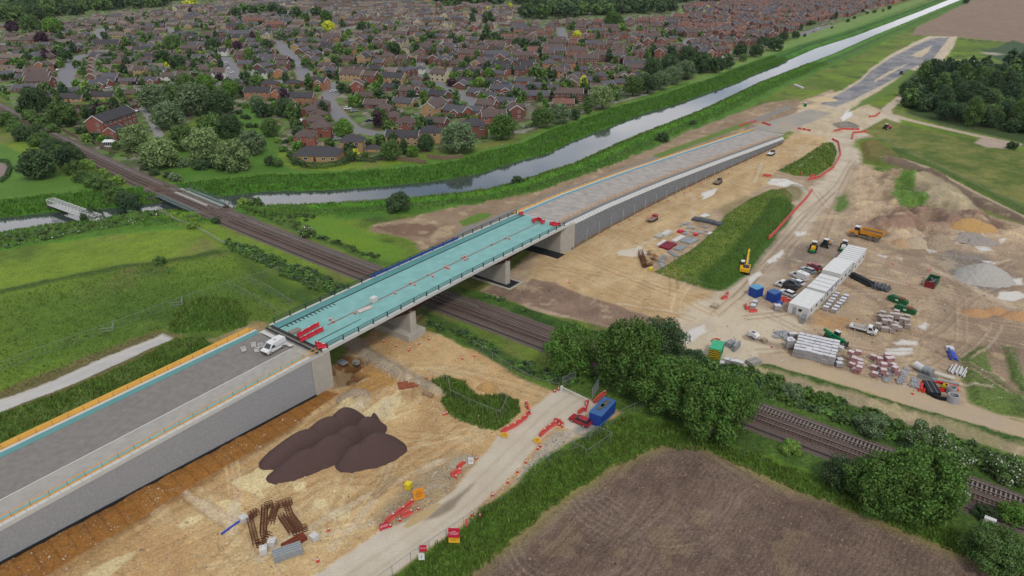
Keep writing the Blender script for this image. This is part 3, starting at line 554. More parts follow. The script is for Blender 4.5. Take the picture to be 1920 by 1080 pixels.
WV=np.concatenate([np.c_[a_,np.full(120,WZ)],np.c_[b_,np.full(120,WZ)]]);WF=[(k,k+1,120+k+1,120+k) for k in range(119)]
o=link('canal_water',npmesh('canal_water',WV,WF,water_mat()));o['kind']='structure'
if o.data.polygons[0].normal.z < 0: o.data.flip_normals()
# ================================================================ bridge and approach ramps
def W(s,n): return (s*BU[0]+n*BN[0],s*BU[1]+n*BN[1])
def SN(x,y): return (x*BU[0]+y*BU[1],x*BN[0]+y*BN[1])
def PS(px,py,z): return SN(*G(px,py,z))
M_conc=mat('concrete',(186,180,168),.85,.08,.6,.1)
M_coping=mat('pale_concrete',(208,208,202),.8,.05,.8)
M_wall=mat('stone_filled_mesh',(162,163,164),.9,.12,3,.3)
M_walld=mat('stone_mesh_dark',(134,136,140),.9,.3,3,.6)
M_deckt=mat('teal_membrane',(134,186,180),.65,.10,.35,0,spec=.2)
M_deckt2=mat('teal_membrane_edge',(92,152,150),.6,.07,.4)
M_rampr=mat('ramp_surface',(136,131,125),.9,.13,.9,.1)
M_slab=mat('ramp_slab',(172,168,160),.85,.1,.7,.05)
M_green=mat('dark_green_rail',(20,62,54),.45,.05)
M_steel=mat('weathering_steel',(98,58,46),.85,.2,.7)
M_black=mat('black_membrane',(34,36,40),.6,.15,1)
M_orange=mat('orange_rail_paint',(236,166,62),.6,.08)
M_orsand=mat('orange_sheet',(222,168,70),.8,.12,.7)
M_seam=mat('grey_seam',(136,128,122),.8,.12,.8)
M_blue=mat('blue_sheet',(44,84,160),.5,.12,1.5)
M_whitep=mat('white_paint',(228,228,226),.45,.03)
M_redp=mat('red_plastic',(214,48,62),.5,.1,2)
M_redp2=mat('faded_red_plastic',(214,88,78),.6,.12,2)
M_galv=mat('galvanised_steel',(158,162,164),.5,.06,2,metal=.3)
M_dark=mat('dark_rubber',(44,44,46),.8,.1)
M_glass=mat('dark_glass',(36,44,50),.12,.05,spec=.8)
B0,BE=74.0,164.0
def zb(s): return 9.0-(s-B0)*.0022+1.0*math.sin(max(0,min(1,(s-B0)/(BE-B0)))*math.pi)*.25
def rampz(s): return 7.7+(s-15)*.022 if s <= B0 else zb(s)
OR=(119.0,-112.35)
def Lc(s,n,z,o=OR): return (s-o[0],-(n-o[1]),z)
def ribbon(mb,ss,prof,zf,nf=None,o=OR,closed=True):
    """a section prof [(n, dz)] swept along s"""
    rows=[]
    for s in ss:
        off=nf(s) if nf else 0;rows.append([Lc(s,p[0]+off,zf(s)+p[1],o) for p in prof])
    k=len(prof);vs=[p for r_ in rows for p in r_];fs=[]
    for i in range(len(rows)-1):
        for j in range(k if closed else k-1):
            a,b=i*k+j,i*k+(j+1) % k;fs.append((a,b,b+k,a+k))
    if closed: fs += [tuple(range(k)),tuple(range(len(vs)-k,len(vs)))]
    return mb.add(vs,fs)
br=thing('road_bridge','unfinished road bridge with turquoise deck crossing the railway on concrete piers','bridge',(*W(*OR),0),BA)
SS=list(np.linspace(B0,BE,25))
ribbon(MB(),SS,[(-121.0,-.02),(-103.7,-.02),(-103.7,-.35),(-121.0,-.35)],zb).build('deck_slab',M_conc,br)
ribbon(MB(),SS,[(-118.4,0),(-103.95,0),(-103.95,-.018),(-118.4,-.018)],zb).build('deck_membrane',M_deckt,br)
ribbon(MB(),SS,[(-120.85,.07),(-118.75,.07),(-118.75,-.018),(-120.85,-.018)],zb).build('footway_membrane',M_deckt2,br)
ribbon(MB(),SS,[(-118.74,.035),(-118.41,.035),(-118.41,-.018),(-118.74,-.018)],zb).build('kerb_joint',M_black,br)
mb=MB();ribbon(mb,SS[2:],[(-111.55,.012),(-111.0,.012),(-111.0,.001),(-111.55,.001)],zb);mb.build('centre_joint',M_seam,br)
for n0,n1,sg in ((-121.45,-120.86,-1),(-103.94,-103.3,1)):
    ribbon(MB(),SS,[(n0,.18),(n1,.18),(n1,-.55),(n0,-.55)],zb).build('edge_beam',M_coping,br)
P1,P2=100.3,136.6
def gz(s):
    d=min(abs(s-P1),abs(s-P2));return 1.15+1.35*max(0,1-d/11.0)**1.6
for n in (-119.2,-114.5,-110.0,-105.2):
    mb=MB();g2=list(np.linspace(B0+1,BE-.5,61))
    ribbon(mb,g2,[(n-.03,-.36),(n+.03,-.36)],zb,closed=False);vs=[];fs=[]
    for s in g2:
        t,b=zb(s)-.36,zb(s)-.36-gz(s)
        for dn,zz_ in ((-.35,t),(.35,t),(.35,t-.06),(.03,t-.06),(.03,b+.07),(.45,b+.07),(.45,b),(-.45,b),(-.45,b+.07),(-.03,b+.07),(-.03,t-.06),(-.35,t-.06)): vs.append(Lc(s,n+dn,zz_))
    for i in range(len(g2)-1):
        for j in range(12): a=i*12+j;b=i*12+(j+1) % 12;fs.append((a,b,b+12,a+12))
    mb=MB();mb.add(vs,fs)
    for s in np.linspace(B0+2,BE-2,31):
        for q in (-.2,.2): mb.add([Lc(s,n,zb(s)-.42),Lc(s,n+q,zb(s)-.42),Lc(s,n+q,zb(s)-.36-gz(s)+.08),Lc(s,n,zb(s)-.36-gz(s)+.08)],[(0,1,2,3)])
    mb.build('girder',M_steel,br)
for s,zt in ((P1,6.35),(P2,6.4)):
    mb=MB();z0=-1.0
    hw=1.0;pts=[(-8.0,-hw),(8.0,-hw),(8.4,-.55),(8.4,.55),(8.0,hw),(-8.0,hw),(-8.4,.55),(-8.4,-.55)]
    P=[Lc(s+p[1],-112.4+p[0],0)[:2] for p in pts];mb.prism(P,z0,zt)
    for k in range(-11,12):
        for q in (-1,1): mb.box(Lc(s+q*(hw+.01),-112.4+k*.68,(zt+z0)/2),(.04,.07,zt-z0-.1))
    mb.build('pier',M_conc,br)
    for n in (-119.2,-114.5,-110.0,-105.2): MB().box(Lc(s,n,zt+.09),(.8,.8,.2)).build('bearing_block',M_conc,br)
MB().box(Lc(P1,-112.9,.72),(5.6,19.2,1.7)).build('pier_footing',M_conc,br)
mb=MB();mb.box(Lc(P2,-111.6,.05),(4.6,19.0,.12));mb.build('footing_membrane',M_black,br)
mb=MB();mb.box(Lc(P2-2.75,-111.6,.1),(.7,20.4,.2));mb.box(Lc(P2+2.75,-111.6,.1),(.7,20.4,.2));mb.box(Lc(P2,-101.7,.1),(4.78,.6,.2));mb.build('footing_kerb',M_conc,br)
mb=MB();mb.box(Lc(B0-1.0,-112.4,3.7),(4.6,18.3,9.4));mb.box(Lc(B0+1.4,-112.4,3.3),(.5,17.4,8.6))
for k in range(26): mb.box(Lc(B0+1.67,-120.6+k*.66,3.3),(.04,.06,8.5))
mb.build('abutment',M_conc,br)
mb=MB();mb.prism([Lc(s,n,0)[:2] for s,n in ((BE-1.2,-121.2),(BE-1.2,-104.6),(BE+.2,-103.35),(BE+4.6,-103.35),(BE+4.6,-121.2))],-.8,8.2)
for k in range(25): mb.box(Lc(BE-1.22,-120.6+k*.66,3.5),(.04,.06,8.6))
mb.build('abutment',M_conc,br)
MB().box(Lc(BE-3.2,-112.0,.06),(4.0,18.2,.14)).build('abutment_membrane',M_black,br)
mb=MB();mb.box(Lc(B0+.1,-112.4,9.06),(.55,17.2,.12));mb.box(Lc(B0-1.1,-112.4,9.02),(.5,17.2,.1));mb.build('expansion_joint',M_black,br)
MB().box(Lc(B0-2.6,-115.3,9.04),(.9,10.2,.1)).build('joint_block',M_coping,br)
MB().box(Lc(BE+.1,-112.5,zb(BE)+.03),(.35,17.0,.08)).build('end_strip',M_coping,br)
mb=MB()
for k in range(13): mb.box(Lc(76.2+k*1.05,-118.0+k*.02,zb(80)+.03),(.32,1.0,.05))
mb.box(Lc(81.5,-107.6,zb(82)+.03),(12.5,.18,.05));mb.build('dark_marks',M_black,br)
posts_s=[75.2+k*4.18 for k in range(22)]
for n,sg in ((-121.15,-1),(-103.6,1)):
    mb=MB()
    for i in range(len(posts_s)-1):
        a,b=posts_s[i],posts_s[i+1]
        for hh,t in ((1.12,.11),(.74,.07),(.42,.07)): mb.beam(Lc(a,n,zb(a)+.18+hh),Lc(b,n,zb(b)+.18+hh),.09,t)
    pr=mb.build('parapet',M_green,br)
    pm=MB().box((0,0,.56),(.14,.2,1.14)).box((0,0,.02),(.34,.42,.05)).mesh('post',M_green)
    for s in posts_s:
        p=link('post',pm,pr);p.location=Lc(s,n,zb(s)+.18)
# blue sheeting hung along the far parapet
s0=PS(702,521,9.9)[0];s1=PS(868,447,9.9)[0]
mb=MB()
for hh in (.32,.72):
    ribbon(mb,list(np.linspace(s0,s1,14)),[(-121.02,hh),(-120.98,hh+.05),(-120.96,hh+.36),(-121.0,hh+.36)],zb)
tag(mb.build('tarpaulin',M_blue),'blue sheeting strung along the far parapet of the turquoise bridge','sheeting')
o=bpy.data.objects['tarpaulin'];o.location=(*W(*OR),0);o.rotation_euler=(0,0,BA)

# ---- near ramp
RO=(30.0,-112.35)
r1=thing('approach_ramp','near approach ramp with smooth grey retaining wall, ending where the white van stands','ramp',(*W(*RO),0),BA)
S1=list(np.linspace(-25,B0-3.3,24))
ribbon(MB(),S1,[(-120.3,0),(-109.6,0),(-109.6,-.3),(-120.3,-.3)],rampz,o=RO).build('road_surface',M_rampr,r1)
ribbon(MB(),S1,[(-109.35,.05),(-105.35,.07),(-105.35,-.3),(-109.35,-.3)],rampz,o=RO).build('side_slab',M_slab,r1);ribbon(MB(),S1,[(-109.58,.07),(-109.37,.07),(-109.37,-.3),(-109.58,-.3)],rampz,o=RO).build('slab_edge',M_coping,r1)
ribbon(MB(),S1,[(-105.33,.08),(-104.3,.09),(-104.3,-.3),(-105.33,-.3)],rampz,o=RO).build('membrane_strip',M_deckt,r1)
ribbon(MB(),S1,[(-120.98,.42),(-120.32,.02),(-120.32,-.3),(-120.98,-.3)],rampz,o=RO).build('membrane_upstand',M_deckt2,r1)
ribbon(MB(),S1,[(-121.6,.5),(-121.0,.5),(-121.0,-.4),(-121.6,-.4)],rampz,o=RO).build('coping',M_coping,r1)
mb=MB();ribbon(mb,S1,[(-104.28,.2),(-103.35,.2),(-103.35,-.55),(-104.28,-.55)],rampz,o=RO);mb.mi=1
for s in np.arange(-24,70,1.55): mb.box(Lc(s,-103.8,rampz(s)+.2,RO),(.05,.95,.012))
mb.build('coping',[M_coping,M_seam],r1)
mb=MB();ribbon(mb,S1,[(-103.42,-.56),(-103.42,-10),(-104.2,-10),(-104.2,-.56)],rampz,o=RO);mb.build('retaining_wall',M_wall,r1)
mb=MB();ribbon(mb,S1,[(-121.5,-.4),(-121.5,-10),(-120.9,-10),(-120.9,-.4)],rampz,o=RO);mb.build('retaining_wall',M_wall,r1)
ribbon(MB(),S1,[(-124.2,.1),(-121.62,.3),(-121.62,-.3),(-124.2,-.5)],rampz,o=RO).build('orange_sheet',M_orsand,r1)
ribbon(MB(),S1,[(-127,-3.2),(-124.0,.0),(-121.7,.0),(-121.7,-9),(-127,-9)],rampz,o=RO).build('side_fill',mat('side_fill_soil',(176,150,108),.95,.15,.8),r1)
ribbon(MB(),[s for s in S1],[(-103.36,.25),(-103.0,.25),(-103.0,-.3),(-103.36,-.3)],lambda s: max(0,2.1-(s-15)*.036),o=RO).build('wall_footing',M_black,r1)
def guard(name,label,s_list,n,zf,nf,o,parent_loc,hts,post_every):
    t=thing(name,label,'guard rail',parent_loc,BA,'orange guard rails on the ramps')
    for hh,tk in hts:
        mb=MB()
        for i in range(len(s_list)-1):
            a,b=s_list[i],s_list[i+1];mb.beam(Lc(a,n+nf(a),zf(a)+hh,o),Lc(b,n+nf(b),zf(b)+hh,o),.06,tk)
        mb.build('rail',M_orange,t)
    pm=MB().box((0,0,.55),(.06,.06,1.1)).mesh('post',mat('rail_post',(150,120,80),.6))
    a=s_list[0]
    while a < s_list[-1]:
        p=link('post',pm,t);p.location=Lc(a,n+nf(a),zf(a)+.1,o);a += post_every
    return t
Z0=lambda s: 0.0
guard('guard_rail','orange guard rail along the wall side of the near ramp',list(np.linspace(-24,73,30)),-104.2,rampz,Z0,RO,(*W(*RO),0),((1.15,.10),(.3,.28)),2.6)
guard('guard_rail','thin orange guard rail on the meadow side of the near ramp',list(np.linspace(-24,73,30)),-121.9,rampz,Z0,RO,(*W(*RO),0),((1.0,.05),(.6,.04)),2.6)
# ---- far ramp, curving away
def interp(T): return lambda s: float(np.interp(s,[t[0] for t in T],[t[1] for t in T]))
NWf=interp([(160,-103.5),(168,-103.9),(187,-104.0),(212,-103.5),(232,-102.6),(251,-101.3),(275,-99.3),(298,-97.1),(320,-95.4),(346,-93.6)])
ZWf=interp([(164,zb(164)),(190,8.1),(210,7.25),(230,6.5),(250,5.75),(275,5.0),(298,4.3),(320,3.5),(346,2.4)])
FO=(250.0,-112.0)
r2=thing('approach_ramp','far approach ramp curving away, its dark mesh wall still being faced','ramp',(*W(*FO),0),BA)
S2=list(np.linspace(BE+.35,344,60))
ribbon(MB(),S2,[(-16.2,0),(-2.4,0),(-2.4,-.3),(-16.2,-.3)],ZWf,NWf,FO).build('road_surface',mat('ramp_surface_pale',(172,166,158),.9,.2,.4,.1),r2)
S2b=[s for s in S2 if s < 338]
ribbon(MB(),S2b,[(-2.38,.25),(-2.15,.25),(-2.15,-.5),(-2.38,-.5)],ZWf,NWf,FO).build('upstand',M_slab,r2)
ribbon(MB(),S2b,[(-2.14,-.25),(-1.1,-.3),(-1.1,-.9),(-2.14,-.9)],ZWf,NWf,FO).build('ledge',mat('ledge_grey',(128,128,132),.85,.12,1),r2)
mb=MB();ribbon(mb,S2b,[(-1.08,-.2),(-.92,-.2),(.02,-1.15),(-.1,-1.25),(-1.08,-.9)],ZWf,NWf,FO);mb.mi=1
for s in np.arange(168,338,1.7): mb.beam(Lc(s,NWf(s)-.88,ZWf(s)-.2,FO),Lc(s,NWf(s)+.06,ZWf(s)-1.16,FO),.05,.05)
mb.build('facing_panels',[M_coping,M_seam],r2)
ribbon(MB(),S2b,[(-.1,-1.26),(.06,-1.26),(.06,-11),(-.9,-11),(-.9,-.95)],ZWf,NWf,FO).build('retaining_wall',M_walld,r2)
ribbon(MB(),S2b,[(-16.6,.4),(-16.22,.02),(-16.22,-.3),(-16.6,-.3)],ZWf,NWf,FO).build('membrane_upstand',mat('blue_grey_membrane',(110,158,172),.6),r2)
ribbon(MB(),S2b[:-3],[(-17.2,.5),(-16.62,.5),(-16.62,-.5),(-17.2,-.5)],ZWf,NWf,FO).build('coping',M_coping,r2)
ribbon(MB(),S2,[(-17.2,-.45),(-17.1,-11),(-16.6,-11),(-16.6,-.45)],ZWf,NWf,FO).build('retaining_wall',M_wall,r2)
ribbon(MB(),S2,[(-20.2,-.5),(-17.25,.15),(-17.25,-.5),(-20.2,-1.2)],ZWf,NWf,FO).build('orange_sheet',M_orsand,r2)
ribbon(MB(),S2,[(-25,-5),(-20,-.6),(-17.3,-.3),(-17.3,-9),(-25,-9)],ZWf,NWf,FO).build('side_fill',MATS['side_fill_soil'],r2)
mb=MB()
for i,s in enumerate(np.arange(169,330,1.9)):
    z1=ZWf(s)-1.4;zf=max(.3,z1-3.0-.8*(i % 3 == 0));mb.beam(Lc(s,NWf(s)+.12,z1,FO),Lc(s+1.3,NWf(s)+.14,max(.3,z1-2.4),FO),.035,.035)
    if i % 4 == 0: mb.beam(Lc(s,NWf(s)+.2,z1*.6,FO),Lc(s-2.4,NWf(s)+1.5,.15,FO),.07,.07)
mb.build('wall_strut',mat('strut_white',(196,198,198),.6),r2)
mb=MB()
for i,s in enumerate(np.arange(168,336,2.0)): mb.box(Lc(s,NWf(s)+.3,.35,FO),(2.0,.5,.7))
mb.build('wall_footing',mat('footing_brown',(132,112,92),.9,.2,1),r2)
guard('guard_rail','orange guard rail with posts along the mesh wall side of the far ramp',[s for s in S2 if s < 336],-2.5,ZWf,NWf,FO,(*W(*FO),0),((1.1,.06),(.6,.05),(.3,.12)),2.6)
guard('guard_rail','orange guard rail on the canal side of the far ramp',[s for s in S2 if s < 330],-17.5,ZWf,NWf,FO,(*W(*FO),0),((.9,.05),(.5,.04)),2.9)

# ================================================================ railway
M_rail=mat('rail_steel',(172,166,160),.35,.05,2,metal=.5)
M_railweb=mat('rusty_rail_web',(72,50,42),.8,.1)
M_sleep=mat('concrete_sleeper',(142,132,124),.9,.15,1)
M_sleepd=mat('brown_sleeper',(108,88,78),.9,.15,1)
RR=[tuple(p) for p in smooth_line(RAIL,3)]
RBZ=.44
def railz(x,y): return RBZ
tracks_=(('two shining rails on pale concrete sleepers, the track nearer the town',1.75,M_sleep,0),('two rails on browner sleepers, the track nearer the ploughed field',-1.75,M_sleepd,1))
for lab,o_,ms_,kk_ in tracks_:
    cl_=offs(RR,-o_);base=cl_[len(cl_)//2]
    t=thing('railway_track',lab,'railway track',(base[0],base[1],0),0,'the two parallel railway tracks')
    for g_ in (-.752,.752):
        q=offs(cl_,g_);mb=MB()
        for i in range(len(q)-1):
            a=(q[i][0]-base[0],q[i][1]-base[1],RBZ+.2);b=(q[i+1][0]-base[0],q[i+1][1]-base[1],RBZ+.2)
            mb.mi=0;mb.beam((a[0],a[1],a[2]+.03),(b[0],b[1],b[2]+.03),.09,.05);mb.mi=1;mb.beam((a[0],a[1],a[2]-.065),(b[0],b[1],b[2]-.065),.13,.13)
        mb.build('rail',[M_rail,M_railweb],t)
    mb=MB();acc=0
    for i in range(len(cl_)-1):
        a,b=Vector(cl_[i]),Vector(cl_[i+1]);d=(b-a).length;u=(b-a)/d;th=math.atan2(u.y,u.x)
        while acc < d:
            p=a+u*acc
            if p.y < 420: mb.box((p.x-base[0],p.y-base[1],RBZ+.02),(.27,2.5,.12),rz=th)
            acc += .68
        acc -= d
    so=mb.build('sleepers',ms_,t);so['kind']='stuff'
# cable trough beside the track
q=offs(RR,5.1);base=q[len(q)//2];mb=MB()
for i in range(len(q)-1): mb.beam((q[i][0]-base[0],q[i][1]-base[1],.42),(q[i+1][0]-base[0],q[i+1][1]-base[1],.42),.34,.16)
o=mb.build('cable_trough',mat('trough_concrete',(96,88,84),.9,.15,1));o.location=(base[0],base[1],0)
tag(o,'narrow concrete cable trough running beside the browner railway track','cable trough')
# rail bridge over the canal
def rail_at(px,py):
    g=Vector(G(px,py,RZ));i=min(range(len(RR)),key=lambda k: (Vector(RR[k])-g).length);a=Vector(RR[max(i-1,0)]);b=Vector(RR[min(i+1,len(RR)-1)])
    d=b-a;return Vector(RR[i]),math.atan2(d.y,d.x)
c_,th=rail_at(356,373)
M_rbg=mat('grey_green_girder',(104,122,116),.7,.1,1);M_brick=mat('blackened_brick',(92,84,78),.9,.2,2)
rb=thing('railway_bridge','low grey-green girder bridge carrying the railway over the canal','bridge',(c_.x,c_.y,0),th)
RBL=27
MB().box((0,0,.05),(RBL,9.4,.5)).build('bridge_deck',mat('bridge_ballast',(112,100,94),.9,.2,2),rb)
for yy in (-5.1,5.1):
    mb=MB();mb.box((0,yy,-.1),(RBL,.3,1.8));mb.box((0,yy,.82),(RBL,.55,.08));mb.box((0,yy,-.98),(RBL,.7,.08))
    for k in range(14): mb.box((-RBL/2+1+k*1.9,yy,-.1),(.08,.5,1.7))
    mb.build('main_girder',M_rbg,rb)
MB().box((0,0,.78),(RBL-4,.9,.5)).build('centre_girder',mat('pale_girder_top',(176,170,160),.8,.1,1),rb)
MB().box((0,3.9,.5),(RBL+4,1.2,.3)).build('side_walkway',mat('pale_walkway',(150,158,150),.8,.1,1),rb)
for sx in (-1,1):
    mb=MB();mb.box((sx*RBL/2,0,-1.6),(2.4,13,3.3));mb.box((sx*(RBL/2+1.5),-7.5,-1.2),(3.0,3.6,2.8));mb.build('abutment',M_brick,rb)
for yy in (-6.4,6.4):
    hm=MB()
    for k in range(18):
        x=-RBL/2+k*RBL/17;hm.box((x,yy,1.3),(.06,.06,1.4))
        if k < 17:
            for hh in (1.1,1.55,2.0): hm.beam((x,yy,hh),(x+RBL/17,yy,hh),.05)
            hm.beam((x,yy,1.1),(x+RBL/17,yy,2.0),.05)
    hm.box((0,yy*.93,.58),(RBL,1.0,.08));hm.build('handrail',M_rbg,rb)
# white lattice footbridge
fa=G(97,388,2.0);fb=G(190,398,1.0)
fA=Vector(G(96,382,.8));fB=Vector(G(168,408,.8));d=fB-fA;FL_=d.length+6;th=math.atan2(d.y,d.x);fc_=fA+d.normalized()*FL_/2
fbm_=thing('footbridge','white lattice footbridge spanning the canal beside a round bush','footbridge',(fc_.x,fc_.y,0),th)
M_fb=mat('white_lattice',(216,216,214),.6,.05)
MB().box((0,0,.7),(FL_,2.4,.12)).build('walkway',M_fb,fbm_)
for yy in (-1.25,1.25):
    mb=MB();mb.beam((-FL_/2,yy,.75),(FL_/2,yy,.75),.14,.24);mb.beam((-FL_/2,yy,2.7),(FL_/2,yy,2.7),.16,.2);nb=14
    for k in range(nb):
        x=-FL_/2+k*FL_/nb;mb.beam((x,yy,.75),(x,yy,2.7),.1);mb.beam((x,yy,.8),(x+FL_/nb,yy,2.65),.08);mb.beam((x,yy,2.65),(x+FL_/nb,yy,.8),.06)
    mb.beam((FL_/2,yy,.75),(FL_/2,yy,2.7),.1);mb.build('lattice_side',M_fb,fbm_)
mb=MB()
for k in range(15):
    x=-FL_/2+k*FL_/14;mb.beam((x,-1.25,2.72),(x,1.25,2.72),.1)
    if k < 14: mb.beam((x,-1.25,2.72),(x+FL_/14,1.25,2.72),.07);mb.beam((x,1.25,2.72),(x+FL_/14,-1.25,2.72),.07)
mb.build('top_bracing',M_fb,fbm_)
for sx in (-1,1): MB().box((sx*(FL_/2-.5),0,-1.2),(1.4,3.4,3.5)).build('bridge_support',M_brick,fbm_)
# ================================================================ vegetation
def foliage(name,rgb,k=1.7,var=.3,transl=.13,objvar=.16,flowers=None):
    if name in MATS: return MATS[name]
    m=bpy.data.materials.new(name);m.use_nodes=True;t=m.node_tree;n=t.nodes;b=n['Principled BSDF'];l=t.links.new
    b.inputs['Roughness'].default_value=.65;b.inputs['Specular IOR Level'].default_value=.18
    ge=n.new('ShaderNodeNewGeometry');oi=n.new('ShaderNodeObjectInfo');no=n.new('ShaderNodeTexNoise');no.inputs['Scale'].default_value=.45;no.inputs['Detail'].default_value=3;l(ge.outputs['Position'],no.inputs[0])
    def mr(o_,a,b_,i0=0,i1=1):
        q=n.new('ShaderNodeMapRange');q.inputs[1].default_value=i0;q.inputs[2].default_value=i1;q.inputs[3].default_value=a;q.inputs[4].default_value=b_;l(o_,q.inputs[0]);return q.outputs[0]
    def mul(a,b_):
        q=n.new('ShaderNodeMath');q.operation='MULTIPLY';l(a,q.inputs[0]);l(b_,q.inputs[1]);return q.outputs[0]
    v=mul(mul(mr(ge.outputs['Random Per Island'],1-var,1+var),mr(oi.outputs['Random'],1-objvar,1+objvar)),mr(no.outputs[0],.78,1.25,.3,.7))
    hs=n.new('ShaderNodeHueSaturation');hs.inputs['Color'].default_value=(*C(*rgb,k),1)
    l(mr(no.outputs[0],.485,.515,.3,.7),hs.inputs['Hue']);l(v,hs.inputs['Value']);c=hs.outputs[0]
    if flowers:
        th=n.new('ShaderNodeMath');th.operation='GREATER_THAN';th.inputs[1].default_value=1-flowers;l(ge.outputs['Random Per Island'],th.inputs[0])
        f2=n.new('ShaderNodeMix');f2.data_type='RGBA';l(th.outputs[0],f2.inputs[0]);l(c,f2.inputs[6]);f2.inputs[7].default_value=(*C(226,228,210,1.1),1);c=f2.outputs[2]
    l(c,b.inputs['Base Color'])
    if transl:
        tr=n.new('ShaderNodeBsdfTranslucent');l(c,tr.inputs[0]);ms=n.new('ShaderNodeMixShader');ms.inputs[0].default_value=transl
        l(b.outputs[0],ms.inputs[1]);l(tr.outputs[0],ms.inputs[2]);l(ms.outputs[0],n['Material Output'].inputs[0])
    MATS[name]=m;return m
KIND={  # colour, description
 'dark': ((60,80,48),'dark green'),'mid': ((76,100,50),'mid green'),'bright': ((84,116,46),'bright green'),'willow': ((104,122,76),'pale silvery green'),
 'grey': ((92,110,76),'grey-green'),'yellow': ((186,190,52),'golden yellow'),'purple': ((62,44,54),'purple-leaved'),'conifer': ((52,74,48),'blackish green'),'lime': ((106,132,60),'lime green'),'ash': ((72,100,42),'fresh green'),'elder': ((74,96,50),'white-flowering')}
FOL={k: foliage('foliage_'+k,v[0],flowers=.10 if k == 'elder' else None) for k,v in KIND.items()}
M_bark=mat('bark',(104,92,78),.95,.2,2,.4)
def leafcloud(centers,radii,nl,ls,rg,up=.25,squash=.85):
    """nl leaf quads spread over the surfaces of lobes; returns V, F"""
    n=len(centers);p=radii**2/np.sum(radii**2);k=rg.choice(n,nl,p=p)
    d=rg.normal(size=(nl,3));d[:,2] += up;d /= np.linalg.norm(d,axis=1)[:,None]
    rr=radii[k]*(rg.random(nl)**.35)*1.02
    c=centers[k]+d*rr[:,None]*np.array([1,1,squash])
    nrm=d+rg.normal(size=(nl,3))*.55;nrm /= np.linalg.norm(nrm,axis=1)[:,None]
    t=np.cross(nrm,rg.normal(size=(nl,3)));t /= np.linalg.norm(t,axis=1)[:,None];b=np.cross(nrm,t)
    s=ls*(.6+.8*rg.random(nl))[:,None];t=t*s;b=b*s*.62
    V=np.stack([c-t*.9,c-b,c+t*1.1,c+b],1).reshape(-1,3);F=np.arange(nl*4).reshape(-1,4);return V,F
def crown_pts(style,rg):
    """lobes of a crown of radius 1; z from the ground, returns centres, radii, height"""
    if style == 'round': n=26;H=1.75;base=.35
    elif style == 'broad': n=54;H=1.55;base=.25
    elif style == 'willow': n=30;H=1.6;base=.12
    elif style == 'column': n=22;H=2.8;base=.3
    elif style == 'conifer': n=26;H=2.6;base=.2
    else: n=14;H=1.15;base=-.1
    cs=[];rs=[]
    for i in range(n):
        z=(i+.5)/n;a=i*2.399+rg.random()*.8;
        if style == 'conifer': R_=(1-z)*.75+.05;r=.34*(1-z)+.12
        elif style == 'column': R_=.55*math.sin(math.pi*min(1,z*.9+.1))+.05;r=.38
        else:
            R_=math.sqrt(max(0,1-(2*z-.85)**2/1.4))*.68*(.75+.45*rg.random());r={'willow': .27,'broad': .215}.get(style,.31)*(.75+.7*rg.random())
        cs.append((R_*math.cos(a),R_*math.sin(a),base+z*(H-base-.2)+(.12 if style == 'willow' else 0)*rg.random()));rs.append(r)
    cs.append((0,0,base+(H-base)*.45));rs.append(.5 if style not in ('conifer','column') else .3)
    return np.array(cs),np.array(rs),H
CR={}
def crown_mesh(style,kind,lod,v):
    key=(style,kind,lod,v)
    if key not in CR:
        rg=np.random.default_rng(hash((style,lod,v)) % 99991 if False else (sum(map(ord,style))*7+lod*131+v*17))
        c,r,H=crown_pts(style,rg);nl,ls=((17000,.031),(5200,.056),(1500,.10),(460,.18))[lod]
        V,F=leafcloud(c,r,nl,ls,rg)
        CR[key]=npmesh('crown',V,F,FOL[kind])
    return CR[key]
TR={}
def trunk_mesh(style,v):
    key=(style,v)
    if key not in TR:
        rg=random.Random(v*5+len(style));mb=MB();h=.9 if style in ('round','broad','willow') else 1.4
        mb.tube((0,0,-.15),(0,0,h*.5),.075,.055,7);mb.tube((0,0,h*.5),(.03,.02,h),.055,.02,6)
        for k in range(7):
            a=k*2.4+rg.random();z=h*(.35+.07*k);mb.tube((0,0,z),(.55*math.cos(a),.55*math.sin(a),z+.28+.2*rg.random()),.03,.008,5,False)
        TR[key]=mb.mesh('trunk',M_bark)
    return TR[key]
def zc_(x,y,z=0): return y*math.cos(CP)+(CH-z)*math.sin(CP)
TREES=[];BUSHES=[]
def tree(px,py,wpx,kind='mid',style='round',note=None,hs=1.0):
    g=G(px,py);r=wpx/2*zc_(*g)/CF
    g=(g[0],g[1]+r*.55)          # the photo shows the near foot of the crown
    TREES.append(dict(x=g[0],y=g[1],r=r,kind=kind,style=style,note=note,px=wpx,hs=hs))
def bush(px,py,wpx,kind='mid',note=None,hs=1.0):
    g=G(px,py);r=wpx/2*zc_(*g)/CF;g=(g[0],g[1]+r*.5)
    BUSHES.append(dict(x=g[0],y=g[1],r=r,kind=kind,style='bush',note=note,px=wpx,hs=hs))
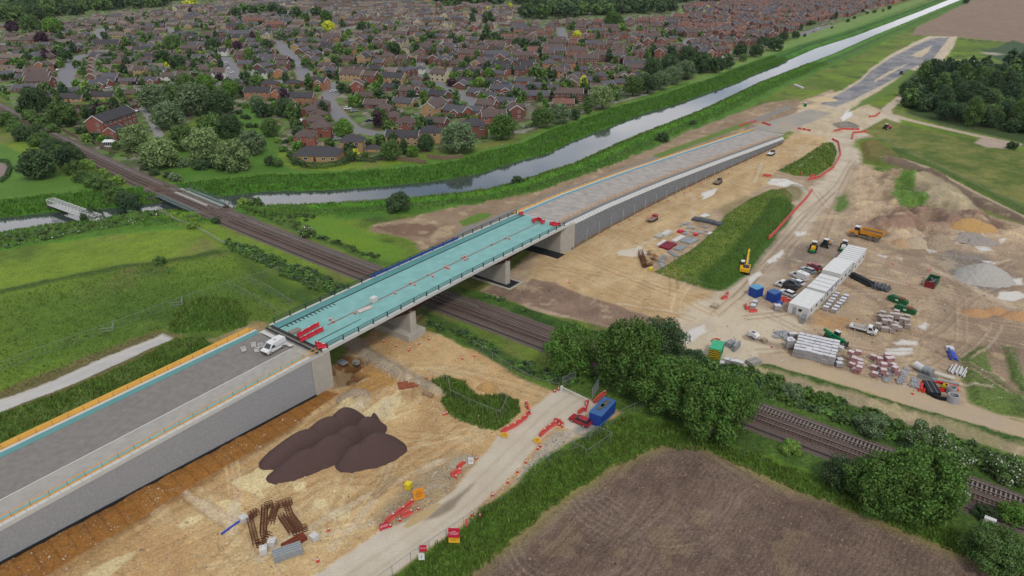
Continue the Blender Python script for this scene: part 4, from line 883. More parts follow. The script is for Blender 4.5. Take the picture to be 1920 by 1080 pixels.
# --- near trees
for a in ((1072,712,112,'ash','broad','standing by the gate at the end of the haul road',1.15),(1180,752,150,'ash','broad','overhanging the blue site cabin',1.3),(1262,790,140,'ash','round','in the middle of the clump beside the railway',.9),
          (1345,838,150,'ash','broad','at the right end of the clump, its outer boughs bare in places',1.15),(1240,705,110,'dark','round','at the back of the clump near the compound entrance',1.05),(1385,790,90,'ash','round','leaning towards the rails at the end of the clump',.9),
          (1745,990,165,'ash','broad','right-hand one of the big pair between field and railway',1.12),(1660,975,150,'ash','broad','left-hand one of the big pair between field and railway',.95),(1588,925,84,'dark','round','darker and smaller, left of the big pair by the railway',.8),
          (1880,1085,130,'mid','broad','cut off by the lower right corner of the photo',.8),(1300,690,46,'conifer','round','small, beside the green generator cabin',.8),(1160,640,44,'conifer','column','dark and pointed, behind the clump',.35)): tree(*a)
for a in ((1905,985,60,'bright','fresh, beside the rails near the right edge'),(1850,975,40,'dark','low, next to the white cabinets by the rails'),(1484,852,44,'lime','yellowish, alone beside the cable trough'),(1745,862,104,'elder','covered in white blossom behind the big pair of trees'),(1800,885,70,'elder','blossoming, right of the largest white elder'),
          (1640,818,64,'grey','whitish hawthorn beside the rails'),(1486,748,44,'grey','whitish, above the rails near the tree clump'),(1900,905,74,'elder','blossoming at the right edge'),(745,399,54,'dark','dark and round on the canal bank behind the bridge'),(970,345,27,'dark','small and round at the water edge'),
          (455,384,30,'lime','pale, left one of two at the canal by the railway'),(477,385,30,'mid','right one of two at the canal by the railway'),(167,414,44,'dark','in front of the white footbridge'),(297,498,28,'mid','alone on the meadow hedge line'),(1243,267,28,'dark','on the bank halfway along the far ramp'),(1300,235,16,'dark','small, on the bank towards the roundabout'),
          (360,430,24,'lime','flowering, on the grass beside the ballast'),(404,420,18,'dark','small, on the grass beside the ballast'),(575,445,34,'elder','flowering, between rails and brighter meadow'),(1900,280,24,'dark','at the end of the pale track by the wood')): bush(*a)
# --- left and park
for a in ((65,340,74,'dark','broad','round and solitary on the lawn at far left'),(62,214,54,'dark','round','just above the railway at far left'),(112,240,62,'mid','broad','beside the white caravan'),(118,318,44,'conifer','round','very dark, below the railway at left'),(235,392,40,'conifer','round','beside the railway bridge'),
          (248,288,60,'willow','willow','beside the white conservatory'),(296,320,70,'willow','willow','front row of the park, nearest the railway'),(378,305,74,'willow','willow','middle of the park front row'),(434,324,72,'willow','willow','right end of the park front row'),(470,292,56,'grey','willow','behind the right-hand willow'),
          (285,212,66,'grey','broad','left of the park lawn, by the end of the cul-de-sac'),(322,205,50,'mid','round','behind the park lawn'),(360,220,78,'grey','broad','broad one on the left of the park lawn'),(408,224,58,'dark','round','at the head of the park lawn'),(312,245,66,'grey','broad','behind the park willows'),(340,285,60,'mid','broad','in the thick middle of the park'),(395,262,60,'mid','broad','behind the middle willow'),
          (430,262,50,'dark','round','behind the right-hand willow, darker'),(350,180,44,'mid','round','beside the cul-de-sac end above the park'),(385,180,44,'bright','round','brighter, at the top of the park'),(430,185,36,'bright','round','lime-tinted, by the orange brick houses'),(456,182,24,'dark','round','small dark one in the park by the houses'),(505,258,38,'mid','round','right of the park lawn'),(505,312,22,'dark','round','thin one near the canal bank'),(520,314,20,'mid','round','thin one beside the clipped hedge'),
          (480,205,30,'grey','round','beside the white gabled house'),(490,222,34,'conifer','round','dark, beside the white gabled house'),(535,222,40,'dark','round','in a garden behind the hipped row'),(643,260,40,'bright','round','beside the curving street, bright'),(658,302,24,'mid','round','small, in front of the buff house by the canal'),(731,303,42,'mid','round','in front of the long buff house by the canal'),(757,292,22,'dark','column','narrow, in front of the buff house'),(773,296,26,'bright','round','low, in front of the buff houses'),(798,285,36,'dark','round','in front of the second buff house'),
          (858,292,76,'grey','broad','biggest by the canal path'),(942,265,54,'ash','round','round-headed beside the canal path'),(1018,242,44,'mid','round','left of three beside the canal path'),(1050,234,42,'grey','round','middle of three beside the canal path'),(1077,226,24,'dark','round','right of three beside the canal path'),(1103,215,24,'mid','column','slim, beside the silvery tree'),(1130,207,50,'willow','round','silvery, by the canal path'),
          (1188,182,42,'mid','round','on the canal path past the silvery tree'),(1215,177,38,'dark','round','dark, on the canal path'),(1238,170,40,'grey','round','greyish, on the canal path'),(1262,160,38,'grey','round','grey, near the bend of the canal path'),(1285,150,42,'grey','willow','at the end of the canal tree belt'),(1290,125,40,'dark','round','behind the canal tree belt'),(1318,138,50,'dark','broad','broad and dark at the end of the belt'),(1345,138,34,'dark','round','last of the belt beside the lawn'),(1255,140,40,'dark','round','behind the belt near the grey car park'),(1225,145,40,'dark','round','behind the belt by the long roofs'),(1365,130,26,'dark','round','small at the end of the belt'),
          (1390,108,28,'dark','round','on the edge of the far lawn'),(1394,116,16,'mid','round','small on the edge of the far lawn'),(1420,108,28,'dark','round','second on the edge of the far lawn'),(1455,97,34,'dark','broad','wide, on the edge of the far lawn'),(1470,76,18,'dark','round','by the far street'),(1492,73,16,'dark','round','by the end of the far street'),
          (1590,42,7,'dark','round',None),(1509,69,6,'dark','round',None),(1602,36,6,'dark','round',None),(1626,27,6,'dark','round',None),(1640,25,7,'dark','round',None),(1668,18,8,'dark','round',None),(1656,22,5,'mid','round',None),(1560,54,5,'mid','round',None),(1736,-2,10,'dark','round',None),(1812,8,12,'dark','round','by the corner of the brown field')): tree(*a)
for i,(x0,y0,x1,y1,n,w_,kk) in enumerate(((5,240,60,262,4,44,'mid'),(40,262,110,292,5,46,'dark'),(95,285,135,305,3,40,'mid'),(135,330,230,382,6,42,'mid'),(160,322,215,350,3,34,'lime'),(35,215,95,252,5,30,'mid'),(130,236,170,262,3,24,'dark'),(200,268,300,310,6,22,'mid'),(270,322,330,340,4,24,'dark'),(320,312,420,320,5,30,'dark'))):
    for k in range(n):
        t=k/max(1,n-1);bush(x0+(x1-x0)*t+random.uniform(-4,4),y0+(y1-y0)*t+random.uniform(-3,3),w_*random.uniform(.8,1.15),kk if random.random() < .6 else random.choice(['mid','dark','grey']))
for x_,y_,w_,kk in ((448,200,11,'bright'),(460,203,14,'bright'),(447,214,14,'dark'),(455,222,12,'dark'),(463,224,15,'dark'),(466,240,16,'dark'),(478,240,14,'dark'),(478,212,16,'mid'),(520,268,18,'lime'),(530,285,20,'mid'),(545,295,22,'mid'),(555,310,18,'dark')): bush(x_,y_,w_,kk)
# --- named town trees
for a in ((77,84,26,'purple','round','big, in the bungalow estate at left'),(102,110,17,'purple','round','small, by the top of the cul-de-sac'),(120,118,28,'dark','round','by the top of the cul-de-sac'),(110,105,20,'mid','round',None),(55,62,42,'mid','broad','pale, above the bungalow estate'),(95,66,40,'bright','broad','bright, above the bungalow estate'),(20,62,24,'purple','round',None),(30,130,24,'mid','round',None),(42,132,24,'bright','round',None),
          (302,122,34,'dark','broad','left of three on the small green'),(330,130,34,'dark','broad','right of three on the small green'),(322,98,40,'mid','broad','behind the two on the small green'),(398,100,30,'dark','round','beside the white house'),(445,95,20,'purple','round','between white house and bungalows'),(500,94,20,'dark','round','at the top of the diagonal street'),(543,128,20,'purple','round','beside the diagonal street'),(575,128,22,'mid','round','across from the purple tree on the diagonal street'),(526,75,20,'grey','round',None),(535,80,14,'dark','round',None),(425,165,20,'dark','round',None),(615,63,26,'yellow','round','far off, dull yellow'),
          (440,34,22,'dark','round',None),(458,26,24,'mid','broad',None),(474,30,20,'dark','round',None),(492,28,24,'mid','broad',None),(512,28,24,'dark','round',None),(528,32,20,'dark','round',None),(555,36,24,'dark','round',None),(572,42,20,'mid','round',None),(592,34,22,'dark','round',None),(611,42,24,'ash','round','brightest of the far dark clump'),(350,16,16,'yellow','round',None),(362,8,14,'yellow','round',None),
          (677,62,22,'dark','round',None),(688,56,16,'mid','round',None),(738,104,30,'dark','broad','in the turning circle'),(728,96,20,'mid','round',None),(755,108,14,'dark','round',None),(806,80,26,'dark','broad','darkest in the middle of the estate'),(847,82,20,'dark','round',None),(795,82,18,'mid','round',None),(665,32,12,'dark','round',None),(838,46,12,'dark','round',None),(922,146,18,'yellow','round','golden, low among brick houses'),(899,164,22,'lime','round','pale round-headed one beside the street'),(885,48,16,'dark','column',None),(915,44,26,'dark','broad',None),(888,30,16,'dark','round',None),
          (840,20,20,'mid','round',None),(855,15,18,'dark','round',None),(916,22,10,'yellow','round',None),(957,14,9,'yellow','round',None),(867,6,9,'yellow','round',None),(1028,14,9,'yellow','round',None),(1142,6,6,'yellow','column',None),(1082,73,17,'yellow','round','golden, in the middle distance'),(1094,169,19,'yellow','column','golden and upright, near the canal houses'),(1150,57,42,'ash','broad','broad green one in the middle distance'),(1168,62,20,'lime','round',None),(1217,64,15,'lime','round',None),(1232,64,14,'lime','round',None),(1327,22,13,'yellow','round','golden, at the edge of the newer estate'),(1345,14,9,'yellow','round',None),
          (912,78,20,'dark','column',None),(928,82,22,'dark','round',None),(942,78,14,'dark','column',None),(970,92,22,'dark','round',None),(985,96,24,'dark','round',None),(1005,98,26,'dark','broad',None),(1020,88,18,'dark','round',None),(878,128,24,'dark','round',None),(868,132,18,'mid','round',None),(1002,148,24,'mid','round',None),(1036,152,22,'dark','round',None),(1016,146,18,'bright','round',None),(1064,175,32,'mid','broad',None),(1168,160,20,'mid','round',None),(1145,155,24,'bright','round',None),(1162,140,20,'grey','round',None),(1168,120,12,'purple','round',None),(900,136,16,'purple','round',None)): tree(*a)
# --- belts and woods: many trees one can still tell apart
def fill(px,spacing,kinds,styles,r0,r1,hs=1.0,jit=.35):
    P=[G(a,b) for a,b in px];A=np.array(P);x0,y0=A.min(0);x1,y1=A.max(0);y=y0
    while y < y1:
        x=x0
        while x < x1:
            xx,yy=x+random.uniform(-jit,jit)*spacing,y+random.uniform(-jit,jit)*spacing
            if sdist(P,np.array([xx]),np.array([yy]))[0] > 0:
                r=random.uniform(r0,r1);TREES.append(dict(x=xx,y=yy,r=r,kind=random.choice(kinds),style=random.choice(styles),note=None,px=2*r*CF/zc_(xx,yy),hs=hs))
            x += spacing
        y += spacing
fill([(1728,152),(1732,132),(1860,130),(1870,150)],7.5,['conifer','conifer','dark'],['conifer','column'],3.0,4.0,.95)
fill([(1695,172),(1725,158),(1870,155),(1925,145),(1980,150),(1980,262),(1850,244),(1770,228),(1700,200)],9.0,['dark','conifer','dark','mid'],['round','broad','column'],4.4,6.2,1.0)
fill([(1870,140),(1900,126),(1990,130),(1990,150),(1900,150)],9.0,['conifer','dark'],['round','column'],4.4,5.8,1.0)
fill([(-40,40),(60,42),(130,30),(215,18),(300,14),(330,4),(-40,2)],21,['dark','mid','dark','mid'],['round','broad'],8,11.5)
fill([(965,36),(1040,36),(1120,30),(1260,24),(1280,10),(1000,12)],19,['dark','mid','dark','dark'],['round','broad'],8,11)
fill([(820,8),(1000,10),(1240,6),(1400,4),(1400,-6),(820,-6)],30,['dark','mid'],['broad'],12,16)
fill([(400,2),(700,2),(820,2),(820,-8),(0,-8),(0,2)],45,['dark','mid','dark'],['broad'],15,20)
# ================================================================ houses
WALLS={'red': ((150,92,78),'red brick'),'dred': ((128,84,74),'dark red brick'),'buff': ((184,150,108),'buff brick'),'brown': ((138,108,90),'brown brick'),'white': ((222,220,212),'white rendered'),'orange': ((174,120,88),'orange brick'),'cream': ((206,190,156),'cream stone')}
ROOFS={'slate': ((90,89,94),'slate grey'),'brown': ((98,84,79),'brown tiled'),'red': ((122,86,74),'reddish tiled'),'dark': ((68,66,69),'dark grey'),'tan': ((122,110,101),'weathered tan')}
WM={k: mat('brick_'+k,v[0],.9,.10,.6,objvar=.12) for k,v in WALLS.items()}
RM={k: mat('roof_'+k,v[0],.85,.12,.8,.1,objvar=.12) for k,v in ROOFS.items()}
M_win=mat('window_frame_white',(226,226,222),.6,.03);M_door=mat('door_dark',(70,56,52),.6);M_gar=mat('garage_white',(206,204,198),.7)
SHP={  # length, width, eaves height, ridge height, hipped, front gable wing, description
 'g2': (9.5,8,5.0,7.6,0,0,'two-storey gabled'),'h2': (10,8.8,5.0,7.5,1,0,'two-storey hip-roofed'),'l2': (11.5,7.5,5.0,7.5,0,1,'two-storey front-gabled'),'b': (13,8.2,2.6,5.0,0,0,'gabled bungalow'),
 'bh': (12.5,9.5,2.6,4.9,1,0,'hip-roofed bungalow'),'bl': (13,7.8,2.6,4.9,0,1,'front-gabled bungalow'),'t2': (18,8,5.1,7.9,0,0,'long two-storey terraced'),'t3': (24,8.5,5.2,8.1,0,0,'very long two-storey'),'g3': (9,8.5,7.2,10,0,0,'tall three-storey'),'tb': (17,8.5,2.6,5.1,0,0,'long low'),'bb': (19.5,11.5,2.7,5.6,1,0,'large hip-roofed bungalow')}
def roofgeo(mb,L_,Wd,e,r,hip,ov=.35,cx=0,cy=0,rot=0):
    a,b=L_/2+ov*.6,Wd/2+ov;th=.16;T=Matrix.Translation((cx,cy,0)) @ Matrix.Rotation(rot,4,'Z');hx=(Wd/2 if hip else 0);e2=e-.12
    if hip:
        q=max(.3,L_/2-Wd/2*.92);vs=[(-a,-b,e2),(a,-b,e2),(a,b,e2),(-a,b,e2),(-q,0,r),(q,0,r)]
        mb.add(vs,[(0,1,5,4),(1,2,5),(2,3,4,5),(3,0,4),(3,2,1,0)],T)
    else:
        vs=[(-a,-b,e2),(a,-b,e2),(a,0,r),(-a,0,r),(a,b,e2),(-a,b,e2)]
        vs += [(v[0],v[1],v[2]-th) for v in vs]
        mb.add(vs,[(0,1,2,3),(3,2,4,5),(6,9,8,7),(9,11,10,8),(0,6,7,1),(5,4,10,11),(1,7,8,2),(2,8,10,4),(0,3,9,6),(3,5,11,9)],T)
def wallgeo(mb,L_,Wd,e,r,hip,cx=0,cy=0,rot=0):
    x,y=L_/2,Wd/2;T=Matrix.Translation((cx,cy,0)) @ Matrix.Rotation(rot,4,'Z')
    if hip: mb.add([(-x,-y,-.3),(x,-y,-.3),(x,y,-.3),(-x,y,-.3),(-x,-y,e),(x,-y,e),(x,y,e),(-x,y,e)],[(0,1,5,4),(1,2,6,5),(2,3,7,6),(3,0,4,7),(4,5,6,7)],T)
    else: mb.add([(-x,-y,-.3),(x,-y,-.3),(x,y,-.3),(-x,y,-.3),(-x,-y,e),(x,-y,e),(x,y,e),(-x,y,e),(-x,0,r-.2),(x,0,r-.2)],[(0,1,5,4),(2,3,7,6),(1,2,6,9,5),(3,0,4,8,7)],T)
def vergegeo(mb,L_,Wd,e,r,cx=0,cy=0,rot=0):
    T=Matrix.Translation((cx,cy,0)) @ Matrix.Rotation(rot,4,'Z');a=L_/2+.24;b=Wd/2+.37
    for sx in (-1,1):
        for sy in (-1,1):
            p=Vector((sx*a,sy*b,e-.20));q=Vector((sx*a,0,r-.06));m2=MB();m2.beam(p,q,.10,.34);mb.add(m2.v,m2.f,T)
def wins(shape):
    """windows: (x, y, z, normal angle, w, h)"""
    L_,Wd,e,r,hip,wing,_=SHP[shape];out=[];fl=[1.45] if e < 3 else ([1.4,3.95] if e < 6 else [1.4,3.9,6.2]);n=max(2,int(L_/3.4))
    for z in fl:
        for k in range(n):
            x=-L_/2+L_*(k+.5)/n
            for sy in (-1,1):
                if wing and sy < 0 and x > L_*.05: continue
                if sy < 0 and z == fl[0] and k == n//2: continue
                out.append((x,sy*Wd/2,z,0 if sy > 0 else math.pi,1.5,1.15))
        for sx in (-1,1):
            if e > 3: out.append((sx*L_/2,sx*1.4,z,-sx*math.pi/2,1.0,1.05))
        if wing: out.append((L_*.27,-Wd/2-2.62,z,math.pi,1.8,1.2))
    return out
def winmesh(mb,w_): 
    x,y,z,a,ww,hh=w_;T=Matrix.Translation((x,y,z)) @ Matrix.Rotation(a,4,'Z')
    mb.mi=0;
    for bx in (((0,.03,hh/2),(ww+.16,.12,.1)),((0,.03,-hh/2),(ww+.2,.16,.1)),((-ww/2,.03,0),(.09,.12,hh)),((ww/2,.03,0),(.09,.12,hh)),((0,.03,0),(.07,.11,hh))):
        m2=MB();m2.box(*bx);mb.add(m2.v,m2.f,T)
    mb.mi=1;m2=MB();m2.box((0,.015,0),(ww-.06,.06,hh-.06));mb.add(m2.v,m2.f,T);return mb
PROT={}
def shell(shape,wall,roof,lod):
    L_,Wd,e,r,hip,wing,_=SHP[shape]
    wl,rf,vg=MB(),MB(),MB()
    wallgeo(wl,L_,Wd,e,r,hip);roofgeo(rf,L_,Wd,e,r,hip)
    if not hip: vergegeo(vg,L_,Wd,e,r)
    if wing:
        ww=4.6;d=Wd/2+2.6;rr=e+(r-e)*ww/Wd*1.15
        wallgeo(wl,d,ww,e,rr,0,L_*.27,-d/2,math.pi/2);roofgeo(rf,d,ww,e,rr,0,.3,L_*.27,-d/2,math.pi/2);vergegeo(vg,d,ww,e,rr,L_*.27,-d/2,math.pi/2)
    return wl,rf,vg
def chim(shape):
    L_,Wd,e,r,hip,wing,_=SHP[shape];x=-L_*.32 if not hip else L_*.12;mb=MB();mb.box((x,.4,r+.1),(.95,.6,1.9));mb.box((x,.4,r+1.08),(1.1,.75,.12));mb.tube((x-.2,.4,r+1.1),(x-.2,.4,r+1.4),.11,n=6);mb.tube((x+.2,.4,r+1.1),(x+.2,.4,r+1.4),.11,n=6);return mb
def proto_meshes(shape,wall,roof,lod):
    key=(shape,wall,roof,lod)
    if key in PROT: return PROT[key]
    wl,rf,vg=shell(shape,wall,roof,lod)
    L_,Wd,e,r,hip,wing,_=SHP[shape]
    if lod == 0:
        d={'wall': wl.mesh('wall',WM[wall]),'roof': rf.mesh('roof',RM[roof]),'verge': vg.mesh('bargeboards',M_win) if vg.v else None,
             'win': [winmesh(MB(),w_).mesh('window',[M_win,M_glass]) for w_ in wins(shape)],'door': MB().box((0,-Wd/2-.04,1.0),(1.0,.1,2.1)).mesh('door',M_door),'chim': chim(shape).mesh('chimney',WM['dred'] if wall != 'buff' else WM['buff'])}
        if wing: d['door']=MB().box((-L_*.05,-Wd/2-.04,1.0),(1.0,.1,2.1)).mesh('door',M_door)
    else:
        wi=MB()
        for w_ in wins(shape):
            T=Matrix.Translation(w_[:3]) @ Matrix.Rotation(w_[3],4,'Z');wi.mi=2;m2=MB();m2.box((0,.03,0),(w_[4]+.2,.1,w_[5]+.2));wi.add(m2.v,m2.f,T);wi.mi=3;m2=MB();m2.box((0,.06,0),(w_[4]-.15,.1,w_[5]-.15));wi.add(m2.v,m2.f,T)
        a=MB();a.mi=0;a.add(wl.v,wl.f);n0=len(a.v)
        a.v += wi.v;a.f += [tuple(i+n0 for i in f) for f in wi.f];a.m += wi.m
        b=MB();b.mi=0;b.add(rf.v,rf.f);b.mi=2;
        if vg.v: b.add(vg.v,vg.f)
        ch=chim(shape);b.mi=1;b.add(ch.v,ch.f)
        if lod == 1: d={'wall': a.mesh('wall',[WM[wall],WM[wall],M_win,M_glass]),'roof': b.mesh('roof',[RM[roof],WM['dred'],M_win])}
        else:
            c=MB();c.v=a.v+b.v;c.f=a.f+[tuple(i+len(a.v) for i in f) for f in b.f];c.m=a.m+[{0: 1,1: 0,2: 2}[i] for i in b.m]
            d={'all': c.mesh('house',[WM[wall],RM[roof],M_win,M_glass]),'mb': c}
    PROT[key]=d;return d
HOUSES=[]
ROADW=[[G(a,b) for a,b in P_] for P_,wd in RD]
def overlaps(x,y,r,k=.86):
    for h in HOUSES:
        if (h['x']-x)**2+(h['y']-y)**2 < ((h['r']+r)*k)**2: return True
    return False
def house(px,py,shape='g2',wall='red',roof='dark',to=None,deg=None,sc=1.0,force=True,note=None,z=None):
    g=G(px,py);L_,Wd=SHP[shape][:2];th=ang((px,py),to) if to else math.radians(deg or 0)
    g=(g[0],g[1]+Wd*.45*sc)
    return addh(g[0],g[1],th,shape,wall,roof,sc,force,note)
def addh(x,y,th,shape,wall,roof,sc=1.0,force=False,note=None):
    r=(SHP[shape][0]+SHP[shape][1])/4*sc
    if not force and overlaps(x,y,r): return False
    HOUSES.append(dict(x=x,y=y,th=th,s=shape,w=wall,rf=roof,sc=sc,r=r,note=note));return True
def row(p0,p1,n,shape,wall,roof,orient='a',flip=0,jit=.8):
    a,b=G(*p0),G(*p1);th=math.atan2(b[1]-a[1],b[0]-a[0])+(math.pi/2 if orient == 'p' else 0)+(math.pi if flip else 0)
    for k in range(n):
        t=k/max(1,n-1);s_=random.choice(shape) if isinstance(shape,tuple) else shape
        addh(a[0]+(b[0]-a[0])*t+random.uniform(-jit,jit),a[1]+(b[1]-a[1])*t+4+random.uniform(-jit,jit),th+random.uniform(-.05,.05),s_,random.choice(wall) if isinstance(wall,tuple) else wall,random.choice(roof) if isinstance(roof,tuple) else roof,random.uniform(.94,1.05))
H=house
H(593,303,'bb','buff','dark',deg=-4,note='low one behind the clipped hedge at the canal');H(571,275,'h2','red','brown',deg=5,sc=.95,note='nearest of the hip-roofed row above the big bungalow');H(600,258,'h2','red','brown',deg=8,note='second of the hip-roofed row')
H(588,243,'h2','red','brown',deg=50,sc=.9);H(596,232,'h2','red','brown',deg=50,sc=.9);H(584,222,'h2','red','brown',deg=50,sc=.9);H(600,212,'h2','dred','brown',deg=5,sc=.95)
H(532,212,'g2','white','brown',deg=55,sc=.95,note='white gable facing the park');H(484,186,'t2','orange','dark',deg=-3,sc=.9,note='orange-brick pair at the top of the park');H(520,187,'l2','orange','dark',deg=95,sc=.85);H(565,196,'t2','orange','dark',deg=-6,sc=.86,note='orange-brick gabled one behind the white house');H(598,168,'l2','orange','dark',deg=-20)
H(464,164,'bh','orange','dark',deg=-5,sc=.9);H(502,165,'bh','orange','dark',deg=-3,sc=.95);H(547,163,'bh','orange','dark',deg=-3,sc=.9)
H(205,243,'t3','red','dark',to=(252,226),sc=1.1,note='long red one beside the railway');H(213,262,'g2','red','dark',deg=80,sc=.8,note='small one with the white conservatory');H(180,216,'bh','red','brown',deg=-4,sc=.95);H(226,208,'bh','red','brown',deg=-8);H(146,220,'bh','red','brown',deg=0,sc=.8);H(262,197,'bh','red','brown',deg=0,sc=.7)
H(90,188,'b','buff','dark',deg=-30,sc=.9);H(130,191,'tb','buff','dark',deg=0,sc=.9,note='long bungalow with a garden marquee behind the railway trees');H(190,187,'tb','buff','dark',deg=2,sc=.85);H(235,183,'b','red','brown',deg=12,sc=.9);H(184,165,'bl','red','slate',deg=-2,note='red-gabled bungalow at the corner of the cul-de-sac')
H(238,158,'bl','red','slate',deg=180+5,sc=.8);H(278,158,'bl','red','slate',deg=0,sc=.9,note='bungalow with a blue and a white van outside');H(314,155,'g2','white','brown',deg=0,sc=.85);H(345,156,'g2','dred','brown',deg=0,sc=1.0);H(372,160,'bl','brown','dark',deg=0);H(411,149,'g2','white','brown',deg=0,sc=1.0);H(382,143,'g2','dred','brown',deg=0,sc=.95)
H(398,128,'t2','dred','brown',deg=120,sc=.9,note='long roof ending in a white gable');H(418,105,'g2','white','dark',deg=0,sc=.8);H(357,101,'t2','dred','brown',deg=-2,sc=.9);H(461,149,'b','white','brown',deg=90,sc=.6);H(484,149,'g2','white','dark',deg=60,sc=.9,note='white one with a pyramid roof above the cross street');H(525,147,'g2','orange','brown',deg=88,sc=.9)
for x_,y_ in ((176,117),(174,125),(172,131),(173,139),(174,148)): H(x_,y_,'b','brown','tan',deg=90,sc=.85)
for x_,y_,w_ in ((72,166,'dred'),(70,157,'brown'),(68,148,'brown')): H(x_,y_,'t2',w_,'brown',deg=0,sc=.95)
H(80,135,'g2','orange','brown',deg=85);H(86,120,'g2','orange','brown',deg=85);H(8,147,'b','dred','slate',deg=0);H(6,128,'b','brown','red',deg=0)
H(222,122,'bh','brown','brown',deg=10);H(258,127,'bh','brown','brown',deg=0);H(220,141,'b','buff','brown',deg=0,sc=.8);H(262,142,'g2','buff','brown',deg=0,sc=.9);H(200,92,'t3','brown','dark',deg=0);H(183,110,'bl','red','slate',deg=0);H(265,99,'tb','brown','dark',deg=0);H(272,113,'tb','red','dark',deg=0)
H(60,82,'bb','brown','brown',deg=0,sc=1.3);H(35,100,'tb','brown','brown',deg=0);H(8,100,'b','brown','brown',deg=0);H(20,114,'tb','brown','tan',deg=0)
# columns by the curving street and the canal
H(669,174,'g2','red','brown',deg=95,note='pinkish gable beside the curving street');H(684,188,'b','dred','brown',deg=-8,sc=.9);H(704,204,'b','dred','brown',deg=-8);H(722,219,'h2','dred','brown',deg=110,sc=.9);H(738,235,'h2','dred','brown',deg=110,sc=.9);H(760,248,'h2','red','brown',deg=0,sc=.95,note='red hip-roofed end of the row with white gables')
H(755,273,'t2','buff','dark',deg=-4,sc=.85,note='long buff one facing the canal');H(806,268,'h2','buff','dark',deg=0,note='buff one right of the long buff house');H(660,286,'h2','buff','dark',deg=0,sc=1.0,note='buff one at the left end facing the canal');H(698,285,'bh','buff','dark',deg=0,sc=.55);H(888,258,'h2','dred','dark',deg=15,sc=1.15,note='red one with white-framed windows facing the canal')
H(925,238,'l2','red','brown',deg=10,sc=1.1);H(965,222,'l2','dred','brown',deg=100,note='dormered one behind the canal-side trees');H(782,168,'b','dred','slate',deg=-25);H(800,182,'bl','red','slate',deg=-35,note='one with the round white conservatory');H(822,186,'b','dred','dark',deg=-30)
H(826,202,'bl','red','slate',deg=-35);H(848,203,'b','red','dark',deg=-30,sc=.9);H(856,218,'bl','red','slate',deg=-35,sc=1.1);H(884,216,'b','dred','slate',deg=-5,sc=.9)
H(897,182,'bl','dred','slate',deg=-30);H(920,190,'bl','red','slate',deg=-25,sc=1.05);H(950,200,'bl','dred','slate',deg=-25);H(942,176,'bl','red','slate',deg=-15,sc=1.1);H(975,176,'b','brown','slate',deg=-15);H(985,160,'b','red','slate',deg=-10);H(1012,172,'bl','red','slate',deg=-10,sc=1.1);H(1040,174,'bl','white','slate',deg=-15,sc=.9);H(1005,187,'tb','red','slate',deg=-10)
H(826,153,'l2','cream','brown',deg=150,sc=1.1,note='cream gabled one at the street bend');H(862,146,'l2','red','dark',deg=-15,sc=.9);H(885,144,'h2','cream','brown',deg=-10);H(752,147,'h2','red','slate',deg=-10);H(768,142,'h2','dred','slate',deg=70,sc=.9);H(730,151,'g2','orange','tan',deg=-12,sc=1.1,note='orange one with a pyramid-like roof');H(677,148,'g2','dred','brown',deg=0);H(650,147,'g2','dred','brown',deg=10)
H(864,166,'b','dred','slate',deg=80,sc=.9);H(925,161,'bl','dred','dark',deg=-5);H(788,139,'h2','white','slate',deg=0,sc=.75);H(915,138,'bl','white','dark',deg=0);H(945,141,'h2','red','dark',deg=0);H(975,142,'g2','dred','dark',deg=0,sc=.9)
for a in ((815,121,'g2','dred','dark',75),(835,124,'l2','dred','slate',-20),(856,126,'b','dred','brown',-20),(783,113,'h2','buff','brown',0),(797,117,'b','dred','brown',0),(796,99,'t2','white','brown',0),(835,93,'g2','white','brown',60),(843,104,'g2','red','brown',-5),(885,98,'g2','red','brown',-30),(880,112,'t2','red','brown',-15),(928,94,'t2','red','brown',0),(926,114,'t2','red','slate',10),(915,121,'g2','red','dark',0),
          (745,74,'t2','red','brown',0),(775,67,'g2','red','brown',0),(682,79,'t2','buff','brown',0),(708,81,'g2','dred','brown',0),(655,89,'b','red','slate',-40),(693,107,'b','dred','tan',-30),(705,116,'b','red','brown',-30),(727,117,'h2','brown','brown',0),(760,100,'b','cream','brown',90),
          (1035,101,'t2','red','brown',0),(980,116,'t2','dred','brown',0),(963,101,'g2','red','brown',60),(1028,112,'g2','red','brown',0),(1080,107,'t2','red','brown',3),(988,125,'bl','dred','dark',0),(988,137,'g2','dred','dark',0),(1030,131,'h2','orange','slate',0),(1068,130,'g2','orange','brown',-5),(1054,143,'b','red','brown',75),(1122,144,'l2','red','brown',-35),
          (1100,122,'t2','dred','brown',-3),(1140,115,'t3','dred','brown',0),(1192,134,'t2','brown','slate',-6),(1085,150,'bh','dred','slate',-20),(1105,158,'bh','dred','slate',-30),(1165,163,'bh','red','slate',0),(1190,150,'b','orange','dark',70),(1132,168,'b','red','slate',20),(1076,182,'bh','brown','slate',0),(1233,132,'bh','brown','brown',0),(1220,100,'tb','brown','brown',-3),(1170,95,'tb','white','brown',0),(1240,108,'g2','red','brown',60),(1243,86,'g2','red','brown',60),
          (472,106,'b','brown','slate',80),(485,113,'b','buff','slate',70),(500,114,'b','dred','slate',0),(492,131,'b','dred','slate',70),(558,92,'b','buff','slate',75),(566,101,'b','dred','slate',75),(585,107,'b','brown','slate',70),(598,120,'tb','buff','slate',-45),(612,130,'b','dred','brown',-40),(625,141,'b','dred','brown',-40),
          (450,73,'t3','brown','slate',0),(498,73,'l2','cream','slate',0),(476,82,'b','brown','slate',0),(482,90,'b','red','slate',-20),(475,46,'t3','red','red',0),(515,54,'t2','red','red',0),(440,57,'t2','dred','dark',0),(365,82,'b','white','dark',0),(338,73,'h2','brown','slate',0),(622,78,'t2','orange','brown',0)): H(a[0],a[1],a[2],a[3],a[4],deg=a[5])
NMAN=len(HOUSES)
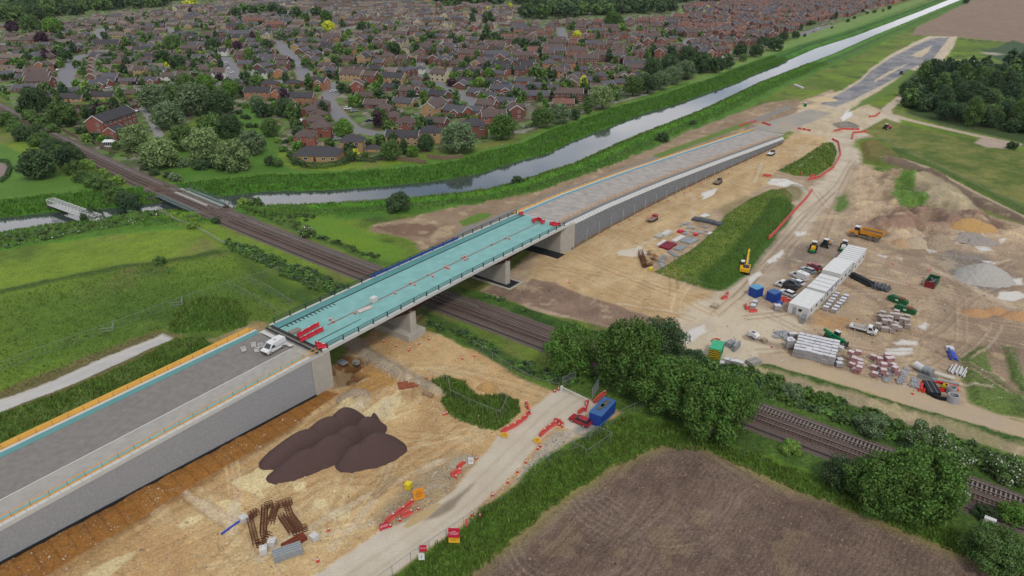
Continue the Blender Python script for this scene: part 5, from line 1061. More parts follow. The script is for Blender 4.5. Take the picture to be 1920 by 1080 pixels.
# the rest of the estates, street by street
def near_road(x,y,m):
    for P_,(_,wd) in zip(ROADW,RD):
        for i in range(len(P_)-1):
            a=Vector(P_[i]);e=Vector(P_[i+1])-a;t=max(0,min(1,(Vector((x,y))-a).dot(e)/e.length_squared))
            if (a+e*t-Vector((x,y))).length < wd/2+m: return True
    return False
def near_tree(x,y,m=0.0):
    for t in TREES:
        if t['note'] is not None or t['r'] > 4.5:
            if (t['x']-x)**2+(t['y']-y)**2 < (t['r']*.75+m)**2: return True
    return False
def estate(px,deg,dr,dc,shapes,walls,roofs,jit=1.5):
    P=[G(a,b) for a,b in px];A=np.array(P);c=A.mean(0);th=math.radians(deg);ux,uy=math.cos(th),math.sin(th);R_=np.max(np.hypot(*(A-c).T));i=0;v=-R_
    while v < R_:
        u=-R_+(i % 2)*dc*.4
        while u < R_:
            x=c[0]+u*ux-v*uy+random.uniform(-jit,jit);y=c[1]+u*uy+v*ux+random.uniform(-jit,jit)
            if sdist(P,np.array([x]),np.array([y]))[0] > 3 and not near_road(x,y,5.5) and not near_tree(x,y,4) and random.random() > .13:
                o_=random.choice((0,0,0,math.pi/2));addh(x,y,th+o_+(math.pi if random.random() < .35 else 0)+random.uniform(-.06,.06),random.choice(shapes),random.choice(walls),random.choice(roofs),random.uniform(.85,1.0))
            u += dc*random.uniform(.92,1.12)
        i += 1;v += dr*(1.25 if i % 2 else .85)
BUNG=('b','bl','bh','tb','b');TWO=('g2','h2','l2','b','t2');
estate([(0,150),(0,50),(60,44),(160,44),(300,40),(350,100),(330,160),(240,170),(110,190),(60,190)],4,20,17,BUNG,('brown','brown','buff','dred'),('slate','brown','tan'))
estate([(300,60),(640,60),(660,150),(600,160),(560,160),(440,160),(300,165)],-6,20,17,BUNG+('g2',),('dred','brown','buff','red'),('slate','brown','dark'))
estate([(150,44),(200,26),(420,22),(640,22),(640,60),(300,62)],3,20,18,BUNG,('brown','buff','dred','brown'),('tan','brown','slate'))
estate([(600,22),(960,22),(960,70),(900,100),(700,100),(640,100)],-10,19,17,('b','bl','g2','b','l2'),('brown','dred','buff','red','cream'),('brown','slate','tan'))
estate([(640,100),(960,90),(1000,200),(930,225),(870,240),(800,245),(700,170),(650,160)],-20,19,17,TWO,('dred','red','brown','buff'),('slate','brown','dark'))
estate([(940,50),(1290,36),(1300,100),(1240,140),(1120,195),(1040,205),(960,190)],-5,20,17,TWO,('dred','red','dred','brown','orange'),('brown','slate','brown','red'))
estate([(1270,100),(1280,22),(1420,16),(1560,12),(1640,6),(1600,30),(1520,44),(1490,62),(1440,80),(1380,95),(1330,120)],28,15,13,('g3','g2','l2','t2','g2'),('dred','red','dred','orange'),('brown','red','slate','brown'))
estate([(1500,12),(1560,-10),(1760,-12),(1690,4),(1640,16),(1600,24)],28,16,14,('g3','t2','g2'),('dred','red','orange'),('red','brown','slate'))
estate([(260,26),(420,8),(820,6),(820,24),(600,24)],6,22,20,BUNG+('t2',),('brown','buff','cream','dred'),('tan','brown','slate'))
estate([(400,8),(400,-6),(860,-6),(860,6)],6,26,24,BUNG+('t2',),('brown','buff','cream','dred'),('tan','brown','slate'))
estate([(800,24),(820,8),(1000,18),(1000,26),(900,40)],0,24,22,TWO,('brown','dred'),('brown','tan'))
estate([(1260,14),(1400,4),(1600,0),(1600,10),(1400,16),(1280,22)],10,18,16,('g2','t2'),('dred','brown'),('brown','red'))
for h in HOUSES: h['pxs']=h['r']*2*CF/zc_(h['x'],h['y']);h['p']=PX(h['x'],h['y'])
vis=[h for h in HOUSES if -60 < h['p'][0] < 1980 and h['p'][1] > -25]
vis.sort(key=lambda h: -h['pxs'])
# ---- gardens: small trees, bushes, sheds, cars and caravans between the houses
def inside_town(x,y): return sdist(TOWNw,np.array([x]),np.array([y]))[0] > 4
lawnw=[[G(*p) for p in P_] for P_ in ([(300,330),(330,240),(430,200),(500,240),(560,320)],[(420,345),(560,308),(700,300),(860,280),(1020,243),(1290,152),(1300,165),(1100,235),(800,330),(420,355)])]
cnt=0
for h in list(vis[:620]):
    for k in range(8 if h['pxs'] > 22 else 5):
        a=random.uniform(0,2*math.pi);d=h['r']+random.uniform(2,9);x=h['x']+d*math.cos(a);y=h['y']+d*math.sin(a)
        if not inside_town(x,y) or near_road(x,y,1.0) or overlaps(x,y,1.2,.95) or any(sdist(l_,np.array([x]),np.array([y]))[0] > 0 for l_ in lawnw): continue
        kd=random.choices(['dark','mid','bright','grey','conifer','lime','purple','yellow'],[5,6,3,2,2,1,.7,.2])[0]
        if random.random() < .45: r=random.uniform(1.7,3.6);TREES.append(dict(x=x,y=y,r=r,kind=kd,style=random.choice(['round','round','column','broad']),note=None,px=2*r*CF/zc_(x,y),hs=1))
        else: r=random.uniform(.9,2.0);BUSHES.append(dict(x=x,y=y,r=r,kind=kd,style='bush',note=None,px=2*r*CF/zc_(x,y),hs=1))
# ---- place names that anchor the labels
MARKS=[((880,180),'the wide grey street junction'),((125,130),'the left cul-de-sac'),((425,130),'the short street of parked cars'),((560,120),'the diagonal street'),((630,190),'the curving street'),((190,65),'the pale street stub'),((315,115),'the small green with dark trees'),((430,250),'the park willows'),((60,200),'the railway at left'),((205,240),'the long red house by the railway'),((593,290),'the large hipped bungalow'),
         ((922,145),'the golden bush'),((1094,165),'the upright golden tree'),((1082,70),'the round golden tree'),((1150,55),'the broad green tree'),((900,240),'the canal path'),((1100,215),'the silvery canal tree'),((1280,80),'the grey car park'),((1440,95),'the far lawn'),((1560,48),'the far street end'),((740,100),'the turning circle'),((610,35),'the far dark tree clump'),((480,35),'the far wooded green'),((77,80),'the big purple tree'),
         ((475,45),'the large red-roofed block'),((1330,20),'the far golden tree'),((1100,25),'the far tree belt'),((1480,50),'the dense new estate'),((680,55),'the two small dark trees'),((806,80),'the darkest estate tree'),((250,20),'the upper left woods'),((930,80),'the narrow dark poplars'),((340,70),'the bungalow rows'),((1210,130),'the trees above the bend'),((1620,15),'the top of the canal')]
def mark(px,py): return min(MARKS,key=lambda m: (m[0][0]-px)**2+((m[0][1]-py)*2.2)**2)
def side(px,py,m):
    dx,dy=px-m[0][0],(py-m[0][1])*1.6
    if abs(dx) < 9 and abs(dy) < 9: return 'right beside'
    if abs(dx) > 2.2*abs(dy): return 'right of' if dx > 0 else 'left of'
    if abs(dy) > 2.2*abs(dx): return 'below' if dy > 0 else 'above'
    return ('lower right of' if dy > 0 else 'upper right of') if dx > 0 else ('lower left of' if dy > 0 else 'upper left of')
ORD=['nearest','second nearest','third nearest','fourth nearest','fifth nearest','sixth nearest','seventh nearest','eighth nearest','ninth nearest','tenth nearest','eleventh nearest','twelfth nearest']
def name_all(items,desc,start='',cap=12):
    """unique labels: look + side of a landmark + rank of distance among the look-alikes there"""
    groups={}
    for it_ in items:
        p=it_['p'];m_=mark(*p);it_['m']=m_;key=(desc(it_),side(p[0],p[1],m_),m_[1]);groups.setdefault(key,[]).append(it_)
    for key,L_ in groups.items():
        L_.sort(key=lambda q: (q['p'][0]-q['m'][0][0])**2+((q['p'][1]-q['m'][0][1])*2.2)**2)
        for i,q in enumerate(L_):
            s_=key[1]+' '+key[2]
            q['label']=key[0]+' '+s_ if len(L_) == 1 else (ORD[min(i,11)]+' '+key[0]+' '+s_)
for h in HOUSES:
    pass
ind=vis[:300]
def hdesc(h): return '%s %s house, %s roof' % (SHP[h['s']][6].replace(' bungalow','').replace('two-storey ','') if h['s'] not in () else '',WALLS[h['w']][1],ROOFS[h['rf']][1])
def hdesc(h):
    sh=SHP[h['s']][6];bun='bungalow' in sh;sh=sh.replace(' bungalow','').replace('two-storey ','');return '%s %s %s, %s roof' % (sh,WALLS[h['w']][1],'bungalow' if bun else 'house',ROOFS[h['rf']][1])
name_all([h for h in ind if not h['note']],hdesc)
HP={}
for i,h in enumerate(ind):
    key=(h['s'],h['w'],h['rf']);near=h['pxs'] > 34;lod=0 if near else (1 if h['pxs'] > 20 else 2)
    label=h['note'] and (hdesc(h)+', '+h['note']) or h['label'];grp='houses of the estates across the canal'
    nm='bungalow' if SHP[h['s']][2] < 3 else 'brick_house'
    if lod == 2:
        o=link(nm,proto_meshes(*key,2)['all']);tag(o,label,'house',grp);o.location=(h['x'],h['y'],0);o.rotation_euler=(0,0,h['th']);o.scale=(h['sc'],)*3;continue
    t=thing(nm,label,'house',(h['x'],h['y'],0),h['th'],grp);t.scale=(h['sc'],)*3;d=proto_meshes(*key,lod)
    link('wall',d['wall'],t);rf_=link('roof',d['roof'],t)
    if lod == 0:
        if i % 3 != 1: link('chimney',d['chim'],rf_)
        if d['verge']: link('bargeboards',d['verge'],rf_)
        link('door',d['door'],t)
        for wme in d['win']: link('window',wme,t)
rest=vis[300:]
VA=[];FA=[];MA=[];mats_=list(WM.values())+list(RM.values())+[M_win,M_glass];nv=0
wk=list(WM.keys());rk=list(RM.keys())
by={}
for h in rest:
    mb=proto_meshes(h['s'],h['w'],h['rf'],2)['mb'];M_=Matrix.Translation((h['x'],h['y'],0)) @ Matrix.Rotation(h['th'],4,'Z') @ Matrix.Scale(h['sc'],4)
    A=np.array(mb.v);Mn=np.array(M_);A=A @ Mn[:3,:3].T+Mn[:3,3];VA += A.tolist();idm=[wk.index(h['w']),len(wk)+rk.index(h['rf']),len(wk)+len(rk),len(wk)+len(rk)+1]
    FA += [tuple(j+nv for j in f) for f in mb.f];MA += [idm[j] for j in mb.m];nv += len(A)
if VA:
    me=bpy.data.meshes.new('distant_houses');me.from_pydata(VA,[],FA)
    for m_ in mats_: me.materials.append(m_)
    me.polygons.foreach_set('material_index',MA);o=link('distant_houses',me);tag(o,'the farthest small roofs of the town along the top of the view','houses',kind='stuff')
print('houses',len(HOUSES),'vis',len(vis),'manual',NMAN,'trees',len(TREES),'bushes',len(BUSHES))
# ================================================================ place the trees and bushes
TN={'dark': 'dark_tree','mid': 'leafy_tree','bright': 'leafy_tree','willow': 'willow_tree','grey': 'grey_green_tree','yellow': 'golden_tree','purple': 'purple_tree','conifer': 'conifer_tree','lime': 'leafy_tree','ash': 'ash_tree','elder': 'elder_tree'}
def merge_far(items,name,label,cat):
    byk={}
    for t in items: byk.setdefault(t['kind'],[]).append(t)
    Vs=[];Fs=[];Ms=[];nv=0;ks=list(KIND)
    base={}
    for v in range(3):
        for st in set(t['style'] for t in items):
            rg=np.random.default_rng(v*7+len(st));c,r,H_=crown_pts(st,rg);base[(st,v)]=leafcloud(c,r,210,.27,rg)
    for i,t in enumerate(items):
        V,F=base[(t['style'],i % 3)];a=i*1.7;ca,sa=math.cos(a),math.sin(a);V2=np.stack([(V[:,0]*ca-V[:,1]*sa)*t['r']+t['x'],(V[:,0]*sa+V[:,1]*ca)*t['r']+t['y'],V[:,2]*t['r']*t['hs']],1)
        Vs.append(V2);Fs.append(F+nv);Ms.append(np.full(len(F),ks.index(t['kind'])));nv += len(V)
    if Vs: o=link(name,npmesh(name,np.concatenate(Vs),np.concatenate(Fs),[FOL[k] for k in ks],mi=np.concatenate(Ms)));tag(o,label,cat,kind='stuff')
for L_,nm_,grp in ((TREES,'tree','trees of the town, the wood and the railway side'),(BUSHES,'bush','garden and railway-side bushes')):
    for t in L_:
        t['p']=PX(t['x'],t['y']);t['px']=2*t['r']*CF/zc_(t['x'],t['y'])
    L2=[t for t in L_ if -90 < t['p'][0] < 2010 and t['p'][1] > -30 and t['p'][1] < 1200]
    for t in L2: t['key']=t['px']*(50 if t['note'] else 1)
    L2.sort(key=lambda t: -t['key']);ind_=L2[:300 if nm_ == 'tree' else 260]
    WMK=[((1790,140),'the conifer front of the wood'),((1700,200),'the pale track corner by the wood'),((1800,200),'the middle of the right-hand wood'),((1900,180),'the right edge of the wood'),((1850,240),'the track along the wood'),((30,250),'the lawn at far left'),((110,290),'the solitary round lawn tree'),((200,360),'the railway bridge'),((60,235),'the caravan by the rails'),((320,320),'the front of the park'),((455,215),'the park lawn'),((250,290),'the white conservatory')]
    MARKS2=MARKS;MARKS=MARKS+WMK
    def tdesc(t): return KIND[t['kind']][1]+' '+({'round': 'round-headed tree','broad': 'spreading tree','willow': 'willow-like tree','column': 'narrow tree','conifer': 'pointed conifer','bush': ('big bush' if t['r'] > 1.6 else 'small bush')}[t['style']])
    name_all([t for t in ind_ if not t['note']],tdesc)
    MARKS=MARKS2
    for i,t in enumerate(ind_):
        label=(tdesc(t)+' '+t['note']) if t['note'] else t['label'];v=i % 3;lod=0 if t['px'] > 85 else (1 if t['px'] > 34 else (2 if t['px'] > 14 else 3));zz_=HGT(t['x'],t['y'])-.1
        nm=TN[t['kind']] if nm_ == 'tree' else ('elder_bush' if t['kind'] == 'elder' else 'bush')
        if t['px'] > 14 and nm_ == 'tree':
            e=thing(nm,label,'tree',(t['x'],t['y'],zz_),i*1.3,grp);e.scale=(t['r'],t['r'],t['r']*t['hs']);link('crown',crown_mesh(t['style'],t['kind'],lod,v),e);link('trunk',trunk_mesh(t['style'],v),e)
        else:
            o=link(nm,crown_mesh(t['style'],t['kind'],lod,v));tag(o,label,'tree' if nm_ == 'tree' else 'bush',grp);o.location=(t['x'],t['y'],zz_);o.rotation_euler=(0,0,i*1.3);o.scale=(t['r'],t['r'],t['r']*t['hs'])
    merge_far(L2[len(ind_):],'distant_'+('trees' if nm_ == 'tree' else 'shrubbery'),'the farthest small trees of the town' if nm_ == 'tree' else 'small garden shrubs scattered between the houses','trees' if nm_ == 'tree' else 'shrubs')
# ---- scrub, reeds and long grass
def scrub(name,px,dens,r0,r1,kind,label,nl=46,ls=.26,world=False,zoff=-.1,hs=.8,cat='undergrowth',ks=None):
    P=px if world else [G(a,b) for a,b in px];A=np.array(P);x0,y0=A.min(0);x1,y1=A.max(0);n=int((x1-x0)*(y1-y0)*dens)
    if n < 1: return
    x=rng.uniform(x0,x1,n);y=rng.uniform(y0,y1,n);ok=(sdist(P,x,y) > .3) & (ldist(RAIL,x,y) > 7.0);x,y=x[ok],y[ok];base=[]
    for v in range(4):
        rg=np.random.default_rng(v+3);c=np.array([(0,0,.35),(.45,.2,.3),(-.35,.4,.25),(.1,-.5,.25)]);r=np.array([.62,.42,.45,.4]);base.append(leafcloud(c,r,nl,ls,rg,.5))
    Vs=[];Fs=[];nv=0
    for i in range(len(x)):
        V,F=base[i % 4];a=i*2.1;ca,sa=math.cos(a),math.sin(a);r=rng.uniform(r0,r1);z=HGT(x[i],y[i])+zoff
        Vs.append(np.stack([(V[:,0]*ca-V[:,1]*sa)*r+x[i],(V[:,0]*sa+V[:,1]*ca)*r+y[i],V[:,2]*r*hs+z],1));Fs.append(F+nv);nv += len(V)
    Fa=np.concatenate(Fs);kk_=ks or [kind];mi_=np.repeat(rng.integers(0,len(kk_),len(x)),nl)
    o=link(name,npmesh(name,np.concatenate(Vs),Fa,[FOL[k] for k in kk_],mi=mi_));tag(o,label,cat,kind='stuff')
def lineband(line,w0,w1): 
    a=offs(line,w0);b=offs(line,w1);return a+b[::-1]
railband=[p for p in RR]
scrub('undergrowth',[(782,590),(870,622),(960,668),(1040,700),(1110,690),(1130,720),(1075,728),(1000,712),(940,672),(880,640),(800,610)],.5,.8,1.7,'dark','dark bramble scrub between the rails and the lower haul road',ks=['ash','dark'])
scrub('undergrowth',[(862,545),(930,560),(1010,592),(1090,615),(1200,640),(1262,655),(1240,672),(1150,645),(1060,622),(960,592),(890,568)],.5,.7,1.6,'ash','green scrub between the rails and the brown soil strip',ks=['ash','dark'])
scrub('undergrowth',[(1290,665),(1410,690),(1500,722),(1640,772),(1760,810),(1930,868),(1990,900),(1990,960),(1900,920),(1760,868),(1640,818),(1500,770),(1410,738)],.42,.8,2.0,'ash','dense hedge bank above the rails on the right',ks=['ash','dark','mid','ash'])
scrub('undergrowth',[(1290,800),(1420,845),(1500,870),(1640,930),(1720,975),(1600,940),(1480,885),(1330,838)],.2,.5,1.1,'ash','rough growth between the field edge and the rails',ks=['ash','mid'])
scrub('undergrowth',[(1800,1010),(1900,975),(1990,1000),(1990,1120),(1860,1060)],.3,.8,1.6,'mid','bushes of the field corner at lower right',ks=['mid','dark'])
scrub('undergrowth',[(420,448),(470,462),(540,492),(600,515),(650,540),(640,560),(600,548),(545,525),(480,490),(430,468)],.8,.9,2.0,'dark','bramble hedge along the rails left of the bridge',ks=['mid','dark','ash'])
scrub('undergrowth',[(420,392),(520,395),(600,405),(560,425),(640,455),(720,482),(700,496),(620,468),(540,435),(480,412)],.3,.7,1.5,'dark','low dark scrub between the rails and the canal bank',ks=['mid','dark'])
scrub('undergrowth',[(-20,455),(60,436),(160,424),(250,408),(300,393),(330,400),(260,420),(160,440),(60,456),(-20,474)],.22,.7,1.5,'mid','flowering scrub along the canal bank at left',ks=['mid','elder','dark','grey'])
scrub('undergrowth',[(150,380),(230,372),(300,360),(330,375),(240,395),(170,392)],.2,.8,1.6,'dark','dark scrub by the footbridge and the railway bridge',ks=['dark','mid'])
scrub('undergrowth',[(100,255),(170,280),(260,318),(330,345),(345,340),(290,308),(200,266),(120,240)],.12,.7,1.6,'mid','weeds between the town gardens and the rails',ks=['mid','lime','dark'])
def hedge(px,w_,h_,kind,label,dens=.9):
    P=[G(a,b) for a,b in px];L_=[Vector(p) for p in P];rg=np.random.default_rng(len(label));Vs=[];nl=0
    pts=[]
    for i in range(len(P)-1):
        d=(L_[i+1]-L_[i]).length;n=int(d*w_*34)
        t=rg.random(n);s_=rg.uniform(-1,1,n);e=(L_[i+1]-L_[i]);nx,ny=-e.y/d,e.x/d;zt=rg.random(n)
        top=rg.random(n) < .45;zz_=np.where(top,h_,zt*h_);ss_=np.where(top,s_,np.sign(s_))*w_/2
        pts.append(np.stack([L_[i].x+e.x*t+nx*ss_,L_[i].y+e.y*t+ny*ss_,zz_],1))
    c=np.concatenate(pts)+rg.normal(size=(sum(len(p) for p in pts),3))*.07;n=len(c)
    nrm=rg.normal(size=(n,3));nrm[:,2] += .6;nrm /= np.linalg.norm(nrm,axis=1)[:,None];t=np.cross(nrm,rg.normal(size=(n,3)));t /= np.linalg.norm(t,axis=1)[:,None];b=np.cross(nrm,t);s_=.22*(.6+.8*rg.random(n))[:,None]
    V=np.stack([c-t*s_,c-b*s_,c+t*s_,c+b*s_],1).reshape(-1,3);o=link('hedge',npmesh('hedge',V,np.arange(n*4).reshape(-1,4),FOL[kind]));tag(o,label,'hedge','clipped garden hedges')
hedge([(545,298),(560,307),(572,314),(600,316),(640,310),(652,306)],1.8,2.0,'dark','tall clipped hedge round the large hipped bungalow')
hedge([(640,306),(668,302),(700,304),(716,298)],1.6,1.8,'dark','clipped hedge in front of the left buff canal house')
hedge([(132,203),(170,197),(212,190),(254,184)],1.2,2.0,'lime','long yellowish hedge behind the buff bungalows')
hedge([(132,98),(172,94)],3.0,4.0,'conifer','dark high conifer hedge at the top of the cul-de-sac')
hedge([(0,176),(8,182),(16,188)],1.4,1.6,'bright','bright hedge beside the rails at far left')
hedge([(808,252),(840,246)],1.2,1.4,'dark','low hedge by the canal path')
hedge([(616,148),(648,150)],1.6,2.2,'dark','dark hedge along the small green by the curving street')
hedge([(0,343),(14,332),(20,318),(14,304),(-10,304)],1.2,1.2,'dark','hedge curving round the pink paved patch at far left')
hedge([(985,240),(1000,236),(1020,232)],1.2,1.4,'mid','short hedge behind the canal path trees')
# long grass: upright blades on banks, verges and mounds near the camera
def tallgrass(name,px,dens,h0,h1,kind,label,wd=.10,world=False):
    P=px if world else [G(a,b) for a,b in px];A=np.array(P);x0,y0=A.min(0);x1,y1=A.max(0);n=int((x1-x0)*(y1-y0)*dens)
    x=rng.uniform(x0,x1,n);y=rng.uniform(y0,y1,n);ok=sdist(P,x,y)+fbm(x,y,3,2,5)*.5+fbm(x,y,.8,1,2)*.4 > .1;ok &= ldist(RAIL,x,y) > 6.0;x,y=x[ok],y[ok];n=len(x)
    if n == 0: return
    r_=np.clip(np.searchsorted(GY,y),1,NR-1);c_=cidx(x/(32+.80*GY[r_]));z=hgt[r_*NC+c_]
    cl2=fbm(x,y,2.2,2,8);h=rng.uniform(h0,h1,n)*(1+.5*cl2);a=rng.uniform(0,np.pi,n);w_=wd*(.7+.8*rng.random(n));lx=rng.normal(size=n)*.25*h;ly=rng.normal(size=n)*.25*h
    dx,dy=np.cos(a)*w_,np.sin(a)*w_;z0=z-.05
    V=np.stack([np.stack([x-dx,y-dy,z0],1),np.stack([x+dx,y+dy,z0],1),np.stack([x+lx+dx*.3,y+ly+dy*.3,z0+h],1),np.stack([x+lx-dx*.3,y+ly-dy*.3,z0+h],1)],1).reshape(-1,3)
    o=link(name,npmesh(name,V,np.arange(n*4).reshape(-1,4),FOL[kind]));tag(o,label,'grass',kind='stuff')
FOL['grass']=foliage('long_grass',(92,116,48),k=1.45,var=.32,objvar=.03);FOL['reed']=foliage('reeds',(82,120,44),k=1.45,var=.3,objvar=.03)
tallgrass('long_grass',[(720,1100),(790,1042),(870,988),(905,955),(960,918),(1010,868),(1070,835),(1120,806),(1180,778),(1280,806),(1420,854),(1560,905),(1700,965),(1850,1016),(1980,1060),(1913,1082),(1780,1032),(1613,964),(1513,929),(1403,882),(1330,848),(1240,840),(1140,882),(1040,949),(940,1035),(860,1110)],22,.3,.75,'grass','long grass of the verge between haul road and ploughed field')
tallgrass('long_grass',[(806,714),(835,708),(870,716),(893,738),(912,743),(925,742),(945,740),(972,752),(975,772),(952,795),(928,808),(880,795),(840,776),(826,752),(836,742)],24,.4,.9,'grass','long grass of the fenced patch beside the haul road')
tallgrass('long_grass',[(1228,510),(1262,490),(1305,462),(1340,430),(1362,402),(1405,374),(1440,358),(1470,360),(1486,374),(1478,402),(1450,440),(1410,490),(1385,520),(1350,545),(1300,535)],7,.12,.4,'grass','long grass covering the large earth mound',.14)
tallgrass('long_grass',[(320,625),(318,600),(340,575),(390,558),(440,562),(468,590),(462,612),(420,622),(370,622)],10,.4,.9,'grass','long grass on the round mound left of the bridge',.13)
tallgrass('long_grass',[(330,636),(388,633),(395,650),(330,690),(200,740),(100,785),(0,830),(-60,858),(-60,800),(0,778),(120,735),(240,685)],10,.3,.8,'grass','long grass on the ridge between ditch and near ramp',.13)
tallgrass('long_grass',[(0,560),(130,525),(260,500),(420,475),(500,520),(560,560),(500,600),(470,590),(400,560),(330,580),(310,620),(200,655),(60,720),(0,740),(-60,750),(-60,570)],2.2,.2,.55,'grass','tussocky grass of the left meadow',.14)
tallgrass('long_grass',[(1458,320),(1500,298),(1545,268),(1562,268),(1570,285),(1560,312),(1530,330),(1490,330)],4,.3,.7,'grass','long grass on the smaller mound near the roundabout',.2)
NBn=[p for p in NBw if p[1] < 620];SBn=[p for p in SBw if p[1] < 620]
tallgrass('reeds',lineband(NBn,1.0,7.5),5,.6,1.3,'reed','bright reeds along the town side of the canal',.2,True)
tallgrass('long_grass',lineband(NBn,10.5,17),3.5,.6,1.3,'reed','second band of tall growth above the reeds',.22,True)
tallgrass('reeds',lineband(SBn,-.3,-3),5,.5,1.0,'grass','long grass fringe on the site side of the canal',.2,True)
tallgrass('long_grass',lineband(SBn,-4,-18),2.2,.4,.9,'reed','rough bank grass on the site side of the canal',.2,True)
# ================================================================ vehicles and plant (front towards +x)
M_red=mat('car_paint_red',(172,22,38),.3,.03,spec=.6);M_wpaint=mat('van_paint_white',(232,232,230),.3,.02,spec=.6);M_silver=mat('car_paint_silver',(168,174,180),.3,.03,spec=.6,metal=.2);M_dred=mat('car_paint_crimson',(160,30,50),.3,.03,spec=.6)
M_dblue=mat('car_paint_dark',(58,66,84),.3,.03,spec=.6);M_yel=mat('machine_yellow',(232,178,36),.45,.08,2);M_ora=mat('truck_amber',(222,150,44),.5,.12,2);M_grn=mat('machine_green',(24,122,74),.45,.08,2)
M_tyre=mat('tyre',(58,56,54),.9,.1);M_tyred=mat('dusty_tyre',(120,112,100),.95,.15,3);M_hub=mat('wheel_hub',(176,176,174),.5,.05);M_chass=mat('chassis_grey',(62,62,64),.8,.1);M_lamp=mat('lamp_lens',(236,232,214),.2,.02);M_tail=mat('tail_lens',(170,20,20),.3,.02)
M_cont=mat('cabin_blue',(32,74,160),.5,.1,1);M_contr=mat('cabin_blue_roof',(70,112,168),.6,.12,1.5);M_wcab=mat('cabin_white',(226,226,222),.55,.06,1)
def wheel(t,x,y,r,w_=.22,hub=M_hub,ty=M_tyre,name='wheel'):
    a=MB().tube((x,y-w_/2,r),(x,y+w_/2,r),r,n=16).build(name,ty,t)
    s_=1 if y > 0 else -1;MB().tube((x,y+s_*w_*.5,r),(x,y+s_*(w_*.5+.02),r),r*.6,n=10).build('rim',hub,a)
def hull(mb,prof,w0,wt=None,zt=None):
    """side profile (x,z) given width w0; above zt the width tapers to wt"""
    n=len(prof);vs=[]
    for sy in (-1,1):
        for x,z in prof:
            ww=w0/2 if not wt or z <= zt else w0/2+(wt/2-w0/2)*min(1,(z-zt)/(max(p[1] for p in prof)-zt));vs.append((x,sy*ww,z))
    fs=[tuple(range(n)),tuple(range(2*n-1,n-1,-1))]+[(k,n+k,n+(k+1) % n,(k+1) % n) for k in range(n)]
    return mb.add(vs,fs)
def lights(t,xf,xr,yw,zf,zr):
    for s_ in (-1,1):
        MB().box((xf,s_*yw,zf),(.08,.34,.16)).build('headlight',M_lamp,t);MB().box((xr,s_*yw,zr),(.06,.2,.22)).build('tail_light',M_tail,t)
def car(px,py,to,paint,label,kind='hatch',z=0,sc=1.0,cat='car',name='parked_car',grp=None):
    g=G(px,py,z);t=thing(name,label,cat,(*g,z),ang((px,py),to,z),grp);t.scale=(sc,)*3
    hull(MB(),[(-2.15,.35),(2.15,.35),(2.2,.6),(2.1,.82),(1.0,.98),(-2.05,1.0),(-2.2,.75)],1.78,1.66,.7).build('body',paint,t)
    xr=-2.0 if kind == 'estate' else -1.75
    hull(MB(),[(1.05,.97),(.35,1.4),(xr+.35,1.44),(xr-.02,.99)],1.62,1.3,.98).build('windows',M_glass,t)
    MB().box(((.3+xr+.3)/2,0,1.45),(.3-xr-.45,1.24,.06)).build('roof',paint,t)
    lights(t,2.1,-2.16,.66,.68,.8)
    for x in (1.35,-1.3):
        for y in (-.82,.82): wheel(t,x,y,.32)
    return t
def van(px,py,to,label,z=0,sc=1.0,stripe=None,grp=None):
    g=G(px,py,z);t=thing('parked_van',label,'van',(*g,z),ang((px,py),to,z),grp);t.scale=(sc,)*3
    hull(MB(),[(-2.6,.38),(2.55,.38),(2.62,.95),(1.75,1.22),(.95,2.02),(.6,2.2),(-2.5,2.22),(-2.62,2.0)],2.0,1.76,1.2).build('body',M_wpaint,t)
    mb=MB();hull(mb,[(1.76,1.25),(1.02,1.98),(.98,1.95),(1.70,1.22)],1.62,1.5,1.3);mb2=MB();mb2.add([(1.80,-.8,1.24),(1.80,.8,1.24),(1.03,.74,1.99),(1.03,-.74,1.99)],[(0,1,2,3)]);mb2.build('windscreen',M_glass,t)
    for s_ in (-1,1):
        MB().prism([(0,0)],0,0) if False else None
        m2=MB();y0,y1=s_*1.0,s_*.945;m2.add([(.35,y0,1.22),(1.5,y0,1.22),(1.0,y1,1.75),(.35,y1,1.75)],[(0,1,2,3)]);m2.build('side_window',M_glass,t)
        if stripe: MB().box((-1.0,s_*1.005,1.12),(3.0,.02,.09)).build('side_stripe',stripe,t)
    MB().box((2.6,0,.55),(.12,1.9,.34)).build('bumper',M_chass,t);lights(t,2.56,-2.63,.75,.85,1.2)
    MB().box((-.6,0,2.24),(.5,.5,.05)).build('roof_vent',M_silver,t)
    for x in (1.65,-1.6):
        for y in (-.9,.9): wheel(t,x,y,.36)
    return t
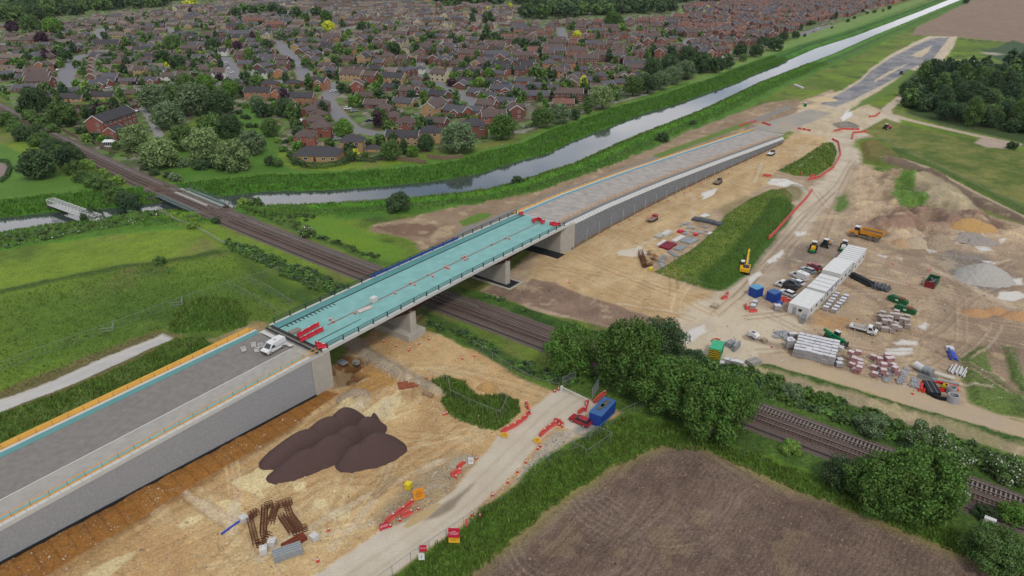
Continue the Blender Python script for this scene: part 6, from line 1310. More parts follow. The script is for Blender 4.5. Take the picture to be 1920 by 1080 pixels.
def pickup(px,py,to,label,bed,load=None,z=0,sc=1.0):
    g=G(px,py,z);t=thing('tipper_pickup',label,'pickup',(*g,z),ang((px,py),to,z),'flatbed pickups on the compound');t.scale=(sc,)*3
    hull(MB(),[(.9,.5),(2.9,.5),(2.95,1.0),(2.35,1.2),(1.75,2.0),(.9,2.05)],1.9,1.66,1.2).build('cab',M_wpaint,t)
    m2=MB();m2.add([(2.38,-.78,1.24),(2.38,.78,1.24),(1.80,.72,1.96),(1.80,-.72,1.96)],[(0,1,2,3)]);m2.build('windscreen',M_glass,t)
    for s_ in (-1,1): m2=MB();m2.add([(1.1,s_*.955,1.25),(2.1,s_*.955,1.25),(1.7,s_*.87,1.85),(1.1,s_*.87,1.85)],[(0,1,2,3)]);m2.build('side_window',M_glass,t)
    MB().box((-.2,0,.55),(5.6,.9,.22)).build('chassis',M_chass,t)
    mb=MB();mb.box((-1.15,0,.92),(3.8,2.1,.08))
    for s_ in (-1,1): mb.box((-1.15,s_*1.03,1.1),(3.8,.06,.4))
    mb.box((-3.02,0,1.1),(.06,2.1,.4));mb.box((.72,0,1.3),(.08,2.1,.9));mb.build('flatbed',bed,t)
    if load: mb=MB();mb.box((-1.0,0,1.2),(2.6,1.5,.5),rz=.1,taper=.8);mb.build('load',load,t)
    for x in (2.1,-1.7):
        for y in (-.88,.88): wheel(t,x,y,.36)
    lights(t,2.92,-3.05,.7,.8,.8);return t
car(1088,793,(1108,802),M_red,'red estate car backed up beside the blue site cabin','estate',name='parked_car').rotation_euler.z += math.pi
van(514,656,(493,668),'white van with a blue stripe parked on the near ramp end',z=8.95,stripe=mat('stripe_blue',(70,80,150),.5),sc=.97)
GC='vehicles parked by the white site cabins'
car(1527,503,(1512,495),M_dred,'crimson hatchback at the back of the row by the white cabins',grp=GC);car(1514,510,(1499,504),M_silver,'silver estate car between crimson hatchback and white van','estate',grp=GC);van(1498,522,(1482,515),'plain white van parked in the row by the cabins',grp=GC)
car(1493,533,(1478,527),M_wpaint,'white car behind the dark-bedded tipper',grp=GC);car(1487,535.5,(1503,542),M_dblue,'dark car tight between white car and tipper',grp=GC);pickup(1474,541,(1459,536),'white tipper pickup with a dark bed in the cabin car row',M_chass,M_dark)
car(1476,553,(1462,547),M_wpaint,'white estate car nearest the blue containers','estate',grp=GC);pickup(1618,622,(1641,628),'white flatbed pickup standing alone beside the block packs',M_wcab,mat('dusty_load',(176,170,160),.9))
def cab_box(t,c,d,name='cab',glassk=True):
    MB().box((c[0],c[1],c[2]),d,taper=.92).build(name,M_glass,t);MB().box((c[0],c[1],c[2]+d[2]/2+.04),(d[0]*1.02,d[1]*1.02,.09)).build('cab_roof',MATS['machine_yellow'] if not glassk else M_wcab,t)
# excavator
g=G(1396,510);ex=thing('excavator','yellow tracked excavator with raised folded boom beside the grass mound','excavator',(*g,0),ang((1396,510),(1404,478)))
for s_ in (-1,1): hull(MB(),[(-2.1,.25),(-1.8,0),(1.8,0),(2.1,.25),(2.1,.65),(1.8,.9),(-1.8,.9),(-2.1,.65)],.6).build('track',M_chass,ex)
for o,s_ in zip([c for c in KIDS[ex.name]],(-1,1)): o.location=(0,s_*1.2,0)
MB().box((-.6,0,1.55),(3.4,2.7,1.0)).box((-2.2,0,1.5),(.9,2.6,.9)).build('house',M_yel,ex);MB().box((-.9,-.3,2.15),(1.8,1.6,.3)).build('engine_deck',M_chass,ex)
cab_box(ex,(.75,.85,2.0),(1.5,1.0,1.9))
mb=MB();mb.beam((1.0,-.2,1.6),(2.9,-.2,4.6),.5,.6);mb.beam((2.9,-.2,4.6),(4.6,-.2,5.0),.45,.5);mb.build('boom',M_yel,ex);MB().beam((4.5,-.2,5.2),(5.2,-.2,2.0),.45,.55).build('dipper_arm',M_yel,ex);MB().tube((1.2,-.55,1.7),(2.6,-.5,3.6),.1).build('ram',M_silver,ex)
hull(MB(),[(4.6,2.3),(5.4,2.1),(5.5,1.2),(4.7,.9),(4.3,1.4)],1.1).build('bucket',M_chass,ex)
# articulated dump truck
g=G(1622,447);dt=thing('dump_truck','amber six-wheeled articulated dump truck below the spoil heaps','dump truck',(*g,0),ang((1622,447),(1594,441)))
hull(MB(),[(2.0,1.0),(5.0,1.0),(5.1,1.5),(4.0,2.2),(2.1,2.3)],2.4).build('bonnet',M_ora,dt);cab_box(dt,(2.7,0,2.6),(1.5,1.6,1.6));MB().box((0,0,1.15),(8.0,.9,.5)).build('chassis',M_chass,dt)
mb=MB();hull(mb,[(1.2,1.7),(-3.9,1.6),(-5.0,2.3),(-5.0,2.45),(-3.9,1.85),(1.0,1.95)],2.9)
for s_ in (-1,1): mb.add([(1.4,s_*1.5,1.7),(-5.0,s_*1.5,2.3),(-5.0,s_*1.6,2.9),(1.6,s_*1.6,3.1),(1.4,s_*1.4,1.7),(-5.0,s_*1.4,2.3),(-5.0,s_*1.5,2.9),(1.6,s_*1.5,3.1)],[(0,1,2,3),(7,6,5,4),(3,2,6,7),(0,3,7,4),(1,5,6,2)])
mb.box((1.5,0,2.4),(.12,3.0,1.5));mb.build('dump_body',M_ora,dt);MB().box((-1.6,0,2.3),(5.6,2.6,.5),taper=.9).build('load',mat('load_dark',(96,84,76),.95,.2,2),dt)
for x in (3.6,-1.6,-3.4):
    for y in (-1.15,1.15): wheel(dt,x,y,.85,.6,M_tyred,M_tyred)
def tractor(px,py,to,label,paint,name,cat,roller=False,roofm=None):
    g=G(px,py);t=thing(name,label,cat,(*g,0),ang((px,py),to));MB().box((.8,0,1.2),(2.2,1.2,.9),taper=.92).build('bonnet',paint,t);cab_box(t,(-.9,0,1.9),(1.5,1.4,1.5));MB().box((0,0,.8),(3.6,.8,.4)).build('chassis',M_chass,t)
    if roller: MB().tube((2.2,-1.0,.75),(2.2,1.0,.75),.75,n=18).build('drum',M_hub,t)
    for x in ((-1.2,) if roller else (-1.2,1.5)):
        for y in (-.95,.95): wheel(t,x,y,.75 if x < 0 else .5,.45,M_hub,M_tyre)
    if not roller: MB().box((2.4,0,.7),(.8,1.6,.6)).build('front_implement',M_grn,t)
    return t
tractor(1524,470,(1521,478),'small yellow and green tractor beside the dark-cabbed roller',M_yel,'tractor','tractor');tractor(1549,462,(1556,457),'amber roller with dark cab near the top of the white cabins',M_ora,'road_roller','roller',True)
tractor(1581,468,(1577,476),'white-cabbed site tractor just behind the last white cabin',M_wpaint,'tractor','tractor')
g=G(1563,640);th_=thing('telehandler','green telescopic handler with forks beside the block packs','telehandler',(*g,0),ang((1563,640),(1587,652)))
MB().box((0,0,1.0),(4.4,1.6,.7)).build('chassis',M_grn,th_);cab_box(th_,(.1,.62,1.9),(1.3,.9,1.3));MB().beam((-2.8,-.3,2.0),(3.1,-.3,1.3),.5,.55).build('boom',M_grn,th_);MB().box((3.3,-.2,.8),(.2,1.4,1.2)).build('carriage',M_chass,th_);MB().box((3.9,-.6,.25),(1.1,.14,.08)).box((3.9,.2,.25),(1.1,.14,.08)).build('forks',M_chass,th_);MB().box((-1.2,-.6,1.5),(1.6,.7,.6)).build('engine_cover',M_grn,th_)
for x in (1.5,-1.5):
    for y in (-.95,.95): wheel(th_,x,y,.62,.42,M_tyred)
# low platform machines along the far wall, far plant
def platform(px,py,to,label,m,m2):
    g=G(px,py);t=thing('access_platform',label,'access platform',(*g,0),ang((px,py),to));MB().box((-1.0,0,.9),(4.2,2.2,.14)).build('deck',m,t)
    for s_ in (-1,1): MB().box((0,s_*.9,.35),(3.4,.5,.7)).build('track',M_chass,t)
    mb=MB();mb.box((1.6,0,1.2),(1.6,1.6,1.0),taper=.85);mb.build('engine_housing',m2,t);mb=MB()
    for x,y in ((-3,-1),(-3,1),(.8,-1),(.8,1)): mb.beam((x,y,.95),(x,y,1.9),.07)
    mb.beam((-3,-1,1.9),(.8,-1,1.9),.06);mb.beam((-3,1,1.9),(.8,1,1.9),.06);mb.beam((-3,-1,1.9),(-3,1,1.9),.06);mb.build('handrail',M_redp if m2 == M_dred else M_galv,t)
platform(1224,413,(1236,405),'reddish tracked platform machine on the sand, nearest the bridge',mat('dusty_deck',(150,132,116),.9),M_dred);platform(1346,344,(1358,336),'dark tracked platform machine midway along the far wall',mat('dusty_deck'.replace('dusty','brown'),(140,118,100),.9),M_chass);platform(1446,290,(1458,283),'white-decked tracked platform machine nearest the ramp end',M_wcab,M_chass)
tractor(1690,139,(1699,134),'small dark roller on the new asphalt at the far junction',M_chass,'road_roller','roller',True);tractor(1663,242,(1676,240),'red machine beside the barriers by the track corner',M_redp,'loader','loader')
# blue site cabin and containers
def container(px,py,to,L_,Wd,Hh,label,m=M_cont,mr_=M_contr,cat='site cabin',name='site_cabin',ribs=True,grp=None,winn=0,z=0):
    g=G(px,py,z);t=thing(name,label,cat,(*g,z),ang((px,py),to,z),grp)
    mb=MB();mb.box((0,0,Hh/2),(L_,Wd,Hh))
    if ribs:
        n=int(L_/.4)
        for k in range(n):
            for s_ in (-1,1): mb.box((-L_/2+.2+k*L_/n,s_*(Wd/2+.015),Hh/2),(.12,.05,Hh-.3))
    mb.build('wall',m,t);mb=MB();mb.box((0,0,Hh+.05),(L_+.06,Wd+.06,.1))
    for k in range(int(L_/.5)): mb.box((-L_/2+.3+k*.5,0,Hh+.12),(.1,Wd-.1,.05))
    mb.build('roof',mr_,t);MB().box((L_/2+.03,0,Hh/2-.1),(.06,1.0,Hh-.45)).build('door',mr_,t)
    for k in range(winn): a=MB().box((-L_/2+L_*(k+.5)/winn,-Wd/2-.05,Hh*.58),(1.1,.08,.8)).build('window',M_glass,t)
    return t
c=container(1129,783,(1150,760),6.2,2.6,2.6,'blue corrugated site cabin with darkened panels on its roof beside the haul road');MB().box((.9,-.1,2.83),(2.6,.9,.08)).box((-.6,.2,2.83),(2.2,.8,.08)).build('roof_panel',mat('dirty_panel',(96,96,88),.8,.3,2),c)
container(1416,554,(1424,551),2.9,2.4,2.5,'light blue topped container, left of the pair at the compound entrance',M_cont,mat('cabin_light_blue',(104,168,206),.6),grp='blue container pair',winn=0);container(1449,563,(1457,560),2.9,2.4,2.5,'deeper blue container, right of the pair at the compound entrance',M_cont,M_contr,grp='blue container pair')
def wcab(px,py,to,L_,Wd,Hh,label,seg=0,purple=False):
    g=G(px,py);t=thing('site_cabin',label,'site cabin',(*g,0),ang((px,py),to),'row of white site cabins')
    MB().box((0,0,Hh/2),(L_,Wd,Hh)).build('wall',M_wcab,t);mb=MB();mb.mi=0;mb.box((0,0,Hh+.06),(L_+.1,Wd+.1,.12));mb.mi=1
    for k in range(seg): mb.box((-L_/2+L_*(k+1)/(seg+1),0,Hh+.14),(.14,Wd,.06))
    mb.build('roof',[M_wcab,M_galv],t)
    for s_ in (-1,1):
        for k in range(3): MB().box((-L_/2+L_*(k+.5)/3,s_*(Wd/2+.02),1.6),(1.1,.06,.7)).build('window',M_glass,t)
    MB().box((-L_/2-.03,-.5,1.6),(.06,.9,.7)).build('window',M_glass,t);MB().box((-L_/2-.04,.9,1.05),(.06,.9,2.0)).build('door',M_silver,t)
    if purple: MB().box((0,-Wd/2-.03,Hh-.5),(L_,.06,.3)).build('fascia_stripe',mat('purple_stripe',(92,70,140),.6),t)
    return t
wcab(1510,577,(1527,561),11.0,5.0,2.6,'front white site cabin with plain flat roof and corner window');wcab(1540,549,(1554,535),10.5,4.8,3.0,'second white site cabin, its roof in joined panels with purple edge',3,True);wcab(1566,521,(1578,509),10.5,4.9,3.6,'third white site cabin, tallest, with smooth roof');wcab(1592,496,(1603,483),13,5.0,3.4,'rear white site cabin with seven ribs across its roof',7)
g=G(1508,598);st_=thing('steel_steps','white steel steps and railings at the end of the front cabin','steps',(*g,0),ang((1508,598),(1500,610)));MB().box((0,0,.9),(3.4,1.6,.1)).build('landing',M_galv,st_);mb=MB()
for x in (-1.7,-.5,.7,1.7):
    for y in (-.8,.8): mb.beam((x,y,0),(x,y,2.0),.07)
for y in (-.8,.8): mb.beam((-1.7,y,2.0),(1.7,y,2.0),.07);mb.beam((-1.7,y,1.45),(1.7,y,1.45),.06)
mb.build('railing',M_wcab,st_);mb=MB()
for k in range(4): mb.box((2.0+k*.28,0,.75-k*.2),(.28,1.2,.05))
mb.build('tread',M_galv,st_)
for k,(x,y) in enumerate(((1474,571),(1408,566),(1482,590))):
    pass
# green and chevron generator cabin
gc=container(1342,665,(1352,640),4.2,2.5,2.5,'green cabin with yellow and black chevrons across its end',mat('cabin_green',(30,160,112),.5),mat('cabin_green_roof',(72,190,142),.5),'generator cabin','generator_cabin')
M_cy=mat('chevron_yellow',(232,206,40),.5)
mb=MB();mb.mi=0;mb.box((-2.16,0,1.2),(.05,2.4,2.2));mb.mi=1
for k in range(-2,6):
    for s_ in (-1,1):
        z0=k*.62;p=[]
        for (yy,zz) in ((0,z0+.9),(1.2,z0-.1),(1.2,z0+.21),(0,z0+1.21)):
            p.append((-2.20,s_*yy,max(.12,min(2.3,zz))))
        mb.add(p,[(0,1,2,3)])
mb.build('chevron_panel',[M_cy,M_black],gc)
# skips
def skip(px,py,to,L_,Wd,Hh,ma,mb_,label,fill=None):
    g=G(px,py);t=thing('waste_skip',label,'skip',(*g,0),ang((px,py),to));m=MB();m.box((-L_/2,0,Hh/2),(.1,Wd,Hh));m.build('end_panel',ma,t);MB().box((L_/2,0,Hh/2),(.1,Wd,Hh)).build('end_panel',mb_,t)
    for s_ in (-1,1): MB().box((0,s_*Wd/2,Hh/2),(L_,.1,Hh)).box((0,s_*(Wd/2+.05),Hh),(L_,.1,.12)).build('side_panel',mb_,t)
    MB().box((0,0,.12),(L_-.1,Wd-.1,.15)).build('floor',M_chass,t)
    if fill: mb=MB();rg_=random.Random(4);[mb.box((rg_.uniform(-L_/2+.8,L_/2-.8),rg_.uniform(-.6,.6),Hh*.55),(rg_.uniform(.5,1.6),.5,.5),rz=rg_.uniform(0,3)) for _ in range(8)];q=mb.build('waste',fill,t);q['kind']='stuff'
skip(1746,534,(1757,520),5.6,2.4,1.9,mat('skip_red',(130,40,42),.6),mat('skip_green',(40,96,64),.6),'open skip with red end and green sides on the muddy compound',mat('waste_grey',(120,120,114),.9,.3))
M_bkt=mat('bucket_green',(24,92,48),.5,.08)
for i,(px,py,tx,ty,lb) in enumerate(((1682,567,1700,573,'green silo body lying on its side, upper left of the pair'),(1696,585,1714,590,'green silo body lying on its side, lower right of the pair'))):
    g=G(px,py);t=thing('green_hopper',lb,'hopper',(*g,0),ang((px,py),(tx,ty)),'green hoppers behind the grey packs');mb=MB();hull(mb,[(-2.6,.9),(-1.8,.2),(1.6,.0),(2.6,.5),(2.3,1.3),(-1.6,1.7)],1.5,1.1,.6);mb.build('body',M_bkt,t)
    for s_ in (-1,1): MB().box((0,s_*.72,.9),(.7,.05,.4)).build('panel',M_whitep,t)
    MB().box((1.0,0,1.5),(1.2,1.1,.25)).build('hatch',mat('hopper_red',(140,62,52),.7),t)
g=G(1412,634);t=thing('mobile_generator','small white two-wheeled lighting generator alone on the pale ground','generator',(*g,0),ang((1412,634),(1424,640)));hull(MB(),[(-1.3,.5),(1.2,.5),(1.3,1.0),(.9,1.5),(-.9,1.55),(-1.3,1.2)],1.3).build('body',M_wpaint,t);MB().box((-.2,0,1.57),(.9,.8,.05)).build('top_panel',M_dblue,t)
for y in (-.7,.7): wheel(t,0,y,.36)
MB().beam((1.2,0,.5),(2.2,0,.4),.08).build('drawbar',M_galv,t)
# caravans and conservatories by the town houses
for px,py,to,lb in ((128,236,(141,233),'white caravan beside the railway under the trees'),(600,103,(607,103),'white motorhome on a drive of the diagonal street')):
    g=G(px,py);t=thing('caravan',lb,'caravan',(*g,0),ang((px,py),to));hull(MB(),[(-3.2,.5),(3.0,.5),(3.2,1.3),(2.8,2.6),(-3.0,2.7),(-3.3,1.4)],2.3).build('body',M_wpaint,t)
    for k in range(3): MB().box((-1.9+k*1.9,-1.17,1.7),(1.0,.05,.6)).build('window',M_glass,t)
    for y in (-.95,.95): wheel(t,-.2,y,.33)
def conserv(px,py,deg,L_,Wd,lb):
    g=G(px,py);t=thing('conservatory',lb,'conservatory',(*g,0),R(deg));mb=MB();hull(mb,[(-L_/2,2.2),(L_/2,2.2),(L_/2-.8,3.1),(-L_/2+.8,3.1)],Wd,.4,2.2);mb.build('glazed_roof',M_whitep,t);mb=MB()
    mb.box((0,0,.35),(L_,Wd,.7));n=6
    for k in range(n+1):
        for s_ in (-1,1): mb.box((-L_/2+L_*k/n,s_*Wd/2,1.4),(.12,.12,1.6))
    mb.build('frame',M_whitep,t);MB().box((0,0,1.4),(L_-.15,Wd-.15,1.5)).build('glazing',M_glass,t)
conserv(206,274,5,5,3.2,'white conservatory behind the willow, nearest the rails');conserv(758,176,0,6,5,'round white conservatory among the grey roofs by the street');conserv(776,184,-30,5,4,'white conservatory with a brown fence beside it');conserv(463,141,0,4,4,'white garden pavilion beside the diagonal street');conserv(812,202,-30,4,3.4,'white conservatory in the leafy gardens');conserv(568,234,0,4,4,'white garden marquee behind the hipped houses');conserv(865,148,0,4,4,'white garden tent behind the cream gable')
# parked cars in town
tc_=((422,118,'white'),(426,124,'silver'),(428,129,'white'),(433,137,'white'),(253,157,'blue'),(262,157,'white'),(108,132,'white'),(152,128,'silver'),(155,133,'dark'),(204,165,'white'),(256,209,'silver'),(664,209,'silver'),(652,205,'white'),(727,213,'silver'),(708,222,'dark'),(692,228,'dark'),(700,226,'white'),(822,187,'dark'),(745,181,'white'),(770,190,'dark'),(633,147,'dark'),(620,146,'white'),(637,158,'red'),(1046,146,'red'),(1533,54,'white'),(1526,60,'dark'),(600,200,'silver'),(625,172,'white'),(950,158,'blue'),(955,235,'white'),(627,258,'dark'),(632,262,'silver'),(612,245,'white'),(352,112,'white'),(350,155,'white'),(324,158,'white'),(340,168,'silver'),(1355,108,'white'),(1365,70,'white'))
TCM={'white': M_wpaint,'silver': M_silver,'dark': M_dblue,'red': M_dred,'blue': mat('car_paint_blue',(40,104,170),.3,.03)}
its=[]
for i,(x_,y_,c_) in enumerate(tc_): its.append(dict(p=(x_,y_),c=c_,i=i))
name_all(its,lambda q: q['c']+' car parked in the estate')
cme={}
for q in its:
    c_=q['c']
    if c_ not in cme:
        mb=MB();mb.mi=0;hull(mb,[(-2.15,.3),(2.15,.3),(2.2,.6),(2.1,.82),(1.0,.98),(-2.05,1.0),(-2.2,.75)],1.78,1.66,.7);mb.mi=1;hull(mb,[(1.05,.97),(.35,1.4),(-1.5,1.44),(-1.9,.99)],1.62,1.3,.98);mb.mi=0;mb.box((-.55,0,1.45),(1.7,1.24,.06));mb.mi=2
        for x in (1.35,-1.3):
            for y in (-.85,.85): mb.tube((x,y-.1,.32),(x,y+.1,.32),.32,n=10)
        cme[c_]=mb.mesh('car',[TCM[c_],M_glass,M_tyre])
    o=link('parked_car',cme[c_]);tag(o,q['label'],'car','cars parked in the estates');g=G(*q['p']);o.location=(*g,0);o.rotation_euler=(0,0,[0.1,1.4,2.0,.6][q['i'] % 4])
# ================================================================ heaps
def heap(name,lobes,m,label,cat='heap',n=90,nz=.12,res=None):
    """lobes: (px, py, a, b, angle_deg, h) in pixels for position and metres for size"""
    L_=[]
    for px,py,a,b,d,h in lobes: g=G(px,py);L_.append((g[0],g[1],a,b,math.radians(d),h))
    cx=sum(l[0] for l in L_)/len(L_);cy=sum(l[1] for l in L_)/len(L_);ext_=max(math.hypot(l[0]-cx,l[1]-cy)+max(l[2],l[3]) for l in L_)+.5
    u=np.linspace(-ext_,ext_,n);gx,gy=np.meshgrid(u,u);H_=np.full(gx.shape,-1.0)
    wx=gx+cx;wy=gy+cy;nn=fbm(wx.ravel(),wy.ravel(),ext_/3,3,3).reshape(gx.shape);n4=fbm(wx.ravel(),wy.ravel(),ext_/14,2,6).reshape(gx.shape)
    for x,y,a,b,t,h in L_:
        dx,dy=wx-x,wy-y;ca,sa=math.cos(t),math.sin(t);d=np.sqrt(((dx*ca+dy*sa)/a)**2+((-dx*sa+dy*ca)/b)**2)*(1+nn*.12)
        z=h*np.where(d < 1,1-np.abs(d)**1.55,-(d-1)*1.5);H_=np.maximum(H_,z)
    H_=H_+n4*nz*np.clip(H_+.3,0,1);H_=np.where(H_ < -.3,-.3,H_)
    V=np.stack([gx,gy,H_],-1).reshape(-1,3);I=np.arange(n*n).reshape(n,n);F=np.stack([I[:-1,:-1],I[:-1,1:],I[1:,1:],I[1:,:-1]],-1).reshape(-1,4);keep=(V[F][:,:,2].max(1) > -.22);F=F[keep];uq,inv=np.unique(F,return_inverse=True)
    o=link(name,npmesh(name,V[uq],inv.reshape(-1,4),m,smooth=True));o.location=(cx,cy,max(0,min(1.5,HGT(cx,cy)))*.6);tag(o,label,cat);return o
M_agg=mat('red_brown_aggregate',(88,68,64),.95,.12,4,.8);M_grav=mat('grey_gravel',(178,174,166),.95,.12,2.5,.5);M_sandh=mat('orange_sand',(190,152,98),.95,.1,2,.4);M_pale=mat('pale_rubble',(190,172,146),.95,.16,3,.6);M_rub=mat('mixed_rubble',(166,148,124),.95,.25,3,.8)
heap('aggregate_heap',[(568,842,8.2,3.3,38,3.9),(612,818,6.4,3.2,40,4.1),(648,800,4.6,3.0,42,4.3),(574,872,7.0,2.9,36,3.3),(622,852,6.4,3.1,38,4.0),(655,830,4.8,2.6,40,3.7),(690,812,4.0,2.7,35,3.7),(706,850,5.6,3.9,30,4.4),(672,862,4.2,3.0,30,3.2),(703,792,1.2,1.0,0,2.3)],M_agg,'large heap of red-brown aggregate tipped in long overlapping lobes',n=170,nz=.05)
heap('gravel_heap',[(1843,520,8,6.4,10,4.0),(1864,524,5,5,0,2.4),(1826,517,5,4.6,0,2.4)],M_grav,'large pale grey gravel heap at the right of the compound',nz=.2)
heap('sand_heap',[(1816,432,7.5,4.6,0,3.2),(1838,436,5.5,4,0,2.4)],M_sandh,'orange sand heap at the foot of the spoil bank',nz=.12)
heap('gravel_heap',[(1815,448,6,3.6,0,1.8),(1836,454,5,3.2,0,1.4)],mat('grey_spoil',(160,152,142),.95,.2,2,.7),'low grey spoil heap in front of the orange sand',nz=.4)
heap('rubble_heap',[(1716,460,4.4,3.2,0,2.8)],M_pale,'pale rounded rubble heap, middle of three behind the dump truck',nz=.25);heap('rubble_heap',[(1692,458,3.6,3,0,2.0)],mat('tan_rubble',(190,158,122),.95,.14,3,.5),'small tan heap leaning on the middle rubble heap',nz=.15);heap('rubble_heap',[(1757,459,6,4.5,20,3.4)],M_rub,'brown rubble heap, rightmost of three behind the dump truck',nz=.3)
heap('soil_heap',[(1830,588,3.4,2.3,0,1.3)],mat('sandy_soil',(188,146,104),.95,.12,2,.4),'small sandy soil heap, left one of three',nz=.15);heap('soil_heap',[(1868,584,2.8,2.0,0,1.1)],MATS['sandy_soil'],'small sandy soil heap, middle one of three',nz=.15);heap('soil_heap',[(1906,594,3.6,2.4,0,1.3)],MATS['sandy_soil'],'small sandy soil heap, cut by the right edge of the photo',nz=.15)
heap('rubble_heap',[(668,742,2.4,1.9,0,1.0),(650,750,1.8,1.5,0,.8)],M_rub,'stony rubble heap near the concrete abutment',nz=.25);heap('stone_heap',[(868,866,2.6,1.6,30,.5)],mat('stone_chips',(176,166,140),.95,.3,5,.8),'low patch of stone chips beside the haul road',nz=.2)
heap('soil_heap',[(914,728,2.2,1.8,0,1.6)],M_sandh,'small pointed sand heap above the fenced grass patch',nz=.1)
heap('sand_heap',[(1543,188,9,5,0,2.0)],mat('pale_sand',(206,186,146),.95,.1,1,.3),'flat pale sand heap where the new asphalt begins',nz=.3);heap('soil_heap',[(1515,200,6,4,0,1.0)],MATS['pale_sand'],'lower pale heap left of the asphalt start',nz=.2)
heap('white_stone_heap',[(1186,474,4.5,3,0,.5)],mat('white_stone',(214,202,182),.95,.1,3,.5),'thin spread of whitish stone left of the rusty cages',nz=.15)
# ================================================================ traffic cones, barriers, fences
M_cone=mat('cone_red',(216,62,44),.5,.04)
mb=MB();mb.mi=0;mb.box((0,0,.03),(.5,.5,.06));mb.tube((0,0,.06),(0,0,.35),.2,.14,12);mb.mi=1;mb.tube((0,0,.35),(0,0,.66),.14,.085,12);mb.mi=0;mb.tube((0,0,.66),(0,0,1.0),.085,.03,12);CONE=mb.mesh('cone',[M_cone,M_whitep])
NEARW=[((557,632),'the red barriers on the deck'),((698,562),'the white tool stack on the deck'),((765,640),'the exposed pier footing'),((870,485),'the middle of the bridge deck'),((950,445),'the pale patch on the deck'),((1012,412),'the far end of the deck'),((740,970),'the near red barrier line'),((785,930),'the orange sign board'),((860,880),'the white roadside sign'),((900,950),'the right verge of the haul road'),((1000,850),'the stony verge'),((1010,828),'the yellow verge sign'),((1046,795),'the short barrier line'),((946,815),'the yellow sign by the grass patch'),((1055,733),'the white boom'),((600,1040),'the rusty cages'),((867,653),'the wire fence by the rails'),((1250,340),'the far mesh wall'),((1200,410),'the reddish platform'),((1340,350),'the dark platform'),((1440,290),'the white platform'),((1500,260),'the ramp end'),((1600,250),'the roundabout'),((1650,240),'the track corner'),((1560,300),'the smaller grass mound'),((1640,700),'the pink block packs'),((1520,650),'the big grey pack stack'),((1350,650),'the green cabin'),((1400,560),'the blue containers'),((1720,560),'the red and green skip'),((1760,720),'the red pipe pile'),((1450,450),'the large grass mound'),((1200,505),'the brown soil strip'),((1280,430),'the stores area'),((1560,520),'the white cabins')]
def placed(items,mesh_,name,desc,cat,grp,zf=None):
    global MARKS
    s_=MARKS;MARKS=NEARW;it2=[dict(p=(i[0],i[1]),z=i[2] if len(i) > 2 else 0,rz=i[3] if len(i) > 3 else random.uniform(0,3)) for i in items];name_all(it2,lambda q: desc);MARKS=s_
    for q in it2:
        o=link(name,mesh_);tag(o,q['label'],cat,grp);g=G(q['p'][0],q['p'][1],q['z']);z=q['z'] if q['z'] > .5 else max(HGT(*g),-.2);o.location=(*g,z);o.rotation_euler=(0,0,q['rz'])
DZ=9.15
cones=[(625,604,DZ),(619,600,DZ),(666,588,DZ),(741,551,DZ),(769,532,DZ),(778,535,DZ),(802,516,DZ),(811,519,DZ),(835,501,DZ),(841,504,DZ),(866,484,DZ),(871,482,DZ),(877,486,DZ),(872,488,DZ),(922,459,DZ),(948,447,DZ),(955,448,DZ),(838,503,DZ),
         (698,628),(720,641),(743,650),(767,658),(768,654),(786,646),(804,637),(867,673),(889,668),(718,990,0),(732,987),(750,976),(785,955),(855,895),(893,862),(900,968),(923,930),(952,905),(970,886),(986,867),(1008,842),(1013,838),(1038,795),(1054,800),(1048,797),(1047,731),(1040,735),(885,966),(596,1052),(616,994),(833,778),(838,776),(987,764),
         (1093,345+75),(1068+30,412+20),(1125,442),(1160,423),(1181,412),(1218,395),(1252,377),(1295,357),(1283,362),(1268,371),(1315,345),(1330,335),(1366,326),(1400,305),(1410,298),(1420,292),(1068,530),(1201,430),(1560,250),(1605,262),(1648,238),(1640,250),(1450,560),(1447,651),(1567,640),(1686,703),(1637,705),(1711,739),(1740,508),(1745,505),(1674,495),(1706,535),(1728,533)]
placed(cones,CONE,'traffic_cone','red and white cone','traffic cone','traffic cones')
# plastic barriers
def barrier_mesh(m,L_=2.0):
    mb=MB();mb.mi=0;mb.side([(-.28,0),(.28,0),(.24,.2),(.12,.32),(.12,.85),(-.12,.85),(-.12,.32),(-.24,.2)],-L_/2,L_/2);mb.box((0,0,.9),(L_*.5,.3,.12));mb.mi=1;mb.box((L_*.38,0,.86),(.22,.26,.04));return mb.mesh('barrier',[m,M_whitep])
BAR=barrier_mesh(M_redp);BAR2=barrier_mesh(M_redp2)
mb=MB();mb.mi=0;mb.side([(-.25,0),(.25,0),(.22,.25),(.1,.35),(.1,.9),(-.1,.9),(-.1,.35),(-.22,.25)],-.95,.95);mb.mi=1;mb.box((.4,.0,.93),(.5,.16,.03));WBAR=mb.mesh('barrier',[M_redp,M_whitep])
def barline(pts,mesh_,z=0,step=2.05,skip_=()):
    P=[Vector(G(a,b,z)) for a,b in pts];out=[];acc=step/2;k=0
    for i in range(len(P)-1):
        e=P[i+1]-P[i];d=e.length;u=e/d
        while acc < d: p=P[i]+u*acc;q=PX(p.x,p.y,z);out.append((q[0],q[1],z,math.atan2(u.y,u.x)+random.uniform(-.03,.03)));acc += step
        acc -= d
    return out
bl_=barline([(563,641),(612,616)],WBAR,DZ)+[(a-10,b-7,z_,r_) for a,b,z_,r_ in barline([(567,640),(612,615)],WBAR,DZ)]+[(598,648,DZ,2.6),(604,652,DZ,.3)]+[(977,402,DZ,.9),(1000,416,DZ,1.9),(1003,414,DZ,.5),(1009,412,DZ,1.3),(1013,414,DZ,2.1),(1018,418,DZ,1.0),(1036,421,8.9,.3),(1041,423,8.9,.4),(1046,422,8.9,2.4)]
